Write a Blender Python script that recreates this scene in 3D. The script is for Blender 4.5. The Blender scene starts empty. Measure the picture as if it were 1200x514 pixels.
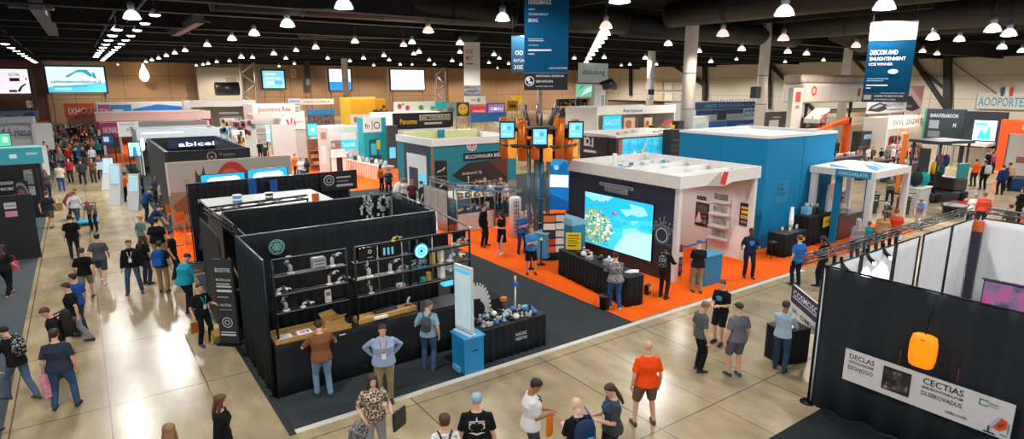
import bpy,math,random
from mathutils import Vector,Matrix,Quaternion
SC = bpy.context.scene
COL = SC.collection
PI = math.pi
BENCH = bpy.data.scenes.new('bench')  # empty second scene where glyphs and remeshed surfaces are evaluated
def bench_graph():
    vl = BENCH.view_layers[0]; vl.update(); return vl.depsgraph

# ---------------------------------------------------------------- camera (photo treated as 1200 x 514)
FPX = 707.0
CAM_H = 6.5
PITCH = math.atan(157 / FPX)
YAW = math.atan(514 / (FPX / math.cos(PITCH)))
CP = Vector((0,0,CAM_H))
FW = Vector((math.sin(YAW) * math.cos(PITCH),math.cos(YAW) * math.cos(PITCH),-math.sin(PITCH)))
RT = Vector((math.cos(YAW),-math.sin(YAW),0))
UP = RT.cross(FW)

def ray(px,py):
    return FW * FPX + RT * (px - 600) + UP * (257 - py)

def G(px,py,z=0.0):
    """world point at height z seen at photo pixel px,py"""
    d = ray(px,py)
    return CP + d * ((z - CAM_H) / d.z)

def OY(px,py,y):
    d = ray(px,py)
    return CP + d * (y / d.y)

def OX(px,py,x):
    d = ray(px,py)
    return CP + d * (x / d.x)

def Zat(x,y,py):
    lo,hi = -5.0,40.0
    for _ in range(40):
        m = (lo + hi) / 2
        v = Vector((x,y,m)) - CP
        if 257 - FPX * v.dot(UP) / v.dot(FW) > py: lo = m
        else: hi = m
    return m

# ---------------------------------------------------------------- materials
def lin(h):
    if isinstance(h,str):
        h = h.lstrip('#')
        c = [int(h[i:i + 2],16) / 255 for i in (0,2,4)]
    else:
        c = h
    return tuple((x / 12.92 if x <= .04045 else ((x + .055) / 1.055) ** 2.4) for x in c)

MATS = {}
def M(col,rough=.6,metal=0.0,emit=0.0,kind='plain',scale=8.0,var=.10,spec=.5,bump=0.0):
    key = (col,rough,metal,emit,kind,scale,var,spec,bump)
    if key in MATS: return MATS[key]
    m = bpy.data.materials.new('%s_%s' % (kind,col))
    m.use_nodes = True
    nt = m.node_tree; N = nt.nodes; L = nt.links
    b = N['Principled BSDF']
    c = lin(col)
    b.inputs['Roughness'].default_value = rough
    b.inputs['Metallic'].default_value = metal
    b.inputs['Specular IOR Level'].default_value = spec
    tc = N.new('ShaderNodeTexCoord')
    nz = N.new('ShaderNodeTexNoise')
    nz.inputs['Scale'].default_value = scale
    nz.inputs['Detail'].default_value = 3
    L.new(tc.outputs['Object'],nz.inputs['Vector'])
    mix = N.new('ShaderNodeMix'); mix.data_type = 'RGBA'
    mix.inputs['A'].default_value = tuple(max(0,x * (1 - var)) for x in c) + (1,)
    mix.inputs['B'].default_value = tuple(min(1,x * (1 + var)) for x in c) + (1,)
    L.new(nz.outputs['Fac'],mix.inputs['Factor'])
    L.new(mix.outputs['Result'],b.inputs['Base Color'])
    if emit:
        L.new(mix.outputs['Result'],b.inputs['Emission Color'])
        b.inputs['Emission Strength'].default_value = emit
    if bump:
        bp = N.new('ShaderNodeBump'); bp.inputs['Strength'].default_value = bump
        bp.inputs['Distance'].default_value = .02
        n2 = N.new('ShaderNodeTexNoise'); n2.inputs['Scale'].default_value = scale * 6
        L.new(tc.outputs['Object'],n2.inputs['Vector'])
        L.new(n2.outputs['Fac'],bp.inputs['Height'])
        L.new(bp.outputs['Normal'],b.inputs['Normal'])
    MATS[key] = m
    return m

def FAB(col,**k): return M(col,rough=.9,kind='fabric',scale=14,var=.14,spec=.2,**k)
def PLA(col,**k): return M(col,rough=k.pop('rough',.4),kind='plastic',scale=5,var=.05,**k)
def MET(col='#8b8f94',rough=.32): return M(col,rough=rough,metal=.85,kind='metal',scale=20,var=.08)
def GLOW(col,e=1.0): return M(col,rough=.3,emit=e,kind='screen',scale=2,var=.06)

def ramp_mat(key,stops,tex='NOISE',scale=3.0,emit=0.0,rough=.5,detail=3,interp='CONSTANT',stretch=(1,1,1)):
    """procedural multi-colour material (pictures on screens, prints, patterned cloth)"""
    if key in MATS: return MATS[key]
    m = bpy.data.materials.new(key); m.use_nodes = True
    nt = m.node_tree; N = nt.nodes; L = nt.links; b = N['Principled BSDF']
    b.inputs['Roughness'].default_value = rough
    tc = N.new('ShaderNodeTexCoord'); mp = N.new('ShaderNodeMapping')
    mp.inputs['Scale'].default_value = stretch
    L.new(tc.outputs['Object'],mp.inputs['Vector'])
    if tex == 'NOISE':
        t = N.new('ShaderNodeTexNoise'); t.inputs['Detail'].default_value = detail; out = 'Fac'
    elif tex == 'VORONOI':
        t = N.new('ShaderNodeTexVoronoi'); out = 'Color'
    elif tex == 'CELL':
        t = N.new('ShaderNodeTexVoronoi'); out = 'Distance'
    else:
        t = N.new('ShaderNodeTexWave'); out = 'Fac'; t.inputs['Distortion'].default_value = 6
    t.inputs['Scale'].default_value = scale
    L.new(mp.outputs['Vector'],t.inputs['Vector'])
    r = N.new('ShaderNodeValToRGB'); r.color_ramp.interpolation = interp
    e = r.color_ramp.elements
    while len(e) < len(stops): e.new(1.0)
    for i,(p,c) in enumerate(stops):
        e[i].position = p; e[i].color = lin(c) + (1,)
    L.new(t.outputs[out],r.inputs['Fac'])
    L.new(r.outputs['Color'],b.inputs['Base Color'])
    if emit:
        L.new(r.outputs['Color'],b.inputs['Emission Color'])
        b.inputs['Emission Strength'].default_value = emit
    MATS[key] = m
    return m

# ---------------------------------------------------------------- mesh building
class MB:
    def __init__(s): s.v = []; s.f = []; s.m = []; s.s = []; s.mats = []
    def mi(s,mat):
        if mat is None: return 0
        if mat not in s.mats: s.mats.append(mat)
        return s.mats.index(mat)
    def add(s,vs,fs,mat=None,smooth=False,T=None):
        b = len(s.v); i = s.mi(mat)
        s.v.extend([tuple(T @ Vector(p)) for p in vs] if T is not None else [tuple(p) for p in vs])
        for f in fs:
            s.f.append(tuple(b + k for k in f)); s.m.append(i); s.s.append(smooth)
        return s
    def box(s,c,d,mat=None,rz=0,T=None,b=0.0):
        x,y,z = d[0] / 2,d[1] / 2,d[2] / 2
        R = Matrix.Translation(c) @ Matrix.Rotation(rz,4,'Z')
        if T is not None: R = R @ T
        if b <= 0:
            v = [(-x,-y,-z),(x,-y,-z),(x,y,-z),(-x,y,-z),(-x,-y,z),(x,-y,z),(x,y,z),(-x,y,z)]
            f = [(0,3,2,1),(4,5,6,7),(0,1,5,4),(1,2,6,5),(2,3,7,6),(3,0,4,7)]
            return s.add(v,f,mat,False,R)
        b = min(b,x * .9,y * .9,z * .9)
        rings = []
        for zz,k in ((-z,b),(-z + b,0),(z - b,0),(z,b)):
            X,Y = x - k,y - k
            rings.append([(-X + b * (k == 0),-Y,zz),(X - b * (k == 0),-Y,zz),(X,-Y + b * (k == 0),zz),(X,Y - b * (k == 0),zz),
                          (X - b * (k == 0),Y,zz),(-X + b * (k == 0),Y,zz),(-X,Y - b * (k == 0),zz),(-X,-Y + b * (k == 0),zz)])
        return s.loft(rings,mat,smooth=False,T=R)
    def bx(s,x0,x1,y0,y1,z0,z1,mat=None,b=0.0):
        return s.box(((x0 + x1) / 2,(y0 + y1) / 2,(z0 + z1) / 2),(abs(x1 - x0),abs(y1 - y0),abs(z1 - z0)),mat,b=b)
    def loft(s,rings,mat=None,smooth=True,caps=True,T=None):
        n = len(rings[0]); vs = [p for r in rings for p in r]; fs = []
        for k in range(len(rings) - 1):
            for i in range(n):
                j = (i + 1) % n
                fs.append((k * n + i,k * n + j,(k + 1) * n + j,(k + 1) * n + i))
        if caps:
            fs.append(tuple(range(n - 1,-1,-1)))
            fs.append(tuple((len(rings) - 1) * n + i for i in range(n)))
        return s.add(vs,fs,mat,smooth,T)
    def tube(s,pts,r,mat=None,seg=8,smooth=True,T=None,flat=None):
        """tube along a polyline; r one radius or one per point; flat squashes along a reference axis"""
        P = [Vector(p) for p in pts]
        rs = r if isinstance(r,(list,tuple)) else [r] * len(P)
        rings = []; ref = None
        for i,p in enumerate(P):
            a = P[max(0,i - 1)]; b = P[min(len(P) - 1,i + 1)]
            d = (b - a)
            d = d.normalized() if d.length > 1e-9 else Vector((0,0,1))
            if ref is None:
                ref = Vector((1,0,0)) if abs(d.x) < .8 else Vector((0,1,0))
            u = (ref - d * ref.dot(d)).normalized(); w = d.cross(u); ref = u
            rings.append([p + (u * math.cos(t) + w * math.sin(t)) * rs[i] for t in [2 * PI * k / seg + PI / seg for k in range(seg)]])
        return s.loft(rings,mat,smooth,True,T)
    def bar(s,a,b,w,mat=None): return s.tube([a,b],w * .7071,mat,seg=4,smooth=False)
    def lathe(s,prof,mat=None,seg=16,c=(0,0,0),T=None,smooth=True,caps=True):
        rings = [[(c[0] + max(r,1e-4) * math.cos(2 * PI * k / seg),c[1] + max(r,1e-4) * math.sin(2 * PI * k / seg),c[2] + z) for k in range(seg)] for r,z in prof]
        return s.loft(rings,mat,smooth,caps,T)
    def ell(s,c,r,mat=None,seg=12,rows=8,T=None):
        rings = []
        for k in range(rows + 1):
            a = -PI / 2 + PI * k / rows
            q = max(math.cos(a),1e-3)
            rings.append([(c[0] + r[0] * q * math.cos(2 * PI * i / seg),c[1] + r[1] * q * math.sin(2 * PI * i / seg),c[2] + r[2] * math.sin(a)) for i in range(seg)])
        return s.loft(rings,mat,True,True,T)
    def prism(s,poly,y0,y1,mat=None,T=None):
        """polygon in x,z extruded along y"""
        n = len(poly)
        return s.loft([[(x,y0,z) for x,z in poly],[(x,y1,z) for x,z in poly]],mat,False,True,T)
    def slab(s,poly,z0,z1,mat=None,T=None):
        return s.loft([[(x,y,z0) for x,y in poly],[(x,y,z1) for x,y in poly]],mat,False,True,T)
    def drape(s,p0,p1,z0,z1,mat=None,depth=.035,pitch=.22,seed=0,th=.012):
        """pleated cloth sheet hanging between two ground points, real thickness"""
        rr = random.Random(seed)
        a = Vector((p0[0],p0[1],0)); b = Vector((p1[0],p1[1],0)); L = (b - a).length
        d = (b - a) / L; nrm = Vector((-d.y,d.x,0))
        n = max(6,int(L / pitch * 8)); zs = [0,.35,.7,.93,1.0]
        ph = rr.random() * 6
        front = []; back = []
        for k,q in enumerate(zs):
            row = []; rb = []
            for i in range(n + 1):
                t = L * i / n
                w = math.sin(2 * PI * t / pitch + ph + .8 * math.sin(t * 1.7 + ph)) * .7 + math.sin(2 * PI * t / (pitch * 2.7) + ph * 2) * .5
                off = depth * w * (1.0 - .75 * (q > .96)) * (1.15 - .3 * q)
                o = a + d * t + nrm * off
                row.append((o.x,o.y,z0 + (z1 - z0) * q)); o2 = o + nrm * th
                rb.append((o2.x,o2.y,z0 + (z1 - z0) * q))
            front.append(row); back.append(rb)
        m = n + 1; K = len(zs); vs = [p for r in front for p in r] + [p for r in back for p in r]; B = m * K; fs = []
        for k in range(K - 1):
            for i in range(n):
                fs.append((k * m + i,k * m + i + 1,(k + 1) * m + i + 1,(k + 1) * m + i))
                fs.append((B + k * m + i,B + (k + 1) * m + i,B + (k + 1) * m + i + 1,B + k * m + i + 1))
        for i in range(n):
            fs.append((i,B + i,B + i + 1,i + 1)); t = (K - 1) * m
            fs.append((t + i,t + i + 1,B + t + i + 1,B + t + i))
        for k in range(K - 1):
            fs.append((k * m,(k + 1) * m,B + (k + 1) * m,B + k * m))
            e = n
            fs.append((k * m + e,B + k * m + e,B + (k + 1) * m + e,(k + 1) * m + e))
        return s.add(vs,fs,mat,True)
    def truss(s,a,b,w,mat=None,r=.02,bay=None,tri=False):
        """lattice truss between two points: chords and diagonals"""
        A = Vector(a); B = Vector(b); d = (B - A); L = d.length; d.normalize()
        ref = Vector((0,0,1)) if abs(d.z) < .8 else Vector((1,0,0))
        u = (ref - d * ref.dot(d)).normalized(); v = d.cross(u)
        cs = [(u + v) * w / 2,(u - v) * w / 2,(-u - v) * w / 2,(-u + v) * w / 2]
        if tri: cs = [u * w / 2,(-u * .6 + v) * w / 2,(-u * .6 - v) * w / 2]
        for c in cs: s.tube([A + c,B + c],r,mat,6)
        n = max(2,int(L / (bay or w * 1.1)))
        for i in range(n):
            for k in range(len(cs)):
                c0,c1 = cs[k],cs[(k + 1) % len(cs)]
                if i % 2: c0,c1 = c1,c0
                s.tube([A + d * L * i / n + c0,A + d * L * (i + 1) / n + c1],r * .6,mat,5)
        return s
    def mesh(s,name):
        me = bpy.data.meshes.new(name)
        me.from_pydata(s.v,[],s.f); me.update()
        for m in s.mats: me.materials.append(m)
        me.polygons.foreach_set('material_index',s.m)
        me.polygons.foreach_set('use_smooth',s.s)
        return me
    def build(s,name,parent=None,mat=None,label=None):
        me = s.mesh(name)
        if mat is not None and not s.mats: me.materials.append(mat)
        o = bpy.data.objects.new(name,me); COL.objects.link(o)
        if parent is not None: o.parent = parent
        if label: o['label'] = label
        return o

def tag(o,label=None,cat=None,group=None,kind=None):
    if label: o['label'] = label
    if cat: o['category'] = cat
    if group: o['group'] = group
    if kind: o['kind'] = kind
    return o

def thing(name,label,cat,loc=(0,0,0),rz=0.0,group=None):
    o = bpy.data.objects.new(name,None); COL.objects.link(o)
    o.location = loc; o.rotation_euler = (0,0,rz); o.empty_display_size = .2
    return tag(o,label,cat,group)

def struct(name,mb,mat=None,cat='wall',label=None):
    o = mb.build(name,None,mat); o['kind'] = 'structure'; o['category'] = cat
    if label: o['label'] = label
    return o

def dup(root,loc,rz=0.0,label=None,group=None):
    r = root.copy(); COL.objects.link(r); r.location = loc; r.rotation_euler = (0,0,rz)
    if label: r['label'] = label
    if group: r['group'] = group
    for ch in list(root.children):
        c = ch.copy(); COL.objects.link(c); c.parent = r
        for g in ch.children:
            d = g.copy(); COL.objects.link(d); d.parent = c
    return r

# ---------------------------------------------------------------- lettering
TXT = {}
def text_geo(t):
    if t in TXT: return TXT[t]
    cu = bpy.data.curves.new('glyph','FONT'); cu.body = t; cu.size = 1.0
    cu.align_x = 'LEFT'; cu.resolution_u = 2; cu.offset = .012
    o = bpy.data.objects.new('glyph',cu); BENCH.collection.objects.link(o)
    dg = bench_graph()
    me = bpy.data.meshes.new_from_object(o.evaluated_get(dg))
    v = [tuple(p.co) for p in me.vertices]; f = [tuple(p.vertices) for p in me.polygons]
    bpy.data.objects.remove(o); bpy.data.curves.remove(cu); bpy.data.meshes.remove(me)
    w = max([p[0] for p in v] or [1]); TXT[t] = (v,f,w)
    return TXT[t]

def items_mesh(mb,items,y):
    """flat print on a panel face at local y (front is -y): 't' text, 'r' rect, 'c' disc, 'o' ring, 'p' polygon"""
    for k,it in enumerate(items):
        yy = y - .004 - .0015 * k
        q = it[0]; mat = it[-1]
        if isinstance(mat,str): mat = M(mat,rough=.5,kind='print',var=.03)
        if q == 't':  # ('t', text, x, z, height, width or None, mat)
            v,f,w = text_geo(it[1]); h = it[4] / .72; sx = (it[5] / w) if it[5] else h
            mb.add([(it[2] + p[0] * sx,yy,it[3] + p[1] * h) for p in v],f,mat)
        elif q == 'r':
            x,z,w,h = it[1:5]
            mb.add([(x,yy,z),(x + w,yy,z),(x + w,yy,z + h),(x,yy,z + h)],[(0,1,2,3)],mat)
        elif q == 'c':
            x,z,rx,rz_ = it[1:5]
            mb.add([(x + rx * math.cos(2 * PI * i / 20),yy,z + rz_ * math.sin(2 * PI * i / 20)) for i in range(20)],[tuple(range(20))],mat)
        elif q == 'o':
            x,z,r0,r1 = it[1:5]; n = 20
            mb.add([(x + r * math.cos(2 * PI * i / n),yy,z + r * math.sin(2 * PI * i / n)) for r in (r0,r1) for i in range(n)],
                   [(i,(i + 1) % n,n + (i + 1) % n,n + i) for i in range(n)],mat)
        elif q == 'p':
            mb.add([(a,yy,b) for a,b in it[1]],[tuple(range(len(it[1])))],mat)

def prints(parent,items,y=0.0,name='graphic_print'):
    mb = MB(); items_mesh(mb,items,y)
    return mb.build(name,parent)

def face(hd):
    """rotation that turns a panel's front (-y) to compass heading hd (0 = +y, 90 = +x)"""
    return PI - math.radians(hd)

def panel(name,label,cat,loc,hd,w,h,mat,items=(),th=.03,frame=None,group=None,feet=False,fw=.03,pname='panel'):
    """flat sign, banner or screen; loc is the middle of its lower edge"""
    t = thing(name,label,cat,loc,face(hd),group)
    p = MB().bx(-w / 2,w / 2,0,th,0,h,mat).build(pname,t)
    if items: prints(p,[shift(i,-w / 2) for i in items])
    if frame is not None:
        f = MB()
        f.bx(-w / 2 - fw,-w / 2,-.015,th + .01,-fw,h + fw,frame).bx(w / 2,w / 2 + fw,-.015,th + .01,-fw,h + fw,frame)
        f.bx(-w / 2,w / 2,-.015,th + .01,-fw,0,frame).bx(-w / 2,w / 2,-.015,th + .01,h,h + fw,frame)
        f.build('frame',t)
    if feet:
        for sx in (-1,1):
            MB().bx(sx * w * .38 - .03,sx * w * .38 + .03,-.2,.2 + th,0,.03,MET('#333333')).build('foot',t)
    return t

def shift(it,dx):
    it = list(it)
    if it[0] == 't': it[2] += dx
    elif it[0] == 'p': it[1] = [(a + dx,b) for a,b in it[1]]
    else: it[1] += dx
    return tuple(it)
# ================================================================= the hall
XR,YB = 129.0,134.0
def floor_mat():
    m = bpy.data.materials.new('polished_concrete'); m.use_nodes = True
    nt = m.node_tree; N = nt.nodes; L = nt.links; b = N['Principled BSDF']
    tc = N.new('ShaderNodeTexCoord')
    def noise(s,d=4,st=(1,1,1)):
        mp = N.new('ShaderNodeMapping'); mp.inputs['Scale'].default_value = st
        L.new(tc.outputs['Object'],mp.inputs['Vector'])
        n = N.new('ShaderNodeTexNoise'); n.inputs['Scale'].default_value = s; n.inputs['Detail'].default_value = d
        L.new(mp.outputs['Vector'],n.inputs['Vector']); return n
    a = noise(.35,6); c = noise(2.2,5,(1,.35,1)); e = noise(14,4)
    r = N.new('ShaderNodeValToRGB'); el = r.color_ramp.elements
    el[0].position = .30; el[0].color = lin('86785f') + (1,)
    el[1].position = .72; el[1].color = lin('c6b493') + (1,)
    x = el.new(.5); x.color = lin('a69473') + (1,)
    mx = N.new('ShaderNodeMath'); mx.operation = 'MULTIPLY_ADD'; mx.inputs[1].default_value = .55
    L.new(c.outputs['Fac'],mx.inputs[0])
    m2 = N.new('ShaderNodeMath'); m2.operation = 'MULTIPLY'; m2.inputs[1].default_value = .45
    L.new(a.outputs['Fac'],m2.inputs[0]); L.new(m2.outputs[0],mx.inputs[2])
    L.new(mx.outputs[0],r.inputs['Fac'])
    sep = N.new('ShaderNodeSeparateXYZ'); L.new(tc.outputs['Object'],sep.inputs[0])
    def joint(sock,pitch,off,w):
        s = N.new('ShaderNodeMath'); s.operation = 'SUBTRACT'; s.inputs[1].default_value = off - w / 2
        L.new(sock,s.inputs[0])
        q = N.new('ShaderNodeMath'); q.operation = 'FLOORED_MODULO'; q.inputs[1].default_value = pitch
        L.new(s.outputs[0],q.inputs[0])
        g = N.new('ShaderNodeMath'); g.operation = 'LESS_THAN'; g.inputs[1].default_value = w
        L.new(q.outputs[0],g.inputs[0]); return g.outputs[0]
    j1 = joint(sep.outputs['X'],3.43,1.60,.028); j2 = joint(sep.outputs['Y'],3.6,6.92,.028)
    j3 = joint(sep.outputs['X'],10.3,-.22,.02)
    ad = N.new('ShaderNodeMath'); ad.operation = 'MAXIMUM'; L.new(j1,ad.inputs[0]); L.new(j2,ad.inputs[1])
    ae = N.new('ShaderNodeMath'); ae.operation = 'MAXIMUM'; L.new(ad.outputs[0],ae.inputs[0]); L.new(j3,ae.inputs[1])
    sc = N.new('ShaderNodeMath'); sc.operation = 'MULTIPLY'; sc.inputs[1].default_value = .8; L.new(ae.outputs[0],sc.inputs[0])
    mix = N.new('ShaderNodeMix'); mix.data_type = 'RGBA'; mix.inputs['B'].default_value = lin('3a332b') + (1,)
    L.new(r.outputs['Color'],mix.inputs['A']); L.new(sc.outputs[0],mix.inputs['Factor'])
    L.new(mix.outputs['Result'],b.inputs['Base Color'])
    rr = N.new('ShaderNodeMapRange'); rr.inputs['To Min'].default_value = .13; rr.inputs['To Max'].default_value = .34
    L.new(e.outputs['Fac'],rr.inputs['Value']); L.new(rr.outputs['Result'],b.inputs['Roughness'])
    b.inputs['Specular IOR Level'].default_value = .36
    bp = N.new('ShaderNodeBump'); bp.inputs['Strength'].default_value = .05; bp.inputs['Distance'].default_value = .02
    L.new(c.outputs['Fac'],bp.inputs['Height']); L.new(bp.outputs['Normal'],b.inputs['Normal'])
    return m
struct('floor',MB().bx(-35,XR,-12,YB,-.2,0,floor_mat()),cat='floor')

def wall_mat(key,c1,c2,pitch,axis):
    m = bpy.data.materials.new(key); m.use_nodes = True
    nt = m.node_tree; N = nt.nodes; L = nt.links; b = N['Principled BSDF']; b.inputs['Roughness'].default_value = .75
    tc = N.new('ShaderNodeTexCoord'); sep = N.new('ShaderNodeSeparateXYZ'); L.new(tc.outputs['Object'],sep.inputs[0])
    n = N.new('ShaderNodeTexNoise'); n.inputs['Scale'].default_value = .12; n.inputs['Detail'].default_value = 4; L.new(tc.outputs['Object'],n.inputs['Vector'])
    mix = N.new('ShaderNodeMix'); mix.data_type = 'RGBA'; mix.inputs['A'].default_value = lin(c1) + (1,); mix.inputs['B'].default_value = lin(c2) + (1,)
    L.new(n.outputs['Fac'],mix.inputs['Factor'])
    prev = mix.outputs['Result']
    for ax,p,w in ((axis,pitch,.12),('Z',4.1,.10)):
        q = N.new('ShaderNodeMath'); q.operation = 'FLOORED_MODULO'; q.inputs[1].default_value = p; L.new(sep.outputs[ax],q.inputs[0])
        g = N.new('ShaderNodeMath'); g.operation = 'LESS_THAN'; g.inputs[1].default_value = w; L.new(q.outputs[0],g.inputs[0])
        mm = N.new('ShaderNodeMix'); mm.data_type = 'RGBA'; mm.inputs['B'].default_value = tuple(x * .45 for x in lin(c1)) + (1,)
        s = N.new('ShaderNodeMath'); s.operation = 'MULTIPLY'; s.inputs[1].default_value = .7; L.new(g.outputs[0],s.inputs[0])
        L.new(prev,mm.inputs['A']); L.new(s.outputs[0],mm.inputs['Factor']); prev = mm.outputs['Result']
    L.new(prev,b.inputs['Base Color'])
    return m
TAN = wall_mat('tan_wall_panels','8a7056','a58868',7.5,'X')
struct('wall_back',MB().bx(-35,XR,YB,YB + .4,0,13,TAN),cat='wall')
struct('wall_right',MB().bx(XR,XR + .4,-12,YB,0,13,wall_mat('cream_wall_panels','cfc4b2','e2d9c9',16,'Y')),cat='wall')
DARK = M('080a0d',rough=.7,kind='painted_steel',scale=.6,var=.25)
DUCT = M('2a2a2b',rough=.55,metal=.15,kind='sheet_metal',scale=.8,var=.22)
STEEL = M('2a2320',rough=.6,kind='dark_steel',scale=1.2,var=.2)
struct('ceiling',MB().bx(-35,XR,8,YB,13.0,13.3,M('06080a',rough=.9,kind='ceiling_deck',scale=.5,var=.3)),cat='ceiling')
struct('trim_back',MB().bx(-35,XR,YB - .5,YB,10.7,13,DARK),cat='trim')
struct('trim_right',MB().bx(XR - .5,XR,-12,YB,11.3,13,DARK),cat='trim')
struct('trim_left',MB().bx(-35,-3.9,YB - .25,YB,0,10.7,M('5a3a33',rough=.8,kind='wall_paint',scale=.2,var=.15)),cat='trim')

# roof beams across the hall (along x), each with a pale lower flange
for k,y in enumerate((38,47,56,65,74,84,95,107,120)):
    b = MB(); z = 10.9 + (k % 2) * .25
    b.bx(-30,XR - .6,y - .22,y + .22,z + .1,12.9,DARK).bx(-30,XR - .6,y - .34,y + .34,z,z + .1,M('1b2026',rough=.6,metal=.2,kind='flange',scale=.7,var=.2))
    struct('beam_cross',b,cat='beam')
for k,x in enumerate((-12,9,30,52,74,96)):
    struct('beam_lengthwise',MB().bx(x - .15,x + .15,20,YB - 1,12.0,12.9,DARK),cat='beam')
# cross bridging bars
def duct(label,a,b,r,mat=DUCT,open_end=False):
    A,B = Vector(a),Vector(b); d = B - A; L = d.length; d.normalize()
    t = thing('air_duct',label,'duct',A)
    m = MB(); m.tube([(0,0,0),d * L],r,mat,20).build('pipe',t)
    n = max(1,int(L / 5))
    for i in range(n + 1): MB().tube([d * (L * i / n - .06),d * (L * i / n + .06)],r * 1.045,mat,20).build('collar',t)
    for i in range(n):
        q = d * (L * (i + .5) / n); MB().tube([q + Vector((0,0,r)),q + Vector((0,0,13 - A.z))],.02,STEEL,6).build('hanger',t)
    if open_end:
        e = MB(); e.lathe([(r * .2,0),(r * .5,.05),(r * .5,.12),(r * .85,.12),(r * .9,0)],M('1a1a1b',kind='metal'),20,T=Matrix.Translation(Vector((0,-r,0))) @ Matrix.Rotation(PI / 2,4,'X'))
        e.build('outlet',t)
    return t
duct('long round grey air duct across the hall from upper left toward the centre',(7,39.5,11.6),(27,38.2,11.6),.95)
duct('round grey duct with open outlet just right of the big blue banner',(28.2,36.5,11.2),(35.0,34.5,11.2),.85,open_end=True)
duct('round grey duct crossing behind the tallest white column',(36.8,36.2,11.2),(62,36.5,11.3),.9)
duct('round grey duct ending left of the leaning blue and white banner',(60.5,31.0,11.6),(78,37.0,11.4),1.1)
duct('thick duct running away from camera above the teal box',(40.0,13.0,12.0),(40.0,34.2,12.0),.95)
duct('thick duct running away from camera at the upper right corner',(57.0,12.0,12.0),(57.0,34.0,12.0),1.15)
duct('thin duct near upper right corner above the paired pendant lamps',(66.5,13.0,11.9),(66.5,31.0,11.9),.75)
duct('slim pale duct slanting above the tan back wall screens',(17.5,58,11.3),(33,62,12.1),.6)
duct('slim pale duct slanting right of the hanging white and red banner',(33,55,11.4),(41,60,12.0),.55)
# flat strip duct hanging at upper left
t = thing('ceiling_baffle','pale grey strip slanting down from the ceiling at upper left','baffle',(0,0,0))
MB().bar(G(42,4,11.2),G(62,37,11.0),.7,M('767c84',rough=.5,kind='metal')).build('strip',t)
MB().box(G(36,5,11.3),(2.2,1.2,.5),M('4b4f55',kind='metal')).build('mount',t)
t = thing('ceiling_baffle','grey cross-braced strip hanging left of centre under the beams','baffle',(0,0,0))
MB().bar(G(205,38,11.0),G(234,22,11.2),.6,M('5b6066',rough=.5,kind='metal')).build('strip',t)
q = MB()
q.tube([G(195,35,11.0),G(203,38,11.0)],.05,STEEL).tube([G(218,33,11),G(224,40,11)],.05,STEEL).tube([G(234,22,11.2),G(246,26,11.2)],.06,STEEL); q.build('brace',t)

# white columns
WCOL = M('dedcd8',rough=.55,kind='column_paint',scale=1.5,var=.07)
def column(x,y,r,label,top=11.0):
    m = MB()
    m.lathe([(r,0),(r,top - .5),(r,top),(r * .9,top + 1.6)],WCOL,20,c=(x,y,0))
    for z in (4.6,7.4): m.lathe([(r * 1.02,z),(r * 1.02,z + .1)],M('7d7c7a',kind='column_band'),20,c=(x,y,0))
    struct('column',m,cat='column',label=label)
column(40.6,32.5,.52,'tallest white round column behind the white canopy booth')
column(56.3,36.0,.50,'white round column right of centre with a speaker box')
column(64.7,58.3,.52,'white round column between the tallest column and the grey hanging sign')
column(76.3,37.8,.50,'white column left of the leaning blue banner',10.6)
column(41.3,111.7,.58,'slim white column in front of the far tan wall')
column(92,118,.6,'pale column at the far corner of the hall')
# dark steel frame on the cream wall
for k,(a,b,w) in enumerate([((826,60),(826,118),.95),((1111,50),(1110,130),1.1),((739,72),(739,112),.7),((902,72),(902,128),.5),((1068,66),(1107,124),.7),((777,68),(827,101),.7),
                               ((903,76),(956,131),.6),((1003,71),(1022,92),.5),((991,119),(1016,102),.5),((1082,84),(1106,103),.45),((1115,72),(1168,110),.12),((958,129),(1018,127),.3)]):
    m = MB().bar(OX(a[0],a[1],XR - .6),OX(b[0],b[1],XR - .6),w,STEEL); struct('beam_brace',m,cat='beam')

# ----------------------------------------------------------------- pendant lamps
BELL = M('e8eef2',rough=.25,emit=1.1,kind='lamp_glass',scale=3,var=.05)
LENS = GLOW('ffffff',14.0)
LAMPG = 'bell pendant lamps over the hall'
def make_pendant(label,s=1.0,warm=False):
    t = thing('pendant_lamp',label,'lamp',(0,0,0),0,LAMPG)
    gl = M('ffe0d0',rough=.25,emit=.9,kind='lamp_glass',scale=3,var=.05) if warm else BELL
    sh = MB().lathe([(.30 * s,0),(.285 * s,.05 * s),(.22 * s,.19 * s),(.12 * s,.29 * s),(.09 * s,.30 * s)],gl,14).build('shade',t)
    MB().lathe([(.02 * s,-.03 * s),(.20 * s,-.015 * s),(.27 * s,0.0)],GLOW('ffece2',9.0) if warm else LENS,14).build('bulb',sh)
    MB().lathe([(.07 * s,.30 * s),(.12 * s,.34 * s),(.12 * s,.52 * s),(.05 * s,.58 * s)],M('a9b0b6',rough=.3,metal=.5,kind='metal'),12).build('ballast',t)
    MB().tube([(0,0,.56 * s),(0,0,2.6)],.022,STEEL,6).build('rod',t)
    return t
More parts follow.
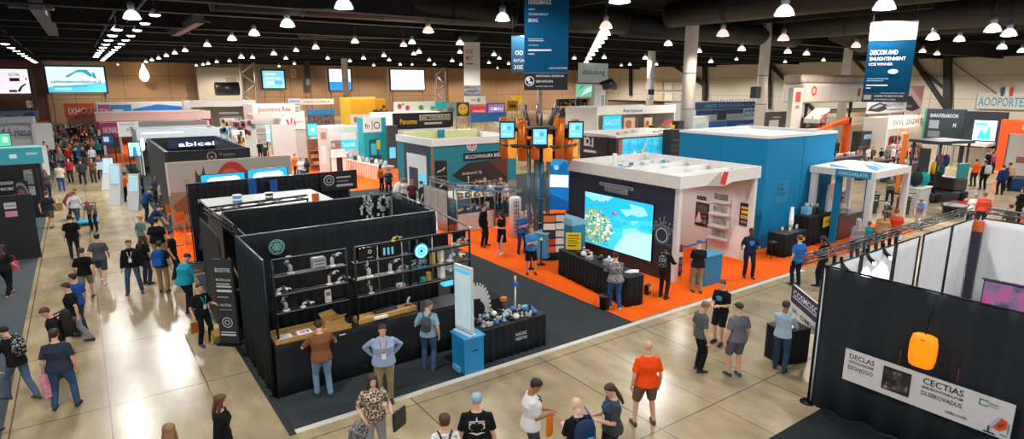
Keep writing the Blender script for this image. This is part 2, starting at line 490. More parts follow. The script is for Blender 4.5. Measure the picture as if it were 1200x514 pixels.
PEND = [(155,22,1.5),(403,10,1.5),(337,31,1.5),(589,24,1.4),(298,41,1.3),(272,47,1.2),(243,54,1.1),(217,60,1),(205,63,1),(195,66,1),(186,69,1),(178,71,1),(171,73,1),(296,68,1),(283,68,1.3),(269,72,1),
        (254,73,1),(244,75,1.1),(238,76,1),(230,77,.9),(416,50,1.1),(483,51,1.1),(539,52,1.2),(539,62,1),(347,60,1),(370,57,1.2),(321,64,1.2),(335,69,1),(384,69,1),(410,72,1),(426,69,1.1),(450,66,1.1),
        (456,71,1),(485,64,1),(491,62,1.1),(469,76,1),(503,71,1),(509,76,1),(530,72,1.1),(540,76,1),(579,65,1.1),(585,69,1),(573,74,1),(596,75,1),(583,80,.8),
        (726,3,1.6),(783,53,1.3),(869,59,1.4),(819,61,1.1),(833,73,1.4),(756,69,1.3),(769,76,1.2),(708,68,1.1),(738,76,1),(863,70,.9),(919,18,1.7),(1036,11,1.7),(945,64,1.3),(965,71,1),(1093,46,1.6),
        (1124,48,1.4),(1163,37,1.7),(1182,42,1.7),(1174,57,1.5),(1197,61,1.4)]
PW = [(502,38,1.3),(473,54,1.1),(345,75,1),(327,78,1),(438,77,1.1),(483,76,.9),(710,33,1.4),(847,42,1.5),(918,47,1.5),(923,62,1.4),(920,73,1),(1003,55,1.4),(1081,61,1.2),(1098,64,1.2),(673,69,1.1),(728,77,1),(138,76,.8)]
p0 = None; p1 = None
LSPOT = []
for lst,warm in ((PEND,False),(PW,True)):
    proto = {}
    for px,py,s in lst:
        s = round(s,1); c = G(px,py,10.0)
        if c.y > YB - 3: c = CP + (c - CP) * ((YB - 3) / c.y)
        lab = 'white bell shaped pendant lamp glowing under the dark roof' if not warm else 'warm pinkish bell shaped pendant lamp glowing under the dark roof'
        if s not in proto: proto[s] = make_pendant(lab,s,warm); proto[s].location = c
        else: dup(proto[s],c)
        LSPOT.append((c.x,c.y,c.z - .12,warm))
# tight rows of small lamps running away from the camera
def lamp_row(x,ys,z,label,group,s=1.0):
    first = None
    for y in ys:
        if first is None:
            t = thing('track_lamp',label,'lamp',(x,y,z),0,group)
            MB().lathe([(.26 * s,0),(.24 * s,.10),(.14 * s,.24),(.10 * s,.34)],M('3b4046',rough=.4,metal=.5,kind='metal'),12).build('shade',t)
            MB().lathe([(.02,-.06),(.18 * s,-.05),(.27 * s,.02)],LENS,12).build('bulb',t)
            MB().tube([(0,0,.3),(0,0,1.1)],.025,STEEL,6).build('rod',t); first = t
        else: dup(first,(x,y,z))
    tr = thing('lamp_track','long dark rail carrying the ' + group,'rail',(x,ys[0],z + 1.1))
    MB().bx(-.06,.06,-1,ys[-1] - ys[0] + 1,0,.12,STEEL).build('bar',tr)
lamp_row(3.85,[37 + i * 5.4 for i in range(14)],10.0,'small lamp in the right hand file of the double row at upper left','right hand file of the double lamp row')
lamp_row(2.75,[48 + i * 5.8 for i in range(9)],10.0,'small lamp in the left hand file of the double row at upper left','left hand file of the double lamp row',1.2)
lamp_row(-4.4,[70 + i * 6.6 for i in range(9)],10.0,'small lamp in the short row above the far left screens','short lamp row at the left edge',1.2)
first = None
for i in range(8):
    a = i / 7; c = G(708 - 21 * a,41 + 33 * a,10.0)
    if first is None:
        first = make_pendant('bright lamp in the slanting row right of the big blue banner',1.6); first['group'] = 'slanting lamp row by the blue banner'; first.location = c
    else: dup(first,c)
# big warm globe before the tan wall
t = thing('globe_lamp','large warm drop shaped lamp glowing in front of the tan wall','lamp',(0,0,0)); c = OY(169,88,131.0); t.location = c
MB().lathe([(.05,-1.15),(.45,-1.0),(.75,-.5),(.8,0),(.62,.7),(.3,1.4),(.12,2.0)],GLOW('ffd9b0',5.0),18).build('globe',t)
MB().tube([(0,0,2.0),(0,0,12.95 - c.z)],.05,STEEL,6).build('rod',t)
# ----------------------------------------------------------------- light
def point(name,loc,w,col=(1,1,1),r=.28,kind='SPOT'):
    l = bpy.data.lights.new(name,kind)
    if kind == 'SPOT': l.spot_size = 2.75; l.spot_blend = .35; l.energy = w; l.color = col; l.shadow_soft_size = r
    o = bpy.data.objects.new(name,l); COL.objects.link(o); o.location = loc; return o
WHITE = (1.0,.965,.92); WARM = (1.0,.82,.66)
near = []
for gx in (-14,0,13,26,39,52,66):
    for gy in (-4,9,22,35,48): near.append((gx,gy))
pn = 0
hall_lamp = None
for gx,gy in near:
    if (gx * .579 + gy * .815) > 44 and gy > 30: continue
    d = Vector((gx,gy,0)); fwd = d.x * FW.x + d.y * FW.y
    # lamps of the same kind go on overhead, above the frame
    c = (gx + .5,gy + .5,11.6)
    if fwd < 33:
        if hall_lamp is None:
            hall_lamp = make_pendant('bell pendant lamp overhead above the picture',1.2); hall_lamp.location = c
        else: dup(hall_lamp,c)
    point('hall_light',(c[0],c[1],c[2] - .2),1750,WHITE,.3)
far = 0
for i,(x,y,z,warm) in enumerate(LSPOT):
    if i % 2 and x * .579 + y * .815 > 36: point('pendant_glow',(x,y,z - .1),330 if y < 100 else 260,WARM if warm else WHITE,.28,'POINT')
    if i % 2 == 0: point('pendant_light',(x,y,z),3000 if y < 100 else 2400,WARM if warm else WHITE,.25)
point('globe_light',(c_ := OY(169,88,129.5))[:],900,(1.0,.7,.42),.5,'POINT')
for x in (8,24,40,54,70,84,98,112): point('wall_washer',(x,124,10.3),5000,WARM,.3)  # added fill spots without fixtures, to brighten the tan wall
for y in (30,48,66,84,102,118): point('wall_washer',(117,y,10.6),5200,WHITE,.3)  # more added fill, brightening the cream wall
w = bpy.data.worlds.new('hall_air'); SC.world = w; w.use_nodes = True
w.node_tree.nodes['Background'].inputs[0].default_value = (.92,.95,1.0,1); w.node_tree.nodes['Background'].inputs[1].default_value = .42

# ----------------------------------------------------------------- carpets
def carpet(name,label,x0,x1,y0,y1,mat,z=.012):
    o = MB().bx(x0,x1,y0,y1,0,z,mat).build(name); return tag(o,label,'carpet')
DK = M('353b3d',rough=.95,kind='carpet_pile',scale=30,var=.25,spec=.15,bump=.2)
OR = M('fa6414',rough=.95,kind='carpet_pile',scale=30,var=.12,spec=.15,bump=.2)
carpet('carpet','charcoal show carpet under the black rack booth and its neighbours',2.65,12.0,11.0,60,DK)
carpet('carpet','bright orange carpet around the white canopy booth with the sea screen',12.0,30.5,11.1,24.5,OR)
carpet('carpet','grey carpet along the left edge under the black panel booths',-35,-1.95,0,131,M('4a5157',rough=.95,kind='carpet_pile',scale=30,var=.2,spec=.15))
carpet('carpet','orange carpet under the glass counter booth behind the black drapes',13.2,20.5,36.5,52,OR)
carpet('carpet','orange carpet strip beside the aisle below the beige mural',2.2,4.2,24.9,31.0,OR,.016)
carpet('carpet','orange carpet of the far booth right of the packed aisle',2.2,15,60.5,88,OR)
carpet('carpet','dark mat under the drape booth at lower right',9.7,20.5,-2.0,5.52,M('25282b',rough=.9,kind='carpet_pile',scale=30,var=.2,spec=.15))
carpet('carpet','dark carpet behind the orange one under the middle booths',12.02,40,24.52,36.4,DK)
t = MB().bx(2.55,20.6,10.84,10.99,0,.018,M('cfcac0',rough=.5,kind='tape',scale=4)).build('carpet_edging'); tag(t,'pale strip edging the front of the charcoal and orange carpets','edging')
t = MB().bx(2.52,2.64,10.84,24.8,0,.02,M('15181a',rough=.6,kind='rubber')).build('carpet_edging'); tag(t,'black strip edging the aisle side of the charcoal carpet','edging')
# ================================================================= people
def vox(mb,name,size,smooth=0):
    """one continuous surface out of closed overlapping lofts"""
    me = mb.mesh('raw'); me.materials.clear()
    o = bpy.data.objects.new('raw',me); BENCH.collection.objects.link(o)
    r = o.modifiers.new('r','REMESH'); r.mode = 'VOXEL'; r.voxel_size = size; r.use_smooth_shade = True
    if smooth:
        s = o.modifiers.new('s','SMOOTH'); s.iterations = smooth; s.factor = .5
    dg = bench_graph()
    out = bpy.data.meshes.new_from_object(o.evaluated_get(dg)); out.name = name
    bpy.data.objects.remove(o); bpy.data.meshes.remove(me)
    out.polygons.foreach_set('use_smooth',[True] * len(out.polygons))
    return out

HEADR = [(0,.028,.082,.030),(.02,.047,.094,-.015),(.05,.060,.097,-.055),(.085,.068,.098,-.078),(.12,.073,.094,-.092),
         (.15,.075,.097,-.097),(.18,.072,.088,-.093),(.205,.058,.062,-.075),(.222,.036,.030,-.045),(.231,.008,.0,-.012)]
def headpt(phi,z,off=0.0):
    z = max(-.0,min(.231,z)); k = 0
    while k < len(HEADR) - 2 and HEADR[k + 1][0] < z: k += 1
    a,b = HEADR[k],HEADR[k + 1]; t = (z - a[0]) / (b[0] - a[0])
    w,yf,yb = [a[i] + (b[i] - a[i]) * t for i in (1,2,3)]
    c = (yf + yb) / 2; d = (yf - yb) / 2
    n = Vector((math.sin(phi),math.cos(phi),.35 if z > .15 else 0)); n.normalize()
    return Vector((w * math.sin(phi),c + d * math.cos(phi),z)) + n * off

def ik(a,b,l1,l2,hint):
    d = b - a; L = d.length
    if L > (l1 + l2) * .998: b = a + d * ((l1 + l2) * .998 / L); d = b - a; L = d.length
    u = d / L; x = (l1 * l1 - l2 * l2 + L * L) / (2 * L); hh = math.sqrt(max(0,l1 * l1 - x * x))
    p = hint - u * hint.dot(u)
    p = p.normalized() if p.length > 1e-5 else Vector((0,1,0))
    return a + u * x + p * hh,b

def ring(c,ax,ay,rx,ry,n=14):
    return [tuple(c + ax * (rx * math.cos(2 * PI * i / n)) + ay * (ry * math.sin(2 * PI * i / n))) for i in range(n)]

def hand(mb,w,d,nrm,side,curl,k=1.0):
    """palm, four unequal bent fingers and a side thumb; d along the hand, nrm out of the palm, side towards the thumb"""
    d = d.normalized(); nrm = (nrm - d * nrm.dot(d)).normalized(); s = d.cross(nrm).normalized() * side
    pr = []
    for t,wd,th in ((-.015,.024,.019),(.02,.034,.017),(.055,.042,.015),(.09,.041,.013),(.1,.034,.010)):
        pr.append(ring(w + d * t * k,s,nrm,wd * k,th * k,10))
    mb.loft(pr)
    for off,ln,r in ((.030,.072,.0088),(.010,.081,.0092),(-.011,.075,.0088),(-.030,.058,.0078)):
        p = w + (d * .088 + s * off) * k; pts = [p]; dd = d.copy(); a = curl
        for f in (.45,.32,.23):
            dd = (dd * math.cos(a) + nrm * math.sin(a)).normalized(); p = p + dd * ln * f * k; pts.append(p); n2 = nrm * math.cos(a) - d * math.sin(a); a = curl * 1.15
            nrm2 = n2
        mb.tube(pts,[r * k,r * k,r * .92 * k,r * .75 * k],seg=8)
    p = w + (d * .025 + s * .030) * k
    t1 = p + (d * .035 + s * .028 + nrm * .012) * k; t2 = t1 + (d * .030 + s * .006 + nrm * .014 * (1 + curl)) * k
    mb.tube([p - s * .01,t1,t2],[.013 * k,.0105 * k,.008 * k],seg=8)

POSES = {
    'stand': dict(),
    'walk': dict(lf=(-.08,.30),rf=(.09,-.28),lh=(-.24,-.16,.86),rh=(.24,.22,.90),lean=.06),
    'walk2': dict(lf=(-.09,-.26),rf=(.08,.28),lh=(-.24,.20,.90),rh=(.25,-.14,.86),lean=.06),
    'wide': dict(lf=(-.19,.02),rf=(.19,.04)),
    'phone': dict(lh=(-.10,.30,1.12),rh=(.08,.30,1.12),lf=(-.10,.05),rf=(.12,-.03),hp=.45,curl=.7),
    'fold': dict(lh=(.05,.22,1.16),rh=(-.06,.25,1.20),lf=(-.14,.03),rf=(.13,-.02),elb=.9),
    'reach': dict(lh=(-.16,.46,1.08),rh=(.17,.42,1.05),lean=.16,hp=.35,lf=(-.12,.08),rf=(.12,-.08)),
    'hips': dict(lh=(-.20,.10,1.02),rh=(.20,.10,1.02),lf=(-.14,.03),rf=(.14,-.02),elb=1.2),
    'bend': dict(lh=(-.16,.62,.62),rh=(.18,.60,.66),lean=.75,hp=.2,lf=(-.14,.1),rf=(.14,-.12)),
    'point': dict(lh=(-.24,-.02,.84),rh=(.30,.52,1.25),lf=(-.12,.06),rf=(.12,-.06)),
    'talk': dict(lh=(-.22,.26,1.12),rh=(.25,.02,.84),lf=(-.13,.06),rf=(.11,-.04),curl=.4),
}
def figure(pose='stand',sleeve='short',bottom='trousers',hair='short',b=1.0,fem=False,cut='tee',lanyard=False,vs=.0125,detail=True,eyes=False,**kw):
    """body, clothes and hair meshes of one 1.75 m figure facing +y; returns meshes and joints"""
    q = dict(lf=(-.11,.03),rf=(.11,-.02),lh=(-.27,.02,.82),rh=(.27,.04,.82),lean=0.0,hy=0.0,hp=.08,curl=.35,elb=.35,bend=0.0)
    q.update(POSES[pose] if isinstance(pose,str) else pose); q.update(kw)
    V = Vector
    sh = .170 * (1.0 if not fem else .90) * (1 + (b - 1) * .45)
    lf = V((q['lf'][0],q['lf'][1],.085)); rf = V((q['rf'][0],q['rf'][1],.085))
    L1,L2 = .43,.42
    spread = max((V((l.x,l.y,0)) - V((sx,0,0))).length for l,sx in ((lf,-.095),(rf,.095)))
    hz = .085 + math.sqrt(max(.3,(.845 - .012) ** 2 - spread ** 2)) - q['bend']
    hipL = V((-.092,0,hz)); hipR = V((.092,0,hz))
    pel = V((0,0,hz + .02))
    ln = q['lean']
    def spine(t):  # t = height above the hip joint along the spine
        p = V((0,0,hz)); st = .03; s = 0
        while s < t - 1e-6:
            d = min(st,t - s); a = ln * min(1,(s + .5 * d) / .22); p = p + V((0,math.sin(a),math.cos(a))) * d; s += d
        a = ln * min(1,t / .22)
        return p,V((0,math.cos(a),-math.sin(a)))  # point, forward
    def trings(lst,grow):
        out = []
        for t,rx,ry,oy in lst:
            p,fwd = spine(t) if t >= 0 else (V((0,0,hz + t)),V((0,1,0)))
            ss = b if t < .42 else 1 + (b - 1) * .4
            out.append(ring(p + fwd * (oy * (1 if b < 1.15 else 1.5)),V((1,0,0)),fwd,rx * ss + grow,ry * (ss * ss if t < .42 else ss) + grow,18))
        return out
    if fem:
        TR = [(-.09,.12,.09,0),(-.05,.165,.115,-.01),(0,.178,.122,-.012),(.08,.160,.108,0),(.17,.128,.092,.008),(.26,.142,.105,.012),(.34,.160,.128,.024),(.42,.152,.108,.012),(.465,.130,.085,0),(.505,.085,.065,-.005),(.535,.055,.052,0)]
    else:
        TR = [(-.09,.12,.09,0),(-.05,.165,.115,-.005),(0,.172,.118,-.005),(.08,.158,.108,.004),(.17,.150,.105,.010),(.26,.163,.114,.010),(.36,.180,.124,.008),(.42,.176,.114,0),(.465,.152,.092,-.004),(.50,.108,.072,-.006),(.52,.075,.062,-.005),(.54,.058,.055,0)]
    body = MB(); body.loft(trings(TR,0))
    nk,fw = spine(.54)
    upv = V((0,-fw.z,fw.y)) if True else None
    upv = V((1,0,0)).cross(fw).normalized()
    # arms
    S = {}
    for n,sx in (('l',-1),('r',1)):
        p,f_ = spine(.445); s0 = p + V((sx * sh,0,0)) + f_ * -.005
        tgt = V(q[n + 'h']); tgt.z += hz - .918
        hint = V((sx * q['elb'],-.7,-.45))
        e,w = ik(s0,tgt,.30,.265,hint)
        S[n] = (s0,e,w)
        body.tube([p + V((sx * sh * .55,0,.01)),s0,s0.lerp(e,.45),e,e.lerp(w,.3),w],[.046,.052,.045,.038,.040,.026],seg=12)
        d = (w - e).normalized(); inward = V((-sx,.25,-.1)) if w.z < hz + .12 else V((-sx * .4,-.2,-.9)) if abs(d.z) < .8 else V((-sx,.2,0))
        if detail: hand(body,w,d + V((0,.12,0)),inward,-1 if sx > 0 else 1,q['curl'])
        else: body.tube([w,w + d * .09,w + d * .16],[.026,.036,.016],seg=8)
    # legs and feet
    K = {}
    for n,hp_,ft in (('l',hipL,lf),('r',hipR,rf)):
        toe = V((q.get(n + 't',-.12 if n == 'l' else .12),1,0)).normalized()
        k,a = ik(hp_,ft,L1,L2,toe)
        K[n] = (hp_,k,a,toe)
        if bottom in ('shorts','skirt','dress'):
            body.tube([hp_ + V((0,0,.03)),hp_.lerp(k,.4),k,k.lerp(a,.3),k.lerp(a,.75),a],[.088 * b,.078 * b,.055,.056,.038,.034],seg=12)
        else:
            body.tube([hp_ + V((0,0,.03)),k,a],[.07,.05,.034],seg=10)
        body.tube([a + V((0,0,.02)),a - toe * .03 + V((0,0,-.04)),a + toe * .10 + V((0,0,-.055)),a + toe * .15 + V((0,0,-.062))],[.036,.032,.026,.018],seg=10)
    # head
    Hm = Matrix.Translation(nk + upv * .036 + fw * .012) @ Matrix(((1,0,0,0),(0,fw.y,upv.y,0),(0,fw.z,upv.z,0),(0,0,0,1))) @ Matrix.Rotation(-math.radians(q['hy']),4,'Z') @ Matrix.Rotation(-q['hp'],4,'X')
    hs = .985 if not fem else .94
    Hm = Hm @ Matrix.Scale(hs,4)
    body.tube([nk - upv * .04,nk + upv * .05,Hm @ V((0,-.01,.06))],[.062 if not fem else .052,.054 if not fem else .046,.05],seg=12)
    body.loft([[tuple(headpt(2 * PI * i / 20,z)) for i in range(20)] for z in [r[0] for r in HEADR]],T=Hm)
    body.loft([[(-.011,.088,.125),(.011,.088,.125),(.008,.085,.13),(-.008,.085,.13)],[(-.014,.112,.085),(.014,.112,.085),(.013,.085,.1),(-.013,.085,.1)],[(-.016,.095,.075),(.016,.095,.075),(.012,.08,.08),(-.012,.08,.08)]],T=Hm)
    for sx in (-1,1):
        body.ell((sx * .076,-.008,.105),(.012,.02,.033),T=Hm,seg=8,rows=6)
        body.ell((sx * .034,.082,.136),(.026,.016,.009),T=Hm,seg=8,rows=5)  # brow
    body.ell((0,.090,.048),(.026,.012,.010),T=Hm,seg=8,rows=5)  # lips
    out = {'body': (vox(body,'body',vs),'skin')}
    # shirt
    g = .014 if cut != 'jacket' else .026
    hem = -.06 if cut in ('tee','jacket','loose') else .05
    rows = [r for r in TR if r[0] >= hem - .001]
    if hem < 0: rows = [(hem,.188 if not fem else .194,.134,-.006)] + [(r[0],r[1] + (.012 if r[0] < .15 else 0),r[2] + (.012 if r[0] < .15 else 0),r[3]) for r in rows if r[0] > hem + .01]
    rows = rows[:-1] if cut != 'jacket' else rows
    sm = MB()
    tr = trings(rows,g)
    if bottom == 'dress':
        tr = [ring(V((0,.0,hz - .45)),V((1,0,0)),V((0,1,0)),.24,.19,18),ring(V((0,0,hz - .2)),V((1,0,0)),V((0,1,0)),.21,.155,18)] + tr[1:]
    sm.loft(tr)
    for n,sx in (('l',-1),('r',1)):
        s0,e,w = S[n]; p,f_ = spine(.44)
        base = p + V((sx * sh * .5,0,0))
        if sleeve == 'none': sm.tube([base,s0],[.06,.062],seg=12)
        elif sleeve == 'short': sm.tube([base,s0,s0.lerp(e,.5),s0.lerp(e,.78)],[.060,.058 + g * .3,.060 + g * .4,.064 + g * .4],seg=14)
        else: sm.tube([base,s0,s0.lerp(e,.5),e,e.lerp(w,.4),e.lerp(w,.93)],[.060,.057 + g * .4,.054 + g * .4,.050 + g * .4,.047 + g * .4,.036 + g * .4],seg=14)
    out['shirt' if cut != 'jacket' else 'jacket'] = (vox(sm,'shirt',.0135,2),'top')
    if bottom == 'dress': out['dress'] = out.pop('shirt')
    # trousers / shorts / skirt
    if bottom in ('trousers','shorts'):
        tm = MB(); tm.loft(trings([(-.10,.10,.09,0),(-.06,.165,.114,-.006),(0,.170,.118,-.008),(.05,.155,.104,-.002)] if hem < 0 else [(-.10,.10,.09,0),(-.06,.168,.118,-.005),(0,.176,.124,-.008),(.07,.168,.116,0),(.11,.160,.110,.004)],.004 if hem < 0 else .012))
        for n in 'lr':
            hp_,k,a,toe = K[n]
            if bottom == 'trousers': tm.tube([hp_ + V((0,0,.02)),hp_.lerp(k,.35),k,k.lerp(a,.35),k.lerp(a,.8),a + V((0,0,-.015))],[.098 * b,.092 * b,.070,.069,.060,.062],seg=14)
            else: tm.tube([hp_ + V((0,0,.02)),hp_.lerp(k,.35),hp_.lerp(k,.98)],[.098 * b,.100 * b,.088],seg=14)
        out[bottom] = (vox(tm,bottom,.0135,2),'bot')
    elif bottom == 'skirt':
        tm = MB(); tm.loft([ring(V((0,0,hz + z)),V((1,0,0)),V((0,1,0)),rx,ry,18) for z,rx,ry in ((-.42,.22,.18),(-.2,.2,.15),(0,.185,.135),(.1,.16,.115))]); out['skirt'] = (tm.mesh('skirt'),'bot')
    for n in 'lr':
        hp_,k,a,toe = K[n]; sd = toe.cross(V((0,0,1)))
        fm = MB(); z0 = a.z - .085
        def fr(y,w,h): c = a + toe * y; c.z = z0 + h / 2; return ring(c,sd,V((0,0,1)),w,h / 2,10)
        fm.loft([fr(-.075,.022,.05),fr(-.06,.036,.075),fr(-.01,.042,.10),fr(.05,.044,.085),(fr(.11,.050,.062)),fr(.165,.044,.05),fr(.195,.022,.035)])
        out['shoe_' + n] = (fm.mesh('shoe'),'shoe')
    # hair or hat
    if hair != 'bald':
        lim = {'short': (.178,.115,.045),'crop': (.185,.13,.07),'bob': (.180,.0,-.01),'long': (.182,-.02,-.02),'bun': (.18,.11,.05),'cap': (.155,.125,.10),'hat': (.165,.15,.15),'beanie': (.15,.11,.08),'tail': (.182,.115,.045)}[hair]
        hm = MB(); n = 24; K2 = 7; off = {'short': .014,'crop': .008,'bob': .022,'long': .02,'bun': .012,'cap': .014,'hat': .016,'beanie': .016,'tail': .012}[hair]
        rings = []
        for k in range(K2 + 1):
            rg = []
            for i in range(n):
                ph = 2 * PI * i / n; c = math.cos(ph)
                lo = lim[0] * max(0,c) ** 1.2 + lim[1] * (1 - abs(c)) + lim[2] * max(0,-c) if True else 0
                if c > 0: lo = lim[1] + (lim[0] - lim[1]) * c ** .7
                else: lo = lim[1] + (lim[2] - lim[1]) * (-c)
                z = lo + (.231 - lo) * (k / K2)
                rg.append(tuple(headpt(ph,z,off * (.55 if k == 0 else 1)) + V((0,0,min(0,z) if z < 0 else 0))))
            rings.append(rg)
        hm.loft(rings,T=Hm)
        if hair in ('long','tail'):
            bk = -.095
            ax = V((1,0,0))
            w0 = .075 if hair == 'long' else .028
            prs = [((0,-.055,.19),w0 * .6,.035),((0,-.075,.10),w0,.042),((0,-.085,.0),w0 * 1.1,.045),((0,-.10,-.10),w0 * 1.2,.04),((0,-.105,-.20),w0 * 1.1,.032),((0,-.10,-.27),w0 * .7,.02)]
            hm.loft([ring(V(c),ax,V((0,1,0)),rx,ry,12) for c,rx,ry in prs],T=Hm)
            if hair == 'long':
                for sx in (-1,1): hm.tube([(sx * .066,.02,.14),(sx * .082,.01,.05),(sx * .088,.0,-.06),(sx * .09,.01,-.16)],[.02,.028,.03,.012],seg=8,T=Hm)
        if hair == 'bun': hm.ell((0,-.11,.17),(.04,.04,.04),T=Hm)
        if hair == 'cap':
            hm.loft([[(x * s_,.085 + (y_ - .085) * s_,z) for x,y_ in ((-.07,.06),(-.06,.13),(-.025,.175),(.025,.175),(.06,.13),(.07,.06))] for z,s_ in ((.148,1),(.158,1))],smooth=False,T=Hm)
        if hair == 'hat':
            hm.lathe([(.07,.150),(.155,.145),(.158,.152),(.09,.17)],seg=20,c=(0,-.005,0),T=Hm)
        nm = {'cap': 'cap','hat': 'hat','beanie': 'beanie'}.get(hair,'hair')
        out[nm] = (hm.mesh(nm),'hair')
    if eyes:
        for sx in (-1,1):
            em = MB(); em.ell((sx * .032,.0895,.118),(.013,.008,.007),seg=8,rows=5,T=Hm); out['eye_%d' % sx] = (em.mesh('eye'),'eye')
    if lanyard:
        lm = MB(); a1,f1 = spine(.50); c1,f2 = spine(.24)
        off = .135 * (b if b < 1.15 else b * 1.15)
        for sx in (-1,1): lm.tube([a1 + V((sx * .085,0,.01)) ,spine(.42)[0] + V((sx * .055,0,0)) + f2 * (off + .008),c1 + V((sx * .01,0,0)) + f2 * (off + .012)],.011,seg=6)
        out['lanyard'] = (lm.mesh('lanyard'),'lan')
        bm_ = MB(); bm_.box(c1 + f2 * (off + .014) + V((0,0,-.06)),(.085,.012,.12)); out['badge'] = (bm_.mesh('badge'),'badge')
    return out,dict(S=S,K=K,H=Hm,nk=nk,fw=fw,hz=hz,spine=spine)

SKIN = {'l': 'd9a58a','m': 'c48a68','t': 'a8714e','d': '6b4430','p': 'e2b49c'}
GEN = {'short': 'short','crop': 'short'}
def clothe(t,fig,cols):
    made = {}
    for nm,(me,role) in fig.items():
        o = bpy.data.objects.new(nm.split('_')[0],me); COL.objects.link(o); made[nm] = o
        o.parent = made['body'] if role == 'eye' else made['lanyard'] if role == 'badge' else t
        if not me.materials: me.materials.append(None)
        o.material_slots[0].link = 'OBJECT'; o.material_slots[0].material = cols[role]

def cloth_cols(top,bot,hair='2a1f18',skin='l',shoe='2a2a2c',lan='e06a20'):
    f = lambda c: c if not isinstance(c,str) else FAB(c)
    return dict(skin=M(SKIN[skin],rough=.55,kind='skin',scale=10,var=.06),top=f(top),bot=f(bot),shoe=M(shoe,rough=.6,kind='shoe') if isinstance(shoe,str) else shoe,
                hair=M(hair,rough=.6,kind='hair',scale=40,var=.3),eye=M('1c1410',rough=.2,kind='eye'),lan=FAB(lan),badge=PLA('e8e8e6'))

FIGS = {}
PEOPLE = []
def person(label,px,py,hd,h=1.75,top='20242c',bot='2a3346',hair='short',hc='2a1f18',skin='l',shoe='26262a',lan='e06a20',at=None,group=None,**kw):
    """stand a figure with its feet at photo pixel px,py (or at ground point), facing compass heading hd"""
    key = repr(sorted(kw.items())) + hair
    if key not in FIGS: FIGS[key] = figure(hair=hair,**kw)
    fig,J = FIGS[key]
    g = Vector(at) if at is not None else G(px,py)
    t = thing('person',label,'person',(g.x,g.y,0 if at is None else g.z),-math.radians(hd),group)
    k = h / 1.75; t.scale = (k,k,k)
    clothe(t,fig,cloth_cols(top,bot,hc,skin,shoe,lan))
    if any(fig[n][1] == 'shoe' for n in fig):
        t.location.z += .002 if at is None else 0
    PEOPLE.append(t)
    W = Matrix.Translation(t.location) @ Matrix.Rotation(-math.radians(hd),4,'Z') @ Matrix.Scale(k,4)
    return t,W,J

def backpack(label,W,J,mat,accent=None,s=1.0,name='backpack'):
    p,f = J['spine'](.33)
    T = W @ Matrix.Translation(p - f * (.13 + .09 * s) + Vector((0,0,-.03)))
    t = thing(name,label,'backpack',(0,0,0)); t.matrix_world = T
    m = MB()
    prof = [(-.24,.10,.06),(-.22,.145,.085),(-.05,.155,.10),(.12,.15,.09),(.2,.12,.065),(.235,.06,.03)]
    m.loft([[tuple(Vector((rx * s * (abs(math.cos(a)) ** .6) * (1 if math.cos(a) > 0 else -1),ry * s * (abs(math.sin(a)) ** .6) * (1 if math.sin(a) > 0 else -1),z * s))) for a in [2 * PI * i / 18 for i in range(18)]] for z,rx,ry in prof],mat)
    m.build('bag_body',t)
    pk = MB(); pk.loft([[(x * s,(-.085 - d) * s,z * s) for x,z in ((-.1,-.19),(.1,-.19),(.11,-.02),(.08,.02),(-.08,.02),(-.11,-.02))] for d in (0,.035)],accent or mat,smooth=False); pk.build('pocket',t)
    for sx in (-1,1):
        st = MB(); st.tube([(sx * .08 * s,.07,.2 * s),(sx * .095,.12,.23),(sx * .105,.24,.19),(sx * .115,.32,.05),(sx * .12,.25,-.12),(sx * .11 * s,.07,-.2 * s)],.016,mat,6); st.build('strap',t)
    return t
# ================================================================= near booths
BLK = FAB('202428'); BLK2 = FAB('202327'); WHT = PLA('e9e8e4',rough=.45); ALU = MET('b9bdc2',.3); BMET = MET('2a2c30',.4)
def pipe_drape(label,p0,p1,z1,mat,seed=0,z0=.03,rail=ALU,post=True,pitch=.24,depth=.035,group=None):
    a = Vector((p0[0],p0[1],0)); b = Vector((p1[0],p1[1],0)); c = (a + b) / 2; L = (b - a).length
    t = thing('pipe_and_drape',label,'drape',c,math.atan2(b.y - a.y,b.x - a.x),group)
    MB().drape((-L / 2 + .03,0),(L / 2 - .03,0),z0,z1 - .02,mat,seed=seed,pitch=pitch,depth=depth).build('drape',t)
    MB().tube([(-L / 2,0,z1),(L / 2,0,z1)],.019,rail,8).build('rail',t)
    if post:
        for s in (-1,1): MB().tube([(s * L / 2,0,.012),(s * L / 2,0,z1)],.022,BMET,8).lathe([(.16,.012),(.16,.02),(.02,.025)],BMET,12,c=(s * L / 2,0,0)).build('post',t)
    return t
RX0,RX1,RY = 2.75,7.85,12.55
pipe_drape('black pleated drape along the aisle side of the rack booth',(2.68,12.5),(2.68,15.0),3.05,BLK,3)
pipe_drape('black pleated drape behind the long black rack',(2.75,15.1),(8.0,15.1),3.0,BLK,4)
t = thing('side_rail','bare pipe rail slanting down at the right side of the rack booth','rail',(8.0,13.8,0))
MB().tube([(0,1.2,3.0),(-.3,-1.2,3.0)],.024,ALU,8).build('pipe',t)
MB().tube([(0,1.2,.012),(0,1.2,3.0)],.022,ALU,8).build('post',t)
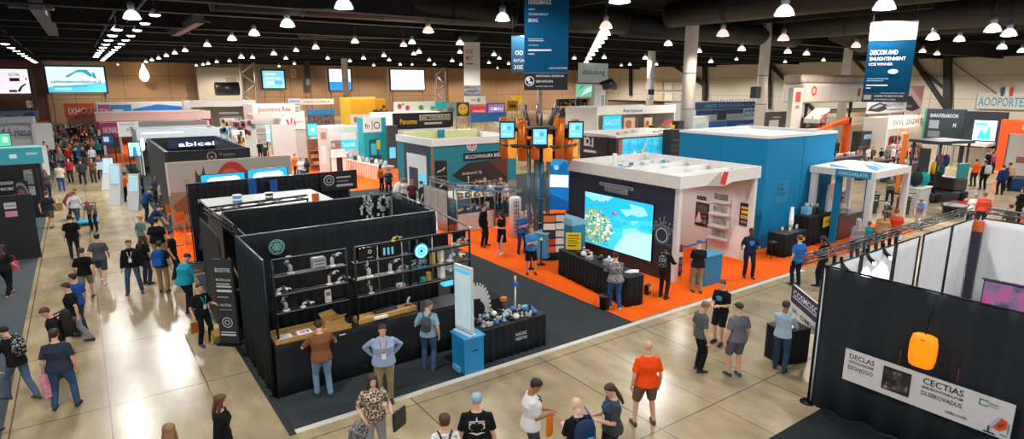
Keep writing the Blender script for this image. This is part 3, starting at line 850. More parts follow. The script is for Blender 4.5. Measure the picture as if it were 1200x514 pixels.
# round woven emblem on the back drape
c = OY(324,289,15.0)
t = thing('emblem_sign','round woven knot emblem in pale teal on the black back drape','sign',(c.x,15.0,c.z)); t.scale = (.6,1,.6)
tealp = M('7fb0ae',rough=.6,kind='print',emit=.0)
MB().lathe([(.0,0),(.34,0),(.34,.02),(.0,.02)],M('20282a',kind='board'),28,T=Matrix.Rotation(PI / 2,4,'X')).build('disc',t)
it = [('o',0,0,.29,.32,tealp)]
for k in range(6):
    a = k * PI / 3; it += [('o',.13 * math.cos(a),.13 * math.sin(a),.125,.15,tealp),('o',.06 * math.cos(a + .5),.06 * math.sin(a + .5),.08,.095,tealp)]
prints(t,it,y=-.02,name='knot_print')
prints(t,[('t','SPV',-.09,-.55,.07,.18,M('8a9aa0',kind='print'))],y=-.02,name='lettering')

# the black rack: frame on posts with three shelf rails
t = thing('display_rack','long black metal rack with three rows of rails above the tan topped counter','rack',(0,RY,0))
for x,z0 in ((2.86,1.0),(4.42,1.0),(4.62,1.0),(5.95,1.8),(6.15,1.0),(7.6,1.0)):
    MB().tube([(x,0,z0),(x,0,3.0)],.028,BMET,8).build('post',t)
for x in (5.16,5.76,6.55,7.1): MB().tube([(x,0,1.82),(x,0,3.0)],.014,ALU,6).build('upright',t)
for z in (3.0,2.62,2.22,1.82):
    for a,b in ((2.86,4.42),(4.62,7.6)):
        MB().bx(a,b,-.03,.0,z - .025,z + .025,BMET).bx(a,b,-.034,-.028,z + .012,z + .026,ALU).build('rail',t)
        if z < 2.9: MB().bx(a,b,.0,.26,z - .02,z - .005,M('131416',rough=.35,kind='shelf')).build('shelf',t)
# dark backing panels behind some bays
for x0,x1,z0,z1 in ((3.55,4.36,2.26,2.56),(3.7,4.38,1.85,2.18),(4.7,5.12,2.66,2.96),(5.2,5.72,2.66,2.97),(4.72,5.1,1.86,2.18),(5.98,6.5,2.24,2.96),(6.6,7.05,2.66,2.96),(7.15,7.55,2.7,2.98)):
    MB().bx(x0,x1,.10,.13,z0,z1,M('0c0d0f',rough=.25,kind='panel')).build('panel',t)
for x in (4.42,4.62,7.6): MB().tube([(x,0,2.2),(x,.34,1.22)],.015,BMET,6).build('brace',t)

def robot_arm(label,x,z,hd=180,s=1.0,mat=None,pose=0,y=None):
    """small jointed instrument: foot, column, swivel head and lens or gripper"""
    mat = mat or WHT
    t = thing('arm_module',label,'device',(x,RY + .12 if y is None else y,z),face(hd))
    MB().lathe([(.07 * s,0),(.07 * s,.02),(.045 * s,.035)],mat,14).build('base',t)
    if pose == 0: P_ = [(0,0,.02),(0,0,.16),(.03,-.04,.22),(.12,-.08,.25)]
    elif pose == 1: P_ = [(0,0,.02),(0,0,.12),(-.06,-.02,.2),(-.03,-.08,.3)]
    else: P_ = [(0,0,.02),(.02,0,.09),(.12,-.03,.13),(.22,-.05,.08)]
    P_ = [tuple(v * s for v in p) for p in P_]
    MB().tube(P_,[.036 * s,.034 * s,.03 * s,.024 * s],mat,10).build('arm',t)
    MB().ell(P_[2],(.045 * s,) * 3,M('5a6066',kind='joint',metal=.4)).build('joint',t)
    MB().box(P_[3],(.09 * s,.07 * s,.06 * s),mat,b=.012).lathe([(.026 * s,0),(.026 * s,.05 * s)],M('101214',rough=.15,kind='lens'),12,T=Matrix.Translation((P_[3][0],P_[3][1] - .03 * s,P_[3][2])) @ Matrix.Rotation(PI / 2,4,'X')).build('head',t)
    return t
def blk(label,name,cat,x,z,d,mat,y=None,items=(),extra=None):
    t = thing(name,label,cat,(x,RY + .13 if y is None else y,z))
    MB().box((0,0,d[2] / 2),d,mat,b=min(d) * .15).build('body',t)
    if items: prints(t,items,y=-d[1] / 2)
    if extra: extra(t)
    return t
GREY = PLA('b7b9ba'); DGR = PLA('4b4f54'); SHINY = M('c6ccd0',rough=.25,metal=.4,kind='metal')
robot_arm('grey upright instrument on the middle shelf, leftmost in the top row of the rack',3.25,2.62,s=1.25,pose=1,mat=GREY)
robot_arm('white bracket shaped module on the left end of the rack middle rail',2.95,2.22,s=1.0,pose=2)
robot_arm('tall grey stand module on the lowest left shelf of the rack',3.1,1.82,s=1.2,pose=1,mat=GREY)
robot_arm('small pale module lying at the lower left of the rack',3.45,1.82,s=.9,pose=2)
blk('silver perforated block on the second rail left of the rack middle','instrument_block','device',3.85,2.62,(.30,.18,.26),SHINY,items=[('r',-.11,.04 + .07 * k,.22,.03,'5b6167') for k in range(3)])
robot_arm('white arm module reaching right at the middle of the rack',4.15,2.62,s=1.1,pose=0)
robot_arm('white jointed module on the third rail left of the rack middle posts',4.05,2.22,s=1.15,pose=0)
robot_arm('white module hanging low beside the rack middle posts',4.25,2.22,s=1.0,pose=2)
blk('white tall sensor with keypad standing at the bottom of the left rack bay','sensor_unit','device',4.0,1.82,(.14,.12,.30),WHT,items=[('r',-.045,.16,.09,.09,'6d757c'),('r',-.04,.05,.03,.03,'8f969c'),('r',.01,.05,.03,.03,'8f969c')])
robot_arm('white arm tilting right on the second rail just right of the rack middle posts',4.98,2.22,s=1.35,pose=1)
robot_arm('silver standing module on the third shelf right of the rack middle posts',5.0,1.82,s=1.2,pose=1,mat=SHINY)
robot_arm('white gripper module on the second rail under the blue lit panels',5.5,2.22,s=1.25,pose=0)
robot_arm('grey module behind the white gripper on the second rail',5.72,2.22,s=1.0,pose=2,mat=GREY)
blk('small pale blue tipped box on the bottom rail right of the rack middle','adapter_box','device',5.75,1.82,(.2,.12,.10),M('d8dadb',kind='plastic'),items=[('r',-.09,.02,.05,.06,'d2452c')])
c = thing('control_screen','small black screen with a pale ring mark on the top rack row','screen',(4.9,RY - .04,2.66)); MB().bx(-.21,.21,0,.05,0,.30,PLA('0b0c0e',rough=.2)).build('panel',c); prints(c,[('o',.06,.20,.03,.042,'dfe6ea'),('r',.0,.06,.12,.015,'aab2b8')])
c = thing('control_screen','small black screen showing pale blue bars on the top rack row','screen',(5.46,RY - .04,2.66)); MB().bx(-.25,.25,0,.05,0,.30,PLA('0b0c0e',rough=.2)).build('panel',c); prints(c,[('r',-.18 + .1 * k,.06,.05,.17,GLOW('5aa5c8',.5)) for k in range(3)])
# glowing blue ring fan
t = thing('ring_lamp','glowing round blue fan lamp on the dark upright panel of the rack','lamp',(6.22,RY - .02,2.68))
MB().lathe([(.0,0),(.19,0),(.19,.06),(.0,.06)],PLA('16303a'),26,T=Matrix.Rotation(PI / 2,4,'X')).build('housing',t)
bl = GLOW('39b8ee',1.6); it = [('c',0,0,.17,.17,bl),('o',0,0,.12,.14,GLOW('b6ecff',2.0)),('c',0,0,.055,.055,'e8fbff'),('c',0,0,.035,.035,'0f4f78')]
it += [('p',[(.06 * math.cos(a),.06 * math.sin(a)),(.12 * math.cos(a - .12),.12 * math.sin(a - .12)),(.12 * math.cos(a + .12),.12 * math.sin(a + .12))],GLOW('1483c2',1.2)) for a in [k * PI / 4 for k in range(8)]]
prints(t,it,y=-.06,name='light_ring')
t = thing('cable_bundle','tangle of silver tubes under the glowing blue fan','tubes',(6.2,RY + .02,2.24)); r2 = random.Random(5)
for k in range(5):
    MB().tube([(r2.uniform(-.22,.22),r2.uniform(-.06,.08),r2.uniform(.0,.22)) for _ in range(5)],.016,[SHINY,M('2e7a9a',kind='tube'),WHT][k % 3],8).build('tube',t)
for x,z,d,cc,l in ((6.62,2.24,(.12,.12,.33),'d9b64a','yellow upright box at the right half of the rack'),(6.5,1.84,(.11,.1,.22),'c9a13c','small mustard box on the lowest right shelf of the rack'),(6.35,1.84,(.14,.1,.12),'22a5a0','small turquoise box low on the rack beside the mustard one'),
                       (6.85,1.84,(.13,.2,.38),'e5e3da','white folder standing on the lower right of the rack'),(6.85,2.26,(.1,.16,.33),'efe9cf','cream carton on the right of the second rack rail'),(7.45,2.24,(.16,.14,.18),'f06a1c','orange box at the right end of the rack')):
    blk(l,'carton','box',x,z,d,PLA(cc))
robot_arm('white and grey projector head at the upper right of the rack',7.1,2.24,s=1.4,pose=2)
robot_arm('pale blue headed device on the top right bay of the rack',7.3,2.62,s=1.2,pose=2,mat=PLA('a8d4de'))
blk('stack of white papers on the lower right of the rack','paper_stack','papers',7.2,1.99,(.34,.24,.10),M('e4e6e8',kind='paper'),items=[('r',-.12,.02,.1,.05,'8a8f95')])
blk('turquoise lit case at the lower right of the rack','light_case','device',7.0,1.62,(.28,.2,.16),GLOW('4fc4e0',.9))
robot_arm('yellow beak shaped sensor on the top rail of the rack',5.55,3.0,s=.8,pose=2,mat=PLA('d8c052'),y=RY)
# counter under the rack
t = thing('counter','long black cloth fronted counter under the rack','counter',(2.75,12.4,0))
MB().bx(0,5.25,.04,.72,.012,1.14,M('101113',rough=.7,kind='board')).bx(-.01,5.26,0,.75,1.14,1.18,M('1a1b1d',rough=.35,kind='top')).build('body',t)
MB().drape((0,0),(5.25,0),.02,1.16,BLK,depth=.012,pitch=.5,seed=9).build('skirt',t)
prints(t,[('r',1.35,1.10,.14,.03,'d8d8d4')],y=-.03,name='label_print')
TANP = M('b98d4e',rough=.7,kind='wood',scale=12,var=.2)
t = thing('board','long tan wooden tray on the left of the black counter','tray',(3.6,12.78,1.18)); MB().bx(-.82,.82,-.3,.3,0,.04,TANP).build('plank',t)
for sy in (-1,1): MB().bx(-.82,.82,sy * .3 - .012,sy * .3 + .012,.0,.10,TANP).build('edge',t)
t = thing('board','long tan wooden plank case on the right of the black counter','tray',(5.35,12.72,1.18),.06); MB().bx(-.75,.75,-.16,.16,0,.12,TANP,b=.01).build('case',t); MB().bx(-.3,.3,-.09,.09,.12,.18,PLA('191a1c'),b=.02).build('foam_insert',t)
t = thing('cardboard_box','open cardboard carton with raised flaps on the black counter','box',(4.1,12.72,1.22),.3)
CB = M('c79c5c',rough=.8,kind='cardboard',scale=10,var=.12)
MB().bx(-.2,.2,-.15,-.14,0,.2,CB).bx(-.2,.2,.14,.15,0,.2,CB).bx(-.2,-.19,-.14,.14,0,.2,CB).bx(.19,.2,-.14,.14,0,.2,CB).bx(-.19,.19,-.14,.14,0,.01,CB).build('carton',t)
for s,a in ((-1,.7),(1,.5)):
    f = MB(); f.slab([(-.2,0),(.2,0),(.18,.16),(-.18,.16)],0,.006,CB,T=Matrix.Translation((0,s * .15,.2)) @ Matrix.Rotation(0 if s > 0 else PI,4,'Z') @ Matrix.Rotation(a,4,'X')); f.build('flap',t)
def tray(label,x,w,mat,items):
    t = thing('leaflet_stack',label,'papers',(x,12.62,1.22)); MB().bx(-w / 2,w / 2,-.14,.14,0,.06,mat,b=.004).build('sheets',t)
    mb = MB(); items_mesh(mb,items,0); o = mb.build('graphic_print',t); o.rotation_euler = (-PI / 2,0,0); o.location = (0,0,.064)
tray('white leaflets at the left end of the tan tray',3.0,.3,M('dfe0e2',kind='paper'),[('r',-.1,-.08,.2,.03,'8e959c'),('r',-.1,-.02,.14,.02,'8e959c')])
tray('white leaflets with a pink print beside the man in the brown shirt',3.42,.3,M('ece9ec',kind='paper'),[('r',-.1,-.06,.12,.1,'d8628c'),('r',.04,-.06,.06,.1,'5a6aa0')])
tray('white booklet lying on the tan plank case',5.15,.34,M('eceae4',kind='paper'),[('r',-.1,-.06,.2,.04,'b05050')])
for k,(x,l) in enumerate(((3.9,'thin black pole stand on the left of the counter'),(4.2,'tall black stick stand beside the cardboard carton'))):
    t = thing('pole_stand',l,'stand',(x,13.0,1.18)); MB().lathe([(.07,0),(.07,.015),(.015,.03)],BMET,12).build('base',t); MB().tube([(0,0,.02),(.02,0,.55)],.016,BMET,8).build('pole',t)
t = thing('clamp_device','small white tool with a blue base at the right end of the counter','device',(5.95,12.75,1.18)); MB().box((0,0,.06),(.2,.16,.12),PLA('2f7fc0'),b=.02).build('base',t); MB().tube([(0,0,.12),(0,0,.24),(.06,0,.32)],.028,WHT,8).build('head',t)
# black cloth bench that continues behind the visitor with the backpack
t = thing('cloth_bench','low black cloth covered bench behind the blue kiosk','bench',(8.2,13.1,0)); MB().bx(-.1,.5,-.4,1.3,.012,.95,BLK).build('body',t); MB().drape((-.14,1.3),(-.14,-.4),.02,.97,BLK,depth=.015).build('skirt',t)

# banner stand and easel by the aisle
t = thing('banner_stand','tall dark grey text stand at the aisle corner of the rack booth','sign',(2.45,15.95,0),face(222))
MB().bx(-.26,.26,0,.10,.04,2.28,M('2b2e31',rough=.5,kind='board'),b=.01).build('panel',t); MB().bx(-.30,.30,-.1,.22,.0,.05,BMET).build('foot',t)
W_ = 'cfd2d2'; prints(t,[('t','BOOTHS',-.2,1.95,.11,.4,W_),('t','MODULAR',-.2,1.72,.06,.4,W_),('r',-.2,1.63,.36,.025,W_),('r',-.2,1.55,.4,.05,'b8bcbc'),('r',-.2,1.43,.4,.06,W_),('r',-.2,1.28,.3,.03,'9aa0a0'),('t','HOTAS',-.15,1.05,.07,.3,W_),
           ('r',-.18,.95,.34,.02,'9aa0a0'),('o',0,.62,.12,.14,W_),('o',0,.62,.05,.07,W_),('r',-.2,.34,.4,.03,W_),('r',-.2,.26,.4,.05,W_)])
t = thing('easel','pale wooden easel leg propped beside the dark text stand','easel',(2.72,16.6,0))
WOOD = M('c6a170',rough=.6,kind='wood',scale=14,var=.2)
for q in ([(0,0,0),(0,-.1,2.15)],[(.0,-.1,2.1),(.26,-.34,1.35)],[(.3,-.36,1.38),(.05,-.3,1.30)]): MB().tube(q,.03,WOOD,4,False).build('leg',t)
t = thing('cardboard_box','open brown cardboard carton on the floor by the aisle drapes','box',G(252,399),.5); MB().bx(-.2,.2,-.17,.17,0,.38,CB,b=.01).build('carton',t); MB().slab([(-.2,0),(.2,0),(.2,.2),(-.2,.2)],0,.008,CB,T=Matrix.Translation((0,-.17,.38)) @ Matrix.Rotation(-2.2,4,'X')).build('flap',t)

# blue kiosk with the tall screen
BLU = PLA('1f86c2',rough=.35)
t = thing('kiosk','bright blue pedestal carrying the tall pale screen','kiosk',(6.74,11.28,.012))
MB().bx(-.26,.26,-.30,.30,0,.86,BLU,b=.015).build('body',t); MB().bx(-.29,.29,-.33,.33,.86,.90,PLA('2f9ad4',rough=.3),b=.01).build('top',t)
MB().bx(-.05,.09,-.306,-.298,.54,.58,PLA('0e3a5c')).build('lock',t); MB().bx(-.3,-.26,-.1,.2,0,.12,PLA('69c4ea')).build('foot',t)
t = thing('screen_totem','tall thin pale blue screen standing on the blue pedestal','screen',(6.66,11.30,.912),face(262))
MB().bx(-.31,.31,-.02,.05,.06,1.62,PLA('c6d3d8',rough=.25),b=.008).build('panel',t)
MB().bx(-.3,.3,-.10,.12,0,.035,PLA('d4e8f2'),b=.01).bx(-.28,.28,-.01,.04,.03,.07,BLU).build('foot',t)
sc = ramp_mat('totem_screen',[(0,'9fb4bb'),(.45,'b8cdd3'),(.7,'8cc3d8'),(1,'c9b9c6')],scale=.9,emit=.35,interp='LINEAR',detail=1)
MB().bx(-.285,.285,-.024,-.018,.14,1.54,sc).build('display',t); prints(t,[('r',-.28,1.44,.56,.09,GLOW('4fb6dc',.5)),('p',[(-.02,.3),(.06,.28),(.08,.7),(.05,1.0),(.0,.62)],GLOW('c4d6dc',.3))],y=-.024)

# second display table with black drape
def skirt_table(label,c,rz,w,d,h,seed=1,mat=BLK,name='display_table',items=(),pitch=.2):
    t = thing(name,label,'table',(c[0],c[1],.012),rz)
    MB().bx(-w / 2,w / 2,-d / 2,d / 2,h - .03,h,M('1b1c1f',rough=.6,kind='cloth_top'),b=.01).bx(-w / 2 + .05,w / 2 - .05,-d / 2 + .05,d / 2 - .05,.0,h - .03,M('0e0f10',kind='board')).build('table_top',t)
    x,y = w / 2 - .01,d / 2 - .01
    for a,b,s in (((-x,-y),(x,-y),0),((x,-y),(x,y),1),((x,y),(-x,y),2),((-x,y),(-x,-y),3)):
        MB().drape(a,b,.0,h - .012,mat,depth=.022,pitch=pitch,seed=seed * 7 + s).build('skirt',t)
    if items: prints(t,items,y=-d / 2 - .035,name='cloth_lettering')
    return t
skirt_table('black draped table of small gadgets beside the blue kiosk',(8.05,11.62),0,1.95,.78,.86,2,items=[('t','NADEZ',.0,.50,.08,.34,'c9ccd0'),('t','NEXTAI',.0,.38,.08,.34,'c9ccd0')])
r3 = random.Random(11)
GADG = [('silver',SHINY),('white',WHT),('black',PLA('1d1f22')),('pale blue',PLA('8cc6de')),('bright blue',PLA('2a7ed0')),('grey',GREY)]
def gadget(label,loc,s,mat,kind,group=None):
    t = thing('gadget',label,'device',loc,r3.uniform(0,6),group)
    if kind == 0:
        MB().lathe([(.06 * s,0),(.06 * s,.04 * s),(.03 * s,.07 * s),(.03 * s,.12 * s),(.05 * s,.14 * s),(.02 * s,.17 * s)],mat,12).build('body',t)
        MB().lathe([(.064 * s,.01 * s),(.064 * s,.025 * s)],BMET,12).build('ring',t)
    elif kind == 1:
        MB().box((0,0,.05 * s),(.2 * s,.13 * s,.10 * s),mat,b=.015).build('body',t); MB().lathe([(.03 * s,0),(.03 * s,.05 * s)],BMET,10,c=(.05 * s,0,.1 * s)).build('knob',t)
    else:
        MB().ell((0,0,.07 * s),(.08 * s,.08 * s,.07 * s),mat,12,8).build('body',t); MB().tube([(0,0,.1 * s),(.05 * s,0,.18 * s),(.12 * s,0,.17 * s)],.015 * s,SHINY,6).build('spout',t)
    return t
n_ = 0
for i in range(9):
    for j in range(3):
        cn,m_ = GADG[(i * 5 + j * 2 + (i * j) % 3) % 6]
        gadget('small %s gadget among the crowded table top beside the blue kiosk' % cn,(7.24 + i * .195 + r3.uniform(-.03,.03),11.38 + j * .23 + r3.uniform(-.03,.03),.875),r3.uniform(.75,1.1),m_,(i + j) % 3,'gadgets on the table beside the kiosk, ' + cn)
t = thing('pole_lamp','white pole with a blue clamp standing on the gadget table','stand',(8.52,11.86,.875)); MB().lathe([(.07,0),(.07,.02),(.02,.03)],WHT,12).build('base',t); MB().tube([(0,0,.02),(0,0,.72)],.022,WHT,8).build('pole',t); MB().box((0,0,.70),(.13,.08,.12),PLA('2257b0'),b=.01).build('clamp',t); MB().tube([(0,0,.75),(-.01,0,.92)],.03,M('e3b5a2',kind='grip'),8).build('grip',t)
t = thing('orange_tool','orange handheld scanner standing on the gadget table','device',(8.18,11.9,.875)); MB().tube([(0,0,0),(0,0,.3)],.04,PLA('2b2520'),10).build('handle',t); MB().box((0,0,.36),(.16,.12,.12),PLA('c8741e'),b=.02).build('head',t)
t = thing('leaflet_stack','fanned blue leaflets on the right end of the gadget table','papers',(8.86,11.75,.875),.3)
for k in range(3): MB().box((k * .03,k * .05,.01 + k * .012),(.26,.18,.012),PLA('2b86b8'),rz=.2 * k).build('leaflet',t)
t = thing('gear_display','white toothed gear plate with a hole standing behind the gadget table','display',(7.75,12.45,.012),face(205))
gp = []
for k in range(28):
    a = 2 * PI * k / 28
    for da,r_ in ((-.07,.42),(-.045,.49),(.045,.49),(.07,.42)):
        gp.append(((r_ if -1.0 < a - 2 * PI * (a > PI) < 2.6 else .41) * math.cos(a + da) * .72,.95 + r_ * math.sin(a + da) * 1.3))
ip = [(.19 * math.cos(a) + .0,.88 + .24 * math.sin(a)) for a in [2 * PI * k / (28 * 4) for k in range(112)]]
gm = MB(); n = 112
gm.add([(x,y,z) for y in (-.02,.02) for P_ in (gp,ip) for x,z in P_],sum([[(i,(i + 1) % n,n + (i + 1) % n,n + i),(2 * n + i,3 * n + i,3 * n + (i + 1) % n,2 * n + (i + 1) % n),(i,2 * n + i,2 * n + (i + 1) % n,(i + 1) % n),(n + i,n + (i + 1) % n,3 * n + (i + 1) % n,3 * n + i)] for i in range(n)],[]),PLA('cfd0cd',rough=.5))
gm.build('gear_plate',t); MB().box((0,.0,.16),(.10,.06,.34),BMET).bx(-.25,.25,-.15,.15,0,.02,BMET).build('stand',t)

# ---------------------------------------------------------------- drape booth at lower right
DX,DY = 11.76,5.82
WDR = M('f2f3f5',rough=.8,kind='fabric',scale=14,var=.04,spec=.2)
pipe_drape('black pleated drape wall facing the camera at lower right',(DX,-.6),(DX,DY),3.0,FAB('2b3035'),21,rail=BMET,pitch=.55,depth=.085)
for k,(a,b) in enumerate(((11.75,13.3),(13.38,14.9),(15.0,16.2),(16.45,18.1),(18.2,19.75))):
    pipe_drape(['white drape panel nearest the black corner inside the lower right booth','second white drape panel from the black corner inside the lower right booth','middle white drape panel left of the gap in the lower right booth','white drape panel just right of the gap in the lower right booth','white drape panel ending at the inner corner of the lower right booth'][k],
               (a,DY),(b,DY),2.95,WDR,30 + k,rail=BMET,pitch=.5,depth=.03)
for k,(a,b) in enumerate(((5.7,4.2),(4.1,2.2),(2.1,.2))):
    pipe_drape(['white drape panel right of the orange corner strip in the lower right booth','wide white drape panel behind the pink picture','white drape panel at the right edge of the picture'][k],(19.85,b),(19.85,a),2.95,WDR,40 + k,rail=BMET,pitch=.5,depth=.03)
t = thing('corner_strip','dark and orange strip at the inner corner of the white drapes','banner',(19.78,5.72,0)); MB().bx(-.12,.0,-.10,.10,.02,2.6,M('39404c',kind='cloth')).build('strip',t); MB().bx(-.125,.005,-.11,.11,2.6,2.9,PLA('e0662a')).build('cap',t)
t = thing('lighting_truss','dark lattice truss running along the top of the white drapes','truss',(DX - .6,DY + .19,0)); MB().truss((0,0,3.14),(8.7,0,3.14),.13,MET('5a5d62',.4),r=.016,bay=.5).build('lattice',t)
for x in (1.4,8.6): MB().tube([(x,0,.012),(x,0,3.02)],.04,BMET,8).build('post',t)
t = thing('lighting_truss','dark lattice truss crossing from the inner corner to the right edge','truss',(20.06,5.8,0)); MB().truss((0,-.1,3.14),(0,-6,3.14),.13,MET('5a5d62',.4),r=.016,bay=.6).build('lattice',t)
MB().tube([(0,-5.9,.012),(0,-5.9,3.02)],.04,BMET,8).build('post',t)
for k,x in enumerate((12.45,13.55,14.3)):
    t = thing('spot_lamp',['black spotlight on the truss nearest the black corner','middle black spotlight on the truss above the white drapes','black spotlight on the truss farthest from the black corner'][k],'lamp',(x,DY + .0,3.0)); MB().tube([(0,0,-.02),(0,-.06,-.14),(0,-.16,-.22)],[.02,.045,.05],BMET,10).build('can',t); MB().lathe([(.0,0),(.055,0),(.055,.01),(0,.01)],GLOW('fff6e8',9),12,T=Matrix.Translation((0,-.165,-.225)) @ Matrix.Rotation(PI / 2 - .5,4,'X')).build('lens',t); MB().bx(-.012,.012,-.03,.03,-.03,.06,BMET).build('clamp',t)
    s_ = bpy.data.lights.new('booth_spot','SPOT'); s_.energy = 45; s_.spot_size = 1.4; s_.shadow_soft_size = .05; so = bpy.data.objects.new('booth_spot',s_); COL.objects.link(so); so.location = (x,DY - .32,2.72); so.rotation_euler = (-.5 - PI * 0,0,0)
    so.rotation_euler = (Vector((x,DY - .02,2.2)) - so.location).to_track_quat('-Z','Y').to_euler()
# sign strip on the black drape
t = thing('wall_banner','long white company banner hung on the black drape at lower right','banner',(DX - .15,3.81,.88),face(270))
MB().bx(-1.33,1.33,0,.025,0,.64,M('d6d4d8',rough=.6,kind='banner')).build('panel',t)
K_ = '2a2b2f'
prints(t,[('t','DECLAS',-1.25,.47,.10,.46,K_),('t','GEODDAIVIUNE',-1.25,.38,.055,.46,K_),('t','ESOHJOOO',-1.25,.25,.085,.46,'4a4b50'),
           ('t','CECTIAS',.02,.48,.115,.62,K_),('t','IESDROVONDUOM',.02,.395,.05,.62,K_),('t','DLSEROVADUS',.02,.27,.08,.62,'55565a'),('t','DEMI.LOOER',.42,.10,.045,.32,'4a4b50'),
           ('r',.86,.46,.12,.11,'3f6f68'),('r',.88,.48,.10,.07,'c8d6d2'),('r',1.0,.53,.12,.02,'8a8f8e'),('r',1.0,.48,.12,.03,'b0b4b2'),
           ('p',[(1.06,.16),(1.18,.36),(1.27,.33),(1.27,.20),(1.17,.12)],'d9531f'),('p',[(1.05,.15),(1.14,.36),(1.19,.36),(1.09,.15)],'9cc4dc'),('p',[(1.14,.2),(1.22,.3),(1.25,.26),(1.18,.17)],'a8380f'),
           ('r',1.03,.06,.03,.10,'3c4044'),('r',.98,.03,.16,.03,'3c4044'),('r',1.2,.07,.1,.02,'2f9a7a'),('r',1.29,.12,.02,.18,'2f9a7a')])
MB().bx(-.62,-.16,-.02,0,.12,.56,PLA('1a1514',rough=.3)).build('picture_frame',t)
pm = ramp_mat('night_machine_print',[(0,'0d0b0d'),(.45,'241a1c'),(.58,'4d4448'),(.68,'b9bcc2'),(1,'6e2a22')],scale=5,interp='LINEAR')
MB().bx(-.59,-.19,-.024,-.02,.15,.53,pm).build('picture',t)
t = thing('lantern','glowing orange rounded lantern hanging on the black drape','lamp',(DX - .24,3.83,1.98))
MB().loft([[(rx * (abs(math.cos(a)) ** .55) * (1 if math.cos(a) > 0 else -1),ry * (abs(math.sin(a)) ** .55) * (1 if math.sin(a) > 0 else -1),z) for a in [2 * PI * i / 20 for i in range(20)]] for z,rx,ry in ((-.30,.07,.13),(-.27,.09,.18),(-.15,.10,.205),(0,.10,.21),(.15,.10,.205),(.27,.09,.18),(.30,.06,.12))],M('ff8606',rough=.5,emit=.7,kind='lantern',scale=2,var=.05)).build('shade',t)
MB().box((-.1,0,.22),(.012,.07,.012),M('6a3a08',kind='mark')).build('label_mark',t); MB().tube([(0,0,.29),(.2,0,1.0)],.01,BMET,6).build('hook',t)
for k,y in enumerate((4.2,3.3)):
    t = thing('cord',['thin red cord above the left half of the white banner','thin red cord above the right half of the white banner'][k],'cord',(DX - .14,y,1.5)); MB().tube([(0,0,0),(0,0,.34)],.008,M('8a2a24',kind='cord'),6).build('cord',t); MB().ell((0,0,.35),(.02,.02,.02),BMET).build('knob',t)
# low sign fence at the corner (navy with white letters)
a = G(922,352,.8); a = Vector((14.75,8.05,0)); b = Vector((13.1,6.0,0)); c = (a + b) / 2; L = (b - a).length
t = thing('sign_fence','navy and white lettered sign fence at the outer corner of the black drape','sign',(c.x,c.y,0),math.atan2(b.y - a.y,b.x - a.x))
MB().bx(-L / 2,L / 2,0,.04,.62,1.42,M('d8d8d6',kind='board')).build('panel',t)
prints(t,[('r',-L / 2,.95,L,.47,'17264a'),('t','COSMOSO',-L / 2 + .12,1.16,.16,1.5,'dfe6ee'),('r',-L / 2 + .1,1.10,1.5,.025,'dfe6ee'),('c',.95,1.12,.28,.11,'ef5a24'),('t','IA  OMVINS',-L / 2 + .15,.72,.12,1.8,'4a4a50')])
for s in (-1,1): MB().tube([(s * (L / 2 - .03),.02,.0),(s * (L / 2 - .03),.02,1.45)],.02,BMET,8).build('post',t)
# pink picture inside the white booth
c = OX(1190,347,15.5)
t = thing('picture_board','dark purple and pink picture board in front of the white drapes','picture',(15.5,c.y - .05,0),face(268))
MB().bx(-.62,.62,0,.05,1.42,2.42,PLA('3a2a44',rough=.3)).build('panel',t); MB().bx(-.66,.66,-.01,.06,1.36,1.42,PLA('c05a92')).build('lower_edge',t); MB().bx(-.66,.66,-.01,.06,2.42,2.46,PLA('50405c')).build('upper_edge',t)
MB().bx(-.60,.60,-.006,0,1.44,2.40,ramp_mat('pink_smoke',[(0,'2c2238'),(.4,'584a66'),(.52,'8a6f92'),(.62,'d24a9a'),(.75,'6a2a5a'),(1,'a9a0b8')],scale=2.2,interp='LINEAR',emit=.25)).build('picture',t)
for s in (-1,1): MB().tube([(s * .45,.05,0),(s * .45,.05,1.4)],.025,BMET,8).build('leg',t)

# small black draped table with the man in the pale blue shirt
skirt_table('small black cloth covered table near the navy sign fence',(13.3,7.25),-.3,.78,.62,.86,5,pitch=.3)
t = thing('leaflet_stack','pale papers fanned on the small black table','papers',(13.15,7.2,.875),.4)
for k in range(3): MB().box((k * .04,-k * .03,.008 + k * .01),(.24,.17,.012),M('e2e0da',kind='paper'),rz=.25 * k).build('sheet',t)
# ================================================================= white canopy booth with the sea screen
X0,X1,Y0,Y1 = 15.64,20.0,12.62,18.1
NAVY = M('262c3e',rough=.55,kind='wall_board',scale=1.5,var=.12); FASC = PLA('e6e4df',rough=.5)
t = thing('canopy_booth','white roofed booth whose navy side wall carries the large sea screen','booth',(X0,Y0,.012))
LX,LY = X1 - X0,Y1 - Y0
MB().bx(0,.14,.18,LY,0,3.2,NAVY).bx(-.012,0,.18,LY,0,.62,M('33262a',rough=.6,kind='wall_board')).build('side_wall',t)
MB().bx(LX - .1,LX,.1,LY,0,3.2,WHT).build('inner_wall',t); MB().bx(.14,LX - .1,LY - .1,LY,0,3.2,WHT).build('back_wall',t)
for x,y in ((.09,.09),(LX - .09,.09),(LX - .09,LY - .2)): MB().bx(x - .09,x + .09,y - .09,y + .09,0,3.2,PLA('dcdad6',rough=.45),b=.012).build('column',t)
f = MB(); e = .06; zt,zb = 3.62,3.2
f.bx(-e,.05,-e,LY + e,zb,zt,FASC).bx(LX - .05,LX + e,-e,LY + e,zb,zt,FASC).bx(.05,LX - .05,LY - .05,LY + e,zb,zt,FASC)
f.build('fascia',t)
g = MB(); g.prism([(.05,zb),(LX * .30,zb),(LX * .52,zb - .12),(LX * .62,zb),(LX - .05,zb),(LX - .05,zt),(.05,zt)],-e,.05,FASC); g.build('front_fascia',t)
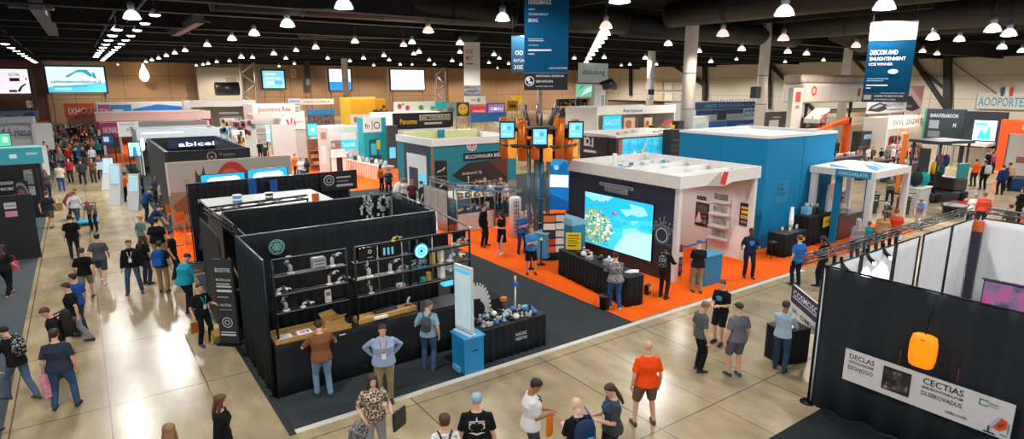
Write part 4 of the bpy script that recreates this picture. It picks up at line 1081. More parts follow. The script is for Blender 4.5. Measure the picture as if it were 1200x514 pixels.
MB().prism([(LX * .46,zb + .02),(LX * .53,zb - .10),(LX * .56,zt - .05),(LX * .50,zt - .02)],-e - .012,-e,PLA('d8342a')).build('accent',t)
MB().prism([(LX * .30,zb + .01),(LX * .52,zb - .11),(LX * .46,zt)],-e - .006,-e,M('bdb3a8',kind='panel')).build('fold',t)
rf = MB(); rf.bx(.05,LX - .05,.05,LY - .05,3.2,3.24,PLA('dcdad8',rough=.6)); rf.build('roof',t)
for k in range(1,5): MB().bx(.05,LX - .05,LY * k / 5 - .06,LY * k / 5 + .06,3.25,3.48,PLA('efeeec')).build('roof_beam',t)
for x in (1.4,2.9): MB().bx(x - .05,x + .05,.05,LY - .05,3.24,3.40,PLA('e2e0dd')).build('roof_beam',t)
o = prints(t,[('r',-3.0 + k * .62,.08 + .03 * (k % 2),.26,.12,['8fb8d8','c8ccd4','3fb0d8','6a7480'][k % 4]) for k in range(7)],0,'roof_print'); o.location = (LX * .72,4.2,3.26)
MB().bx(.9,1.02,3.9,4.02,3.24,3.95,PLA('f2f2f0')).build('roof_post',t)
MB().bx(.5,1.7,3.75,3.8,3.41,3.43,M('4a3f38',kind='slot')).build('roof_slot',t)
for k in range(9): MB().bx(LX - .2,LX - .14,.5 + k * .5,.6 + k * .5,3.24,3.42,PLA('aab8c0')).build('clip',t)
for yy in (14.0,16.2): point('booth_downlight',(17.9,yy,3.1),70,WHITE,.15)  # fill added under the roof to brighten the interior, no lamp modelled
# lettering plate on the navy wall
t = thing('sign_plate','grey lettered plate above the sea screen','sign',(X0 - .02,15.5,2.68),face(270))
MB().prism([(-.85,.30),(.85,.30),(.85,.18),(.6,.18),(.6,0),(-.55,0),(-.55,.18),(-.85,.18)],-.01,.02,M('8f949c',rough=.5,kind='plate')).build('plate',t)
prints(t,[('t','VIRTUALIZATION DOME',-.8,.21,.07,1.6,'2b303c'),('t','ENVIRONMENTS',-.5,.11,.055,1.0,'2b303c'),('t','SEA EXPERIENCE',-.5,.03,.045,1.0,'2b303c')],y=-.01,name='lettering')
# the sea screen
t = thing('video_wall','large glowing screen of blue sea and a spotted coral reef','screen',(X0 - .03,15.35,.54),face(270))
W2,H2 = 3.42,1.98
MB().bx(-W2 / 2 - .03,W2 / 2 + .03,-.03,.03,-.03,H2 + .03,PLA('15181d',rough=.3)).build('frame',t)
E_ = 1.0
MB().bx(-W2 / 2,W2 / 2,-.034,-.03,0,H2,ramp_mat('sea_screen',[(0,'1fb2dc'),(.42,'38c0e4'),(.52,'7ad8ee'),(.6,'9fe4f4'),(1,'c2eef8')],scale=.9,emit=E_,interp='CONSTANT',detail=4,stretch=(.8,1,1.6))).build('display',t)
mb = MB(); r4 = random.Random(3); gi = lambda c: GLOW(c,.9)
it = [('p',[(-W2 / 2,H2),(W2 / 2,H2),(W2 / 2,H2 - .55),(.6,H2 - .75),(.1,H2 - .62),(-.4,H2 - .95),(-W2 / 2,H2 - .7)],gi('25b4dc')),
      ('p',[(W2 / 2,0),(W2 / 2,.95),(1.0,.9),(.5,.72),(.1,.3),(-.1,0)],gi('a6e6f6')),('p',[(-W2 / 2,H2),(-.2,H2),(-.5,H2 - .22),(-1.2,H2 - .3),(-W2 / 2,H2 - .16)],gi('86dcf0')),
      ('p',[(.15,H2 - .4),(.75,H2 - .3),(.6,H2 - .12),(1.3,H2 - .16),(1.5,H2 - .4),(1.1,H2 - .52),(.7,H2 - .5),(.5,H2 - .62)],gi('8fe0f2'))]
cor = [(-W2 / 2,.15),(-W2 / 2,1.25),(-1.5,1.38),(-1.15,1.42),(-.75,1.35),(-.45,1.1),(-.3,.85),(-.12,.6),(-.3,.42),(-.55,.25),(-.9,.05),(-1.3,.0),(-1.6,.02)]
it.append(('p',cor,gi('5aa898')))
for k in range(190):
    a = r4.uniform(0,2 * PI); q = r4.random() ** .5; x = -1.0 + .8 * q * math.cos(a); z = .72 + .66 * q * math.sin(a)
    if x < -W2 / 2 + .05: continue
    s = r4.uniform(.018,.06)
    it.append(('c',x,z,s,s * r4.uniform(.6,1.2),gi(r4.choice(['f0dfa0','e8cf86','f4ead0','1f8f94','d8b468','2a7a70','f0b070','ffffff']))))
for x,z,w,h,c in ((-1.05,1.72,.16,.05,'7a4a5a'),(-.55,1.78,.12,.06,'d03a50'),(-.12,1.38,.22,.13,'d02a3c'),(-.05,1.42,.05,.05,'f0f0f0'),(-.2,1.68,.13,.04,'3aa89a'),(.95,.5,.04,.03,'2a6a8a'),(1.3,1.6,.10,.03,'9aeaf8'),(-1.35,1.5,.14,.06,'2a96b0'),(-.55,1.5,.18,.05,'1a9ac0')):
    it.append(('p',[(x - w / 2,z - h * .3),(x,z - h / 2),(x + w / 2,z - h * .1),(x + w * .4,z + h / 2),(x - w * .3,z + h * .4)],gi(c)))
# keep the stacking of prints shallow
for k,i_ in enumerate(it): items_mesh(mb,[i_],-.034 - .0001 * k)
mb.build('picture',t)
# white line gear mural on the wall right of the screen
t = thing('wall_decal','pale drawing of a ring and branching lines right of the sea screen','decal',(X0 - .012,13.2,1.55),face(270)); lp = M('9aa7bb',kind='print')
it = [('o',-.05,0,.22,.26,M('c6d0de',kind='print')),('o',-.05,0,.30,.31,lp)]
for k in range(16):
    a = .3 + k * .16; r_ = .36 + .35 * ((k * 7) % 5) / 5; c_,s_ = math.cos(a),math.sin(a)
    it.append(('p',[(-.05 + .32 * c_ - .01 * s_,.32 * s_ + .01 * c_),(-.05 + r_ * c_ - .008 * s_,r_ * s_),(-.05 + r_ * c_ + .012 * s_,r_ * s_ - .01 * c_),(-.05 + .32 * c_ + .01 * s_,.32 * s_ - .01 * c_)],lp)); it.append(('c',-.05 + r_ * c_,r_ * s_,.028,.028,lp))
MB().bx(-.42,.4,0,.008,-.42,.8,M('2a3144',kind='wall_board')).build('panel',t); prints(t,it,0,'drawing')
# things on the inside wall
def inner(label,name,cat,p0,p1,mat,items=()):
    a = OX(p0[0],p0[1],X1 - .14); b = OX(p1[0],p1[1],X1 - .14); w = abs(a.y - b.y); h = abs(a.z - b.z)
    t = thing(name,label,cat,(X1 - .15,(a.y + b.y) / 2,min(a.z,b.z)),face(270)); MB().bx(-w / 2,w / 2,0,.03,0,h,mat).build('panel',t)
    if items: prints(t,[i if i[0] == 'p' else tuple([i[0]] + ([i[1],i[2] * w - w / 2,i[3] * h,i[4] * h,i[5] * w] if i[0] == 't' else [i[1] * w - w / 2,i[2] * h,i[3] * w,i[4] * h]) + [i[-1]]) for i in items])
    return t
inner('tall dark poster with a red stripe on the inside wall of the canopy booth','poster','poster',(816,236),(829,266),PLA('2a2624'),[('r',.1,.55,.8,.35,'5a5550'),('r',.1,.38,.8,.1,'b03a28'),('r',.1,.1,.8,.2,'8a867e')])
inner('small dark screen above the tall dark poster','poster','poster',(817,229),(827,235),PLA('201e20'),[('r',.1,.2,.8,.5,'6a6462')])
inner('small blue sign on the inside wall of the canopy booth','wall_sign','sign',(836,240),(843,247),PLA('2a78c0'),[('r',.2,.3,.6,.3,'bcd8f0')])
inner('dark banner with yellow lettering beside the right column of the canopy booth','poster','poster',(868,237),(879,266),PLA('2a2c30'),[('r',.1,.75,.8,.1,'d8b43c'),('r',.15,.55,.7,.12,'e0bc40'),('r',.1,.32,.8,.15,'c8a030'),('r',.15,.12,.5,.1,'8a8a80')])
t = thing('wall_shelf','white wall shelves with dark product photos in the canopy booth','shelf',(X1 - .14,14.0,.55),face(270))
MB().bx(-.42,.42,-.02,.02,0,1.9,WHT).build('back_panel',t)
for k in range(4): MB().bx(-.42,.42,-.24,-.02,.1 + k * .48,.13 + k * .48,WHT).build('shelf',t)
for k in range(4): MB().bx(-.3,.3,-.06,-.025,.2 + k * .48,.42 + k * .48,ramp_mat('product_photo',[(0,'4a4644'),(.45,'8a837e'),(.6,'b8aca4'),(.7,'6a4a44'),(1,'56647a')],scale=4,interp='LINEAR')).build('photo',t)
t = thing('rope_barrier','blue belt barrier inside the canopy booth','barrier',(17.6,13.4,.012))
for x in (-.7,.7): MB().lathe([(.15,0),(.15,.02),(.03,.04),(.03,.92),(.045,.93),(.045,.97)],MET('7e858c'),14,c=(x,0,0)).build('post',t)
MB().bx(-.7,.7,-.01,.01,.84,.90,FAB('2a6fb4')).build('belt',t)
t = thing('floor_stand','dark red and black leaflet stand just inside the canopy booth column','stand',(16.35,13.15,.012)); MB().bx(-.16,.16,-.12,.12,0,.9,PLA('20242a')).build('body',t)
for k in range(3): MB().bx(-.13,.13,-.15,-.12,.2 + k * .25,.36 + k * .25,PLA(['b03a50','5a7aa0','d8d8d4'][k])).build('leaflet_tray',t)
t = thing('hanging_bag','pale teardrop bag hanging on the inside wall of the canopy booth','bag',(X1 - .26,14.9,1.15)); MB().lathe([(.02,.42),(.05,.3),(.11,.12),(.12,.04),(.06,0)],M('d2cdc4',kind='cloth'),14).build('bag_body',t); MB().tube([(0,0,.40),(.06,0,.52),(.12,0,.52)],.01,BMET,6).build('loop',t)
# teal kiosk in front
t = thing('kiosk','teal blue counter kiosk in front of the canopy booth entrance','kiosk',(16.6,12.1,.012)); TL = PLA('1f7fae',rough=.4)
MB().bx(-.45,.45,-.3,.3,0,.98,TL,b=.012).build('body',t); MB().bx(-.48,.48,-.33,.33,.98,1.02,PLA('3f98c0'),b=.01).build('top',t); MB().bx(-.35,-.1,.3,.32,.1,.9,PLA('c05a30')).build('side_panel',t)
# long table before the screen
rz = math.atan2(15.55 - 11.9,13.42 - 12.98) - PI / 2
skirt_table('long black draped table before the sea screen',(13.2,13.75),rz,.66,3.75,.93,8,pitch=.19)
def ontable(u,v,z=.945):
    c = Vector((13.2,13.75,z)); d = Vector((-math.sin(rz),math.cos(rz),0)); e = Vector((d.y,-d.x,0)); return c + d * v + e * u
t = thing('display_sign','yellow notice standing at the far end of the long black table','sign',ontable(.0,1.45),face(225)); MB().bx(-.26,.26,0,.02,.02,.62,PLA('f2cb16')).build('panel',t)
prints(t,[('r',-.18,.5,.36,.04,'4a4010'),('r',-.2,.4,.4,.03,'6a5a14'),('r',-.2,.32,.34,.03,'6a5a14'),('r',-.2,.24,.4,.03,'6a5a14'),('r',-.2,.14,.3,.04,'4a4010')]); MB().bx(-.2,.2,-.08,.1,0,.02,BMET).build('foot',t)
for i in range(11):
    cn,m_ = GADG[(i * 2 + i // 3) % 3]
    gadget('small %s gadget in the row along the long black table' % cn,ontable(r3.uniform(-.2,.2),1.05 - i * .2),r3.uniform(.9,1.3),m_,i % 3,'gadgets along the long table, ' + cn)
t = thing('gift_box','red carton with pale print on the long black table','box',ontable(.1,.75),.4); MB().box((0,0,.08),(.18,.12,.16),PLA('c83a44'),b=.01).build('body',t); prints(t,[('r',-.06,.05,.12,.05,'f0d8d8')],-.06)
t = thing('leaflet_stack','white papers on the near end of the long black table','papers',ontable(.12,-1.45),.3)
for k in range(3): MB().box((k * .05,-k * .06,.008 + k * .01),(.3,.22,.012),M('e0e2e4',kind='paper'),rz=.2 * k).build('sheet',t)
t = thing('model_case','silver model case in the middle of the long black table','device',ontable(0,-.55),.2); MB().box((0,0,.10),(.34,.24,.20),SHINY,b=.02).build('body',t); MB().lathe([(.05,.2),(.05,.26),(.02,.3)],WHT,12).build('cap',t)
t = thing('shop_bag','yellow and black bag on the floor at the near end of the long table','bag',(14.1,12.4,.012),.3); MB().box((0,0,.16),(.24,.16,.32),PLA('1c1c1e'),b=.02).build('bag_body',t); MB().box((0,-.083,.2),(.18,.01,.16),PLA('e8c21c')).build('label_patch',t)
t = thing('waste_bin','black waste bin behind the woman in the patterned top','bin',G(708,362)); MB().lathe([(.13,0),(.16,.42),(.17,.44),(.15,.44),(.14,.40)],PLA('141517'),16).build('bin_body',t); MB().lathe([(.172,.40),(.175,.45)],PLA('2a2b2e'),16).build('rim',t)

# ================================================================= plain teal box and counters
TEAL = M('0f80b2',rough=.7,spec=.25,kind='wall_board',scale=1.0,var=.05)
t = thing('teal_booth','tall plain teal blue box right of the canopy booth','booth',(21.8,13.45,.012))
MB().bx(0,.12,0,4.3,0,4.45,TEAL).build('side_wall',t); MB().bx(.12,2.6,0,.12,0,4.45,TEAL).bx(2.62,5.15,0,.12,0,4.45,TEAL).build('front_wall',t)
MB().bx(5.03,5.15,.12,4.3,0,4.45,TEAL).bx(.12,5.03,4.18,4.3,0,4.45,TEAL).build('rear_wall',t)
MB().bx(-.03,.10,-.03,4.33,4.45,4.56,WHT).bx(.1,5.18,-.03,.10,4.45,4.56,WHT).bx(5.05,5.18,.1,4.33,4.45,4.56,WHT).bx(.1,5.05,4.2,4.33,4.45,4.56,WHT).build('top_edge',t)
MB().bx(.12,5.03,.12,4.18,4.40,4.44,PLA('e8e6e2')).build('roof',t)
MB().bx(-.012,0,2.1,2.12,0,4.45,M('11658c',kind='seam')).bx(2.6,2.62,-.012,0.05,0,4.45,M('11658c',kind='seam')).build('seam',t)
c = OY(905,220,13.45)
t = thing('wall_lettering','faint dark lettering on the front of the plain teal box','sign',(OY(909,220,13.45).x,13.44,2.1),0); MB().bx(0,.95,0,.008,-.3,.62,PLA('1a86b4')).build('backing',t)
prints(t,[('t','SEALU',.1,.40,.12,.5,'17465e'),('t','HOLM',.1,.22,.12,.45,'17465e'),('r',.1,.12,.6,.03,'17465e'),('r',.1,.04,.7,.03,'17465e')],0,'lettering')
for k,(c,w,d,h,l) in enumerate((((22.2,12.55),1.5,.75,.92,'low black cloth counter before the teal box'),((24.6,12.9),1.7,.7,1.25,'higher black cloth counter with a yellow notice against the teal box'))):
    skirt_table(l,c,.0,w,d,h,12 + k,pitch=.35)
t = thing('notice','yellow notice hung on the corner of the higher black counter','sign',(25.1,12.49,.72),.1); MB().bx(-.38,.38,0,.02,0,.42,PLA('f4cc10')).build('panel',t); prints(t,[('t','INFO',-.2,.15,.13,.42,'3a3410')])
t = thing('notice','tiny yellow card on the front of the low black counter','sign',(22.65,12.12,.55),0); MB().bx(-.12,.12,0,.015,0,.12,PLA('f4cc10')).build('panel',t); prints(t,[('r',-.08,.04,.16,.03,'3a3410')])
for k,(x,y,z,l) in enumerate(((21.9,12.6,.93,'cluster bottle left on the low black counter'),(22.1,12.4,.93,'white cup on the low black counter'),(22.75,12.5,.93,'clear cup at the right of the low black counter'))):
    t = thing('cup',l,'cup',(x,y,z)); MB().lathe([(.035,0),(.05,.16),(.045,.16),(.03,.02)],WHT,12).build('cup_body',t); MB().lathe([(.052,.16),(.052,.175),(.0,.18)],GREY,12).build('lid',t)
t = thing('cup_tower','tall stack of white cups behind the low black counter','cups',(22.75,12.75,.93)); MB().lathe([(.08,0),(.10,.3),(.09,.3),(.085,.6),(.07,.6),(.06,.85)],WHT,12).build('stacked_cups',t); MB().lathe([(.105,.29),(.105,.31)],GREY,12).build('rim',t)
for k,(x,s,m,l) in enumerate(((24.2,1.6,PLA('7ab8e0'),'pale blue machine on the higher black counter'),(24.55,1.5,PLA('2a2d33'),'black coffee machine on the higher black counter'),(25.0,1.2,PLA('1c1e22'),'low black printer at the right of the higher black counter'))):
    t = thing('machine',l,'device',(x,12.95,1.265)); MB().box((0,0,.1 * s),(.2 * s,.2 * s,.2 * s),m,b=.02).build('body',t); MB().lathe([(.06 * s,0),(.05 * s,.1 * s)],GREY,12,c=(0,0,.2 * s)).build('cap',t)
# black stool before the counters
t = thing('stool','small dark stool left of the low black counter','stool',(21.15,12.5,.012)); MB().lathe([(.0,.60),(.17,.60),(.18,.64),(.0,.66)],PLA('2a2320'),16).build('seat',t)
for k in range(4): a = k * PI / 2 + .4; MB().tube([(.12 * math.cos(a),.12 * math.sin(a),.6),(.19 * math.cos(a),.19 * math.sin(a),0)],.016,BMET,6).build('leg',t)

# ================================================================= hanging banners
BBL = M('0c5078',rough=.85,kind='banner_cloth',scale=1.2,var=.08,spec=.1)
def hang(label,c,z0,z1,w,hd,mat,items,name='hanging_banner',lower=None):
    t = thing(name,label,'banner',(c[0],c[1],z0),face(hd)); H_ = z1 - z0
    MB().bx(-w / 2,w / 2,0,.03,0,H_,mat).build('cloth',t)
    if lower: MB().bx(-w / 2,w / 2,-.003,0,0,lower[0],lower[1]).build('lower_panel',t)
    prints(t,items,-.003); MB().tube([(-w / 2,.015,H_),(w / 2,.015,H_)],.03,ALU,8).build('pole',t)
    for s in (-1,1): MB().tube([(s * w * .45,.015,H_),(s * w * .45,.015,12.9 - z0)],.012,STEEL,6).build('wire',t)
    return t
W_ = 'e6ecf0'
w = 2.12; h = 4.15
hang('large dark blue banner with white lettering hanging at top centre',(18.7,23.5),6.28,10.9,w,212,BBL,
     [('t','DIVERSIMANUS',-.88,3.95,.20,1.08,W_),('r',-.88,3.7,.3,.05,'a8c4d4'),('t','TECHNOVERGUT',-.88,3.45,.11,.95,'c8dae4'),('t','BRONG',-.88,3.15,.16,.46,W_),('r',-.88,2.36,.7,.035,'b8ccd8'),('r',-.88,2.28,.74,.035,'b8ccd8'),('r',-.88,2.07,.5,.035,'88aac0'),('r',-.88,1.83,1.12,.07,W_),('r',-.88,1.66,.3,.06,'b8ccd8'),
      ('t','ASEBUE.GRATUMA',.12,1.0,.07,.9,W_),('r',-w / 2,.80,w,.015,'8ab0c4'),('o',-.8,.42,.19,.23,W_),('c',-.86,.5,.09,.09,W_),('r',-.86,.30,.18,.10,W_),('t','NATIONAL RIDERUM',-.5,.62,.09,1.35,W_),('t','GEN HATUON',-.5,.36,.11,.82,W_),('t','DYNOR VER OUG',-.5,.14,.07,.84,'c0c4c8')],lower=(.78,M('14171b',rough=.6,kind='banner_cloth')))
hang('smaller blue banner half hidden behind the large one',(26.7,36.4),7.45,9.95,1.5,212,M('12587e',rough=.6,kind='banner_cloth'),[('t','OD',-.5,1.2,.3,.6,W_),('t','RATUN',-.6,.7,.22,.8,W_),('t','30E',-.6,.2,.3,.7,W_)])
hang('white banner with a red mark hanging left of centre',(32.65,52.9),5.5,10.65,1.62,212,M('dcdad6',rough=.7,kind='banner_cloth'),[('t','KNE',-.6,4.05,.45,.7,'c23a34'),('t','MEY',-.6,3.45,.45,.7,'c23a34'),('r',-.6,3.05,.75,.1,'3a3a3c')],
     lower=(1.0,ramp_mat('ink_shore',[(0,'2a2c32'),(.4,'3c4048'),(.55,'777b82'),(1,'c8c8c8')],scale=1.4,interp='LINEAR',stretch=(.6,1,2.5))))
w = 1.95
hang('tall blue and white banner with an orange disc hanging at upper right',(32.18,13.95),5.70,9.45,w,242,M('073856',rough=.9,kind='banner_cloth',scale=1.2,var=.08,spec=.05),
     [('r',-w / 2,2.9,w,.85,M('94969a',rough=.9,kind='print',spec=.05)),('c',-.42,3.42,.36,.17,'e0641c'),('c',-.42,3.45,.26,.08,'f3a05a'),('c',.2,3.48,.06,.05,'d8a8b8'),('r',.0,3.15,.8,.05,'88888c'),('t','DISCOM AND',-.85,2.25,.22,1.15,W_),('t','ENLIGHTENMENT',-.85,1.98,.16,1.5,W_),('t','KDE WINNER',-.85,1.74,.13,1.0,'c8dae4'),
      ('c',.2,1.45,.22,.12,'9cc0d8'),('r',-.85,1.1,.9,.035,'7aa4bc'),('r',-.85,1.0,.7,.035,'7aa4bc'),('r',-.85,.78,.9,.05,W_),('r',-.85,.65,.2,.04,'b8ccd8'),('r',-.2,.42,1.0,.03,'7aa4bc'),('r',-.9,.12,.32,.22,'8a9298'),('t','ADMIRE TO ZERO FUTURE',-.45,.27,.055,1.2,W_),('t','AUTONOMOUS CORE',-.45,.1,.06,.9,'c0c4c8')],lower=(.44,M('0f1f2c',rough=.6,kind='banner_cloth')))
# ================================================================= booths standing along planes of the hall grid
def norm_items(items,w,h):
    out = []
    for it in items:
        q = it[0]
        if q == 't': out.append(('t',it[1],it[2] * w - w / 2,it[3] * h,it[4] * h,it[5] * w,it[6]))
        elif q == 'r': out.append(('r',it[1] * w - w / 2,it[2] * h,it[3] * w,it[4] * h,it[5]))
        elif q in 'co': out.append((q,it[1] * w - w / 2,it[2] * h,it[3] * (w if q == 'c' else h),it[4] * h,it[5]))
        else: out.append(('p',[(a * w - w / 2,b * h) for a,b in it[1]],it[2]))
    return out
def yb(label,name,cat,Y,l,r,top,bot=None,d=.08,mat=None,items=(),posts=False,pname='panel',frame=None,group=None,x=None,base=0.0):
    """upright slab in the plane y=Y spanning the given photo columns and rows (front looks down -y)"""
    m = (l + r) / 2; bt = top + 8 if bot is None else bot
    x0,x1 = OY(l,(top + bt) / 2,Y).x,OY(r,(top + bt) / 2,Y).x
    z1 = OY(m,top,Y).z; z0 = base if bot is None else OY(m,bot,Y).z; w = x1 - x0; h = z1 - z0
    t = thing(name,label,cat,((x0 + x1) / 2,Y,.012),0,group)
    p = MB().bx(-w / 2,w / 2,0,d,z0,z1,mat).build(pname,t)
    if items: o = prints(p,norm_items(items,w,h)); o.location = (0,0,z0)
    if frame:
        e = .05 * max(1,Y / 22)
        for q in ((-w / 2 - e,-w / 2,z0 - e,z1 + e),(w / 2,w / 2 + e,z0 - e,z1 + e)): MB().bx(q[0],q[1],-.02,d,q[2],q[3],frame).build('frame_side',t)
        MB().bx(-w / 2,w / 2,-.02,d,z1,z1 + e,frame).build('frame_top',t)
    if posts and z0 > .1:
        for s in (-1,1): MB().bx(s * w * .46 - .04,s * w * .46 + .04,d * .3,d * .3 + .08,0,z0 + .02,posts if posts is not True else ALU).build('post',t)
    return t,w,z0,z1
def xb(label,name,cat,X,l,r,top,bot=None,d=.08,mat=None,items=(),posts=False,pname='panel'):
    """same in the plane x=X (front looks down -x); columns run from far (left) to near (right)"""
    m = (l + r) / 2; bt = top + 8 if bot is None else bot
    y0,y1 = OX(l,(top + bt) / 2,X).y,OX(r,(top + bt) / 2,X).y
    ym = (y0 + y1) / 2; z1 = OX(m,top,X).z; z0 = 0 if bot is None else OX(m,bot,X).z; w = abs(y0 - y1); h = z1 - z0
    t = thing(name,label,cat,(X,ym,.012),face(270))
    p = MB().bx(-w / 2,w / 2,0,d,z0,z1,mat).build(pname,t)
    if items: o = prints(p,norm_items(items,w,h)); o.location = (0,0,z0)
    if posts and z0 > .1:
        for s in (-1,1): MB().bx(s * w * .46 - .04,s * w * .46 + .04,0,.08,0,z0,ALU).build('post',t)
    return t,w,z0,z1

# ---------------------------------------------------------------- row behind the rack booth
pipe_drape('black pleated drape on the aisle side of the second booth',(2.95,15.3),(2.95,18.35),2.95,BLK,51)
pipe_drape('black pleated drape closing the back of the second booth',(3.0,18.45),(8.1,18.45),3.0,BLK,52)
t = thing('side_rail','bare pipe rail on the right of the second booth','rail',(8.15,16.8,0)); MB().tube([(0,1.6,3.05),(0,-1.6,2.98)],.024,ALU,8).build('pipe',t)
MB().drape((.0,1.55),(0,-1.4),.03,2.9,BLK,seed=53).build('drape',t)
for k,(px,l) in enumerate(((431,'white filigree ornament hung left on the second booth drape'),(451,'white filigree ornament hung right on the second booth drape'))):
    c = OY(px,244,18.3); t = thing('wall_ornament',l,'ornament',(c.x,18.34,c.z - .38)); m = MB(); r5 = random.Random(k)
    for i in range(26):
        x,z = r5.uniform(-.26,.26),r5.uniform(0,.8) * (1 if k == 0 else 1)
        m.box((x * (1 - .4 * z),0,z),(r5.uniform(.03,.09),.03,r5.uniform(.05,.16)),M('c9ced0',rough=.5,kind='ornament'))
    m.build('filigree',t); MB().bx(-.3,.3,-.01,.03,-.04,.0,WHT).build('ledge',t)
t,*_ = yb('plain orange upright panel behind the second booth drape','divider_panel','panel',19.3,366,374,227,None,.06,PLA('e8741c'))
MB().bx(-.2,.2,-.12,.2,0,.03,BMET).build('foot',t)
# third booth with white counters and lattice rail
t = thing('rail_frame','black lattice rail frame around the white counters of the third booth','frame',(2.66,18.95,0))
MB().truss((0,0,3.0),(2.9,0,3.08),.12,BMET,r=.02,bay=.5).build('front_rail',t); MB().truss((0,0,3.0),(.15,-3.2,3.0),.12,BMET,r=.02,bay=.5).build('side_rail',t)
for x,y in ((0,0),(2.9,0),(.15,-3.2)): MB().tube([(x,y,.012),(x,y,3.05)],.03,BMET,8).build('post',t)
t = thing('grille_screen','black perforated panel on the aisle side of the third booth','panel',(2.44,17.4,0),PI / 2)
m = MB(); m.bx(-1.4,1.4,-.03,.0,.1,2.85,M('121315',kind='board'))
for i in range(7):
    for j in range(4): m.bx(-1.3 + i * .38,-1.04 + i * .38,-.05,-.03,.8 + j * .5,1.1 + j * .5,M('3c4146',kind='grille'))
m.build('grille_panel',t); MB().bx(-1.4,1.4,-.05,.05,0,.1,BMET).build('foot',t)
t = thing('display_unit','tall display unit with a wide white top inside the third booth','display',(5.0,20.85,.012)); MB().bx(-1.9,1.6,-1.45,1.45,0,2.68,PLA('2a2d30')).build('body',t); MB().bx(-2.0,1.7,-1.55,1.55,2.68,2.74,PLA('eef0f0',rough=.2)).build('top',t)
t = thing('display_case','white case with a dark top at the right of the third booth','case',(7.6,21.0,.012)); MB().bx(-.6,.6,-.5,.5,0,2.35,WHT).build('body',t); MB().bx(-.65,.65,-.55,.55,2.35,2.41,PLA('2a2523')).build('top',t)
for k,(x,m_,s,l) in enumerate(((3.9,PLA('4a90c0'),.5,'blue striped drum on the white top of the third booth'),(4.9,PLA('20262e'),.45,'black drum on the white top of the third booth'))):
    t = thing('drum',l,'drum',(x,21.0,2.753)); MB().lathe([(.28 * s,0),(.28 * s,.5 * s)],m_,18).build('body',t); MB().lathe([(.3 * s,.5 * s),(.3 * s,.54 * s)],WHT,18).lathe([(.285 * s,.2 * s),(.285 * s,.3 * s)],WHT,18).build('lid',t)
pipe_drape('wide black pleated drape with small white letters behind the third booth',(2.9,24.6),(9.0,24.6),3.0,BLK,54)
c = OY(231,239,24.5); t = thing('drape_lettering','small white letters on the left of the wide black drape','sign',(c.x,24.5,c.z)); MB().bx(0,.95,0,.01,-.04,.26,BLK2).build('cloth',t); prints(t,[('t','Macon 130',.03,.03,.16,.85,'b8bcc0')],0,'lettering')
for k,(px,l) in enumerate(((296,'left dark blue lit panel on the wide black drape'),(391 - 70,'right dark blue lit panel on the wide black drape'))):
    c = OY(px,222,24.5); t = thing('lit_screen',l,'panel',(c.x,24.46,c.z - .35)); MB().bx(-.14,.14,-.02,.03,0,.75,GLOW('1c3f78',.5)).build('panel',t); MB().bx(-.16,.16,0,.04,-.03,0,BMET).build('clip',t)
for k,(px,l) in enumerate(((384,'round woven emblem with white caption on the right of the wide black drape'),)):
    c = OY(385,211,24.5); t = thing('emblem_sign',l,'sign',(c.x,24.44,c.z)); MB().bx(-.35,1.2,-.0,.03,-.45,.35,PLA('16181a')).build('board',t)
    prints(t,[('o',0,0,.18,.22,'c4c8ca'),('o',0,0,.08,.11,'c4c8ca'),('r',.32,.06,.6,.06,'c4c8ca'),('r',.32,-.1,.5,.05,'8a8e92'),('r',.3,-.3,.7,.1,'aeb2b6')])
# big pale blue monitors and the mural
for k,(l,r_,a,b,lab,txt) in enumerate(((235,288.5,203.5,228,'left big bright blue framed monitor above the black drape',[('t','D',.45,.55,.22,.05,'2a5a8a'),('r',.42,.45,.1,.08,'5a80a8'),('c',.36,.5,.012,.03,'3a6a9a')]),(290,338,197.5,222,'right big bright blue framed monitor above the black drape',[('t','KULA',.4,.7,.12,.22,'2a5a9a'),('t','GE.8.WALS',.35,.45,.2,.5,'2a6ac0'),('r',.12,.55,.15,.05,'8ab0d0')]))):
    bl = GLOW('22a8dc',.9); wh = GLOW('eef6fa',.95)
    t,w,z0,z1 = yb(lab,'monitor','screen',29.0 + k * .1,l,r_,a,b,.12,PLA('0f1216'),[('r',.02,.02,.96,.96,bl),('p',[(.14,.05),(.12,.5),(.16,.75),(.25,.84),(.8,.86),(.87,.75),(.88,.4),(.86,.05)],wh)] + txt,posts=BMET)
t,w,z0,z1 = yb('wide beige desert mural board with a red round figure','mural','mural',31.2,193,341,186.5,None,.12,M('b5aca3',rough=.6,kind='mural',scale=.6,var=.15))
it = [('r',.0,.0,1,.55,M('a08468',rough=.6,kind='mural',scale=.8,var=.3)),('p',[(.02,.35),(.2,.6),(.28,.58),(.34,.4),(.3,.2),(.05,.2)],M('8a5a3c',kind='mural',scale=2,var=.3)),('p',[(.2,.5),(.215,.88),(.235,.78),(.26,.8),(.28,.92),(.3,.6),(.34,.45),(.3,.3)],'3c3e42'),
      ('c',.50,.62,.135,.34,'c23a30'),('c',.48,.60,.11,.26,'d8664a'),('c',.55,.5,.09,.22,'5a2a2a'),('t','R000S',.385,.56,.12,.24,'f0ece6'),('r',.385,.50,.24,.04,'2a2a2c'),('r',.0,.5,.012,.5,'dcd8d2'),('c',.80,.52,.11,.26,'8d8a88'),('c',.80,.52,.07,.17,'a5a09c'),('r',.12,.64,.05,.10,'b59a7c')]
o = prints(t,norm_items(it,w,z1 - z0)); [MB().bx(q,q + .3,.12,.5,0,.06,BMET).build('foot',t) for q in (-w / 2,w / 2 - .3)]
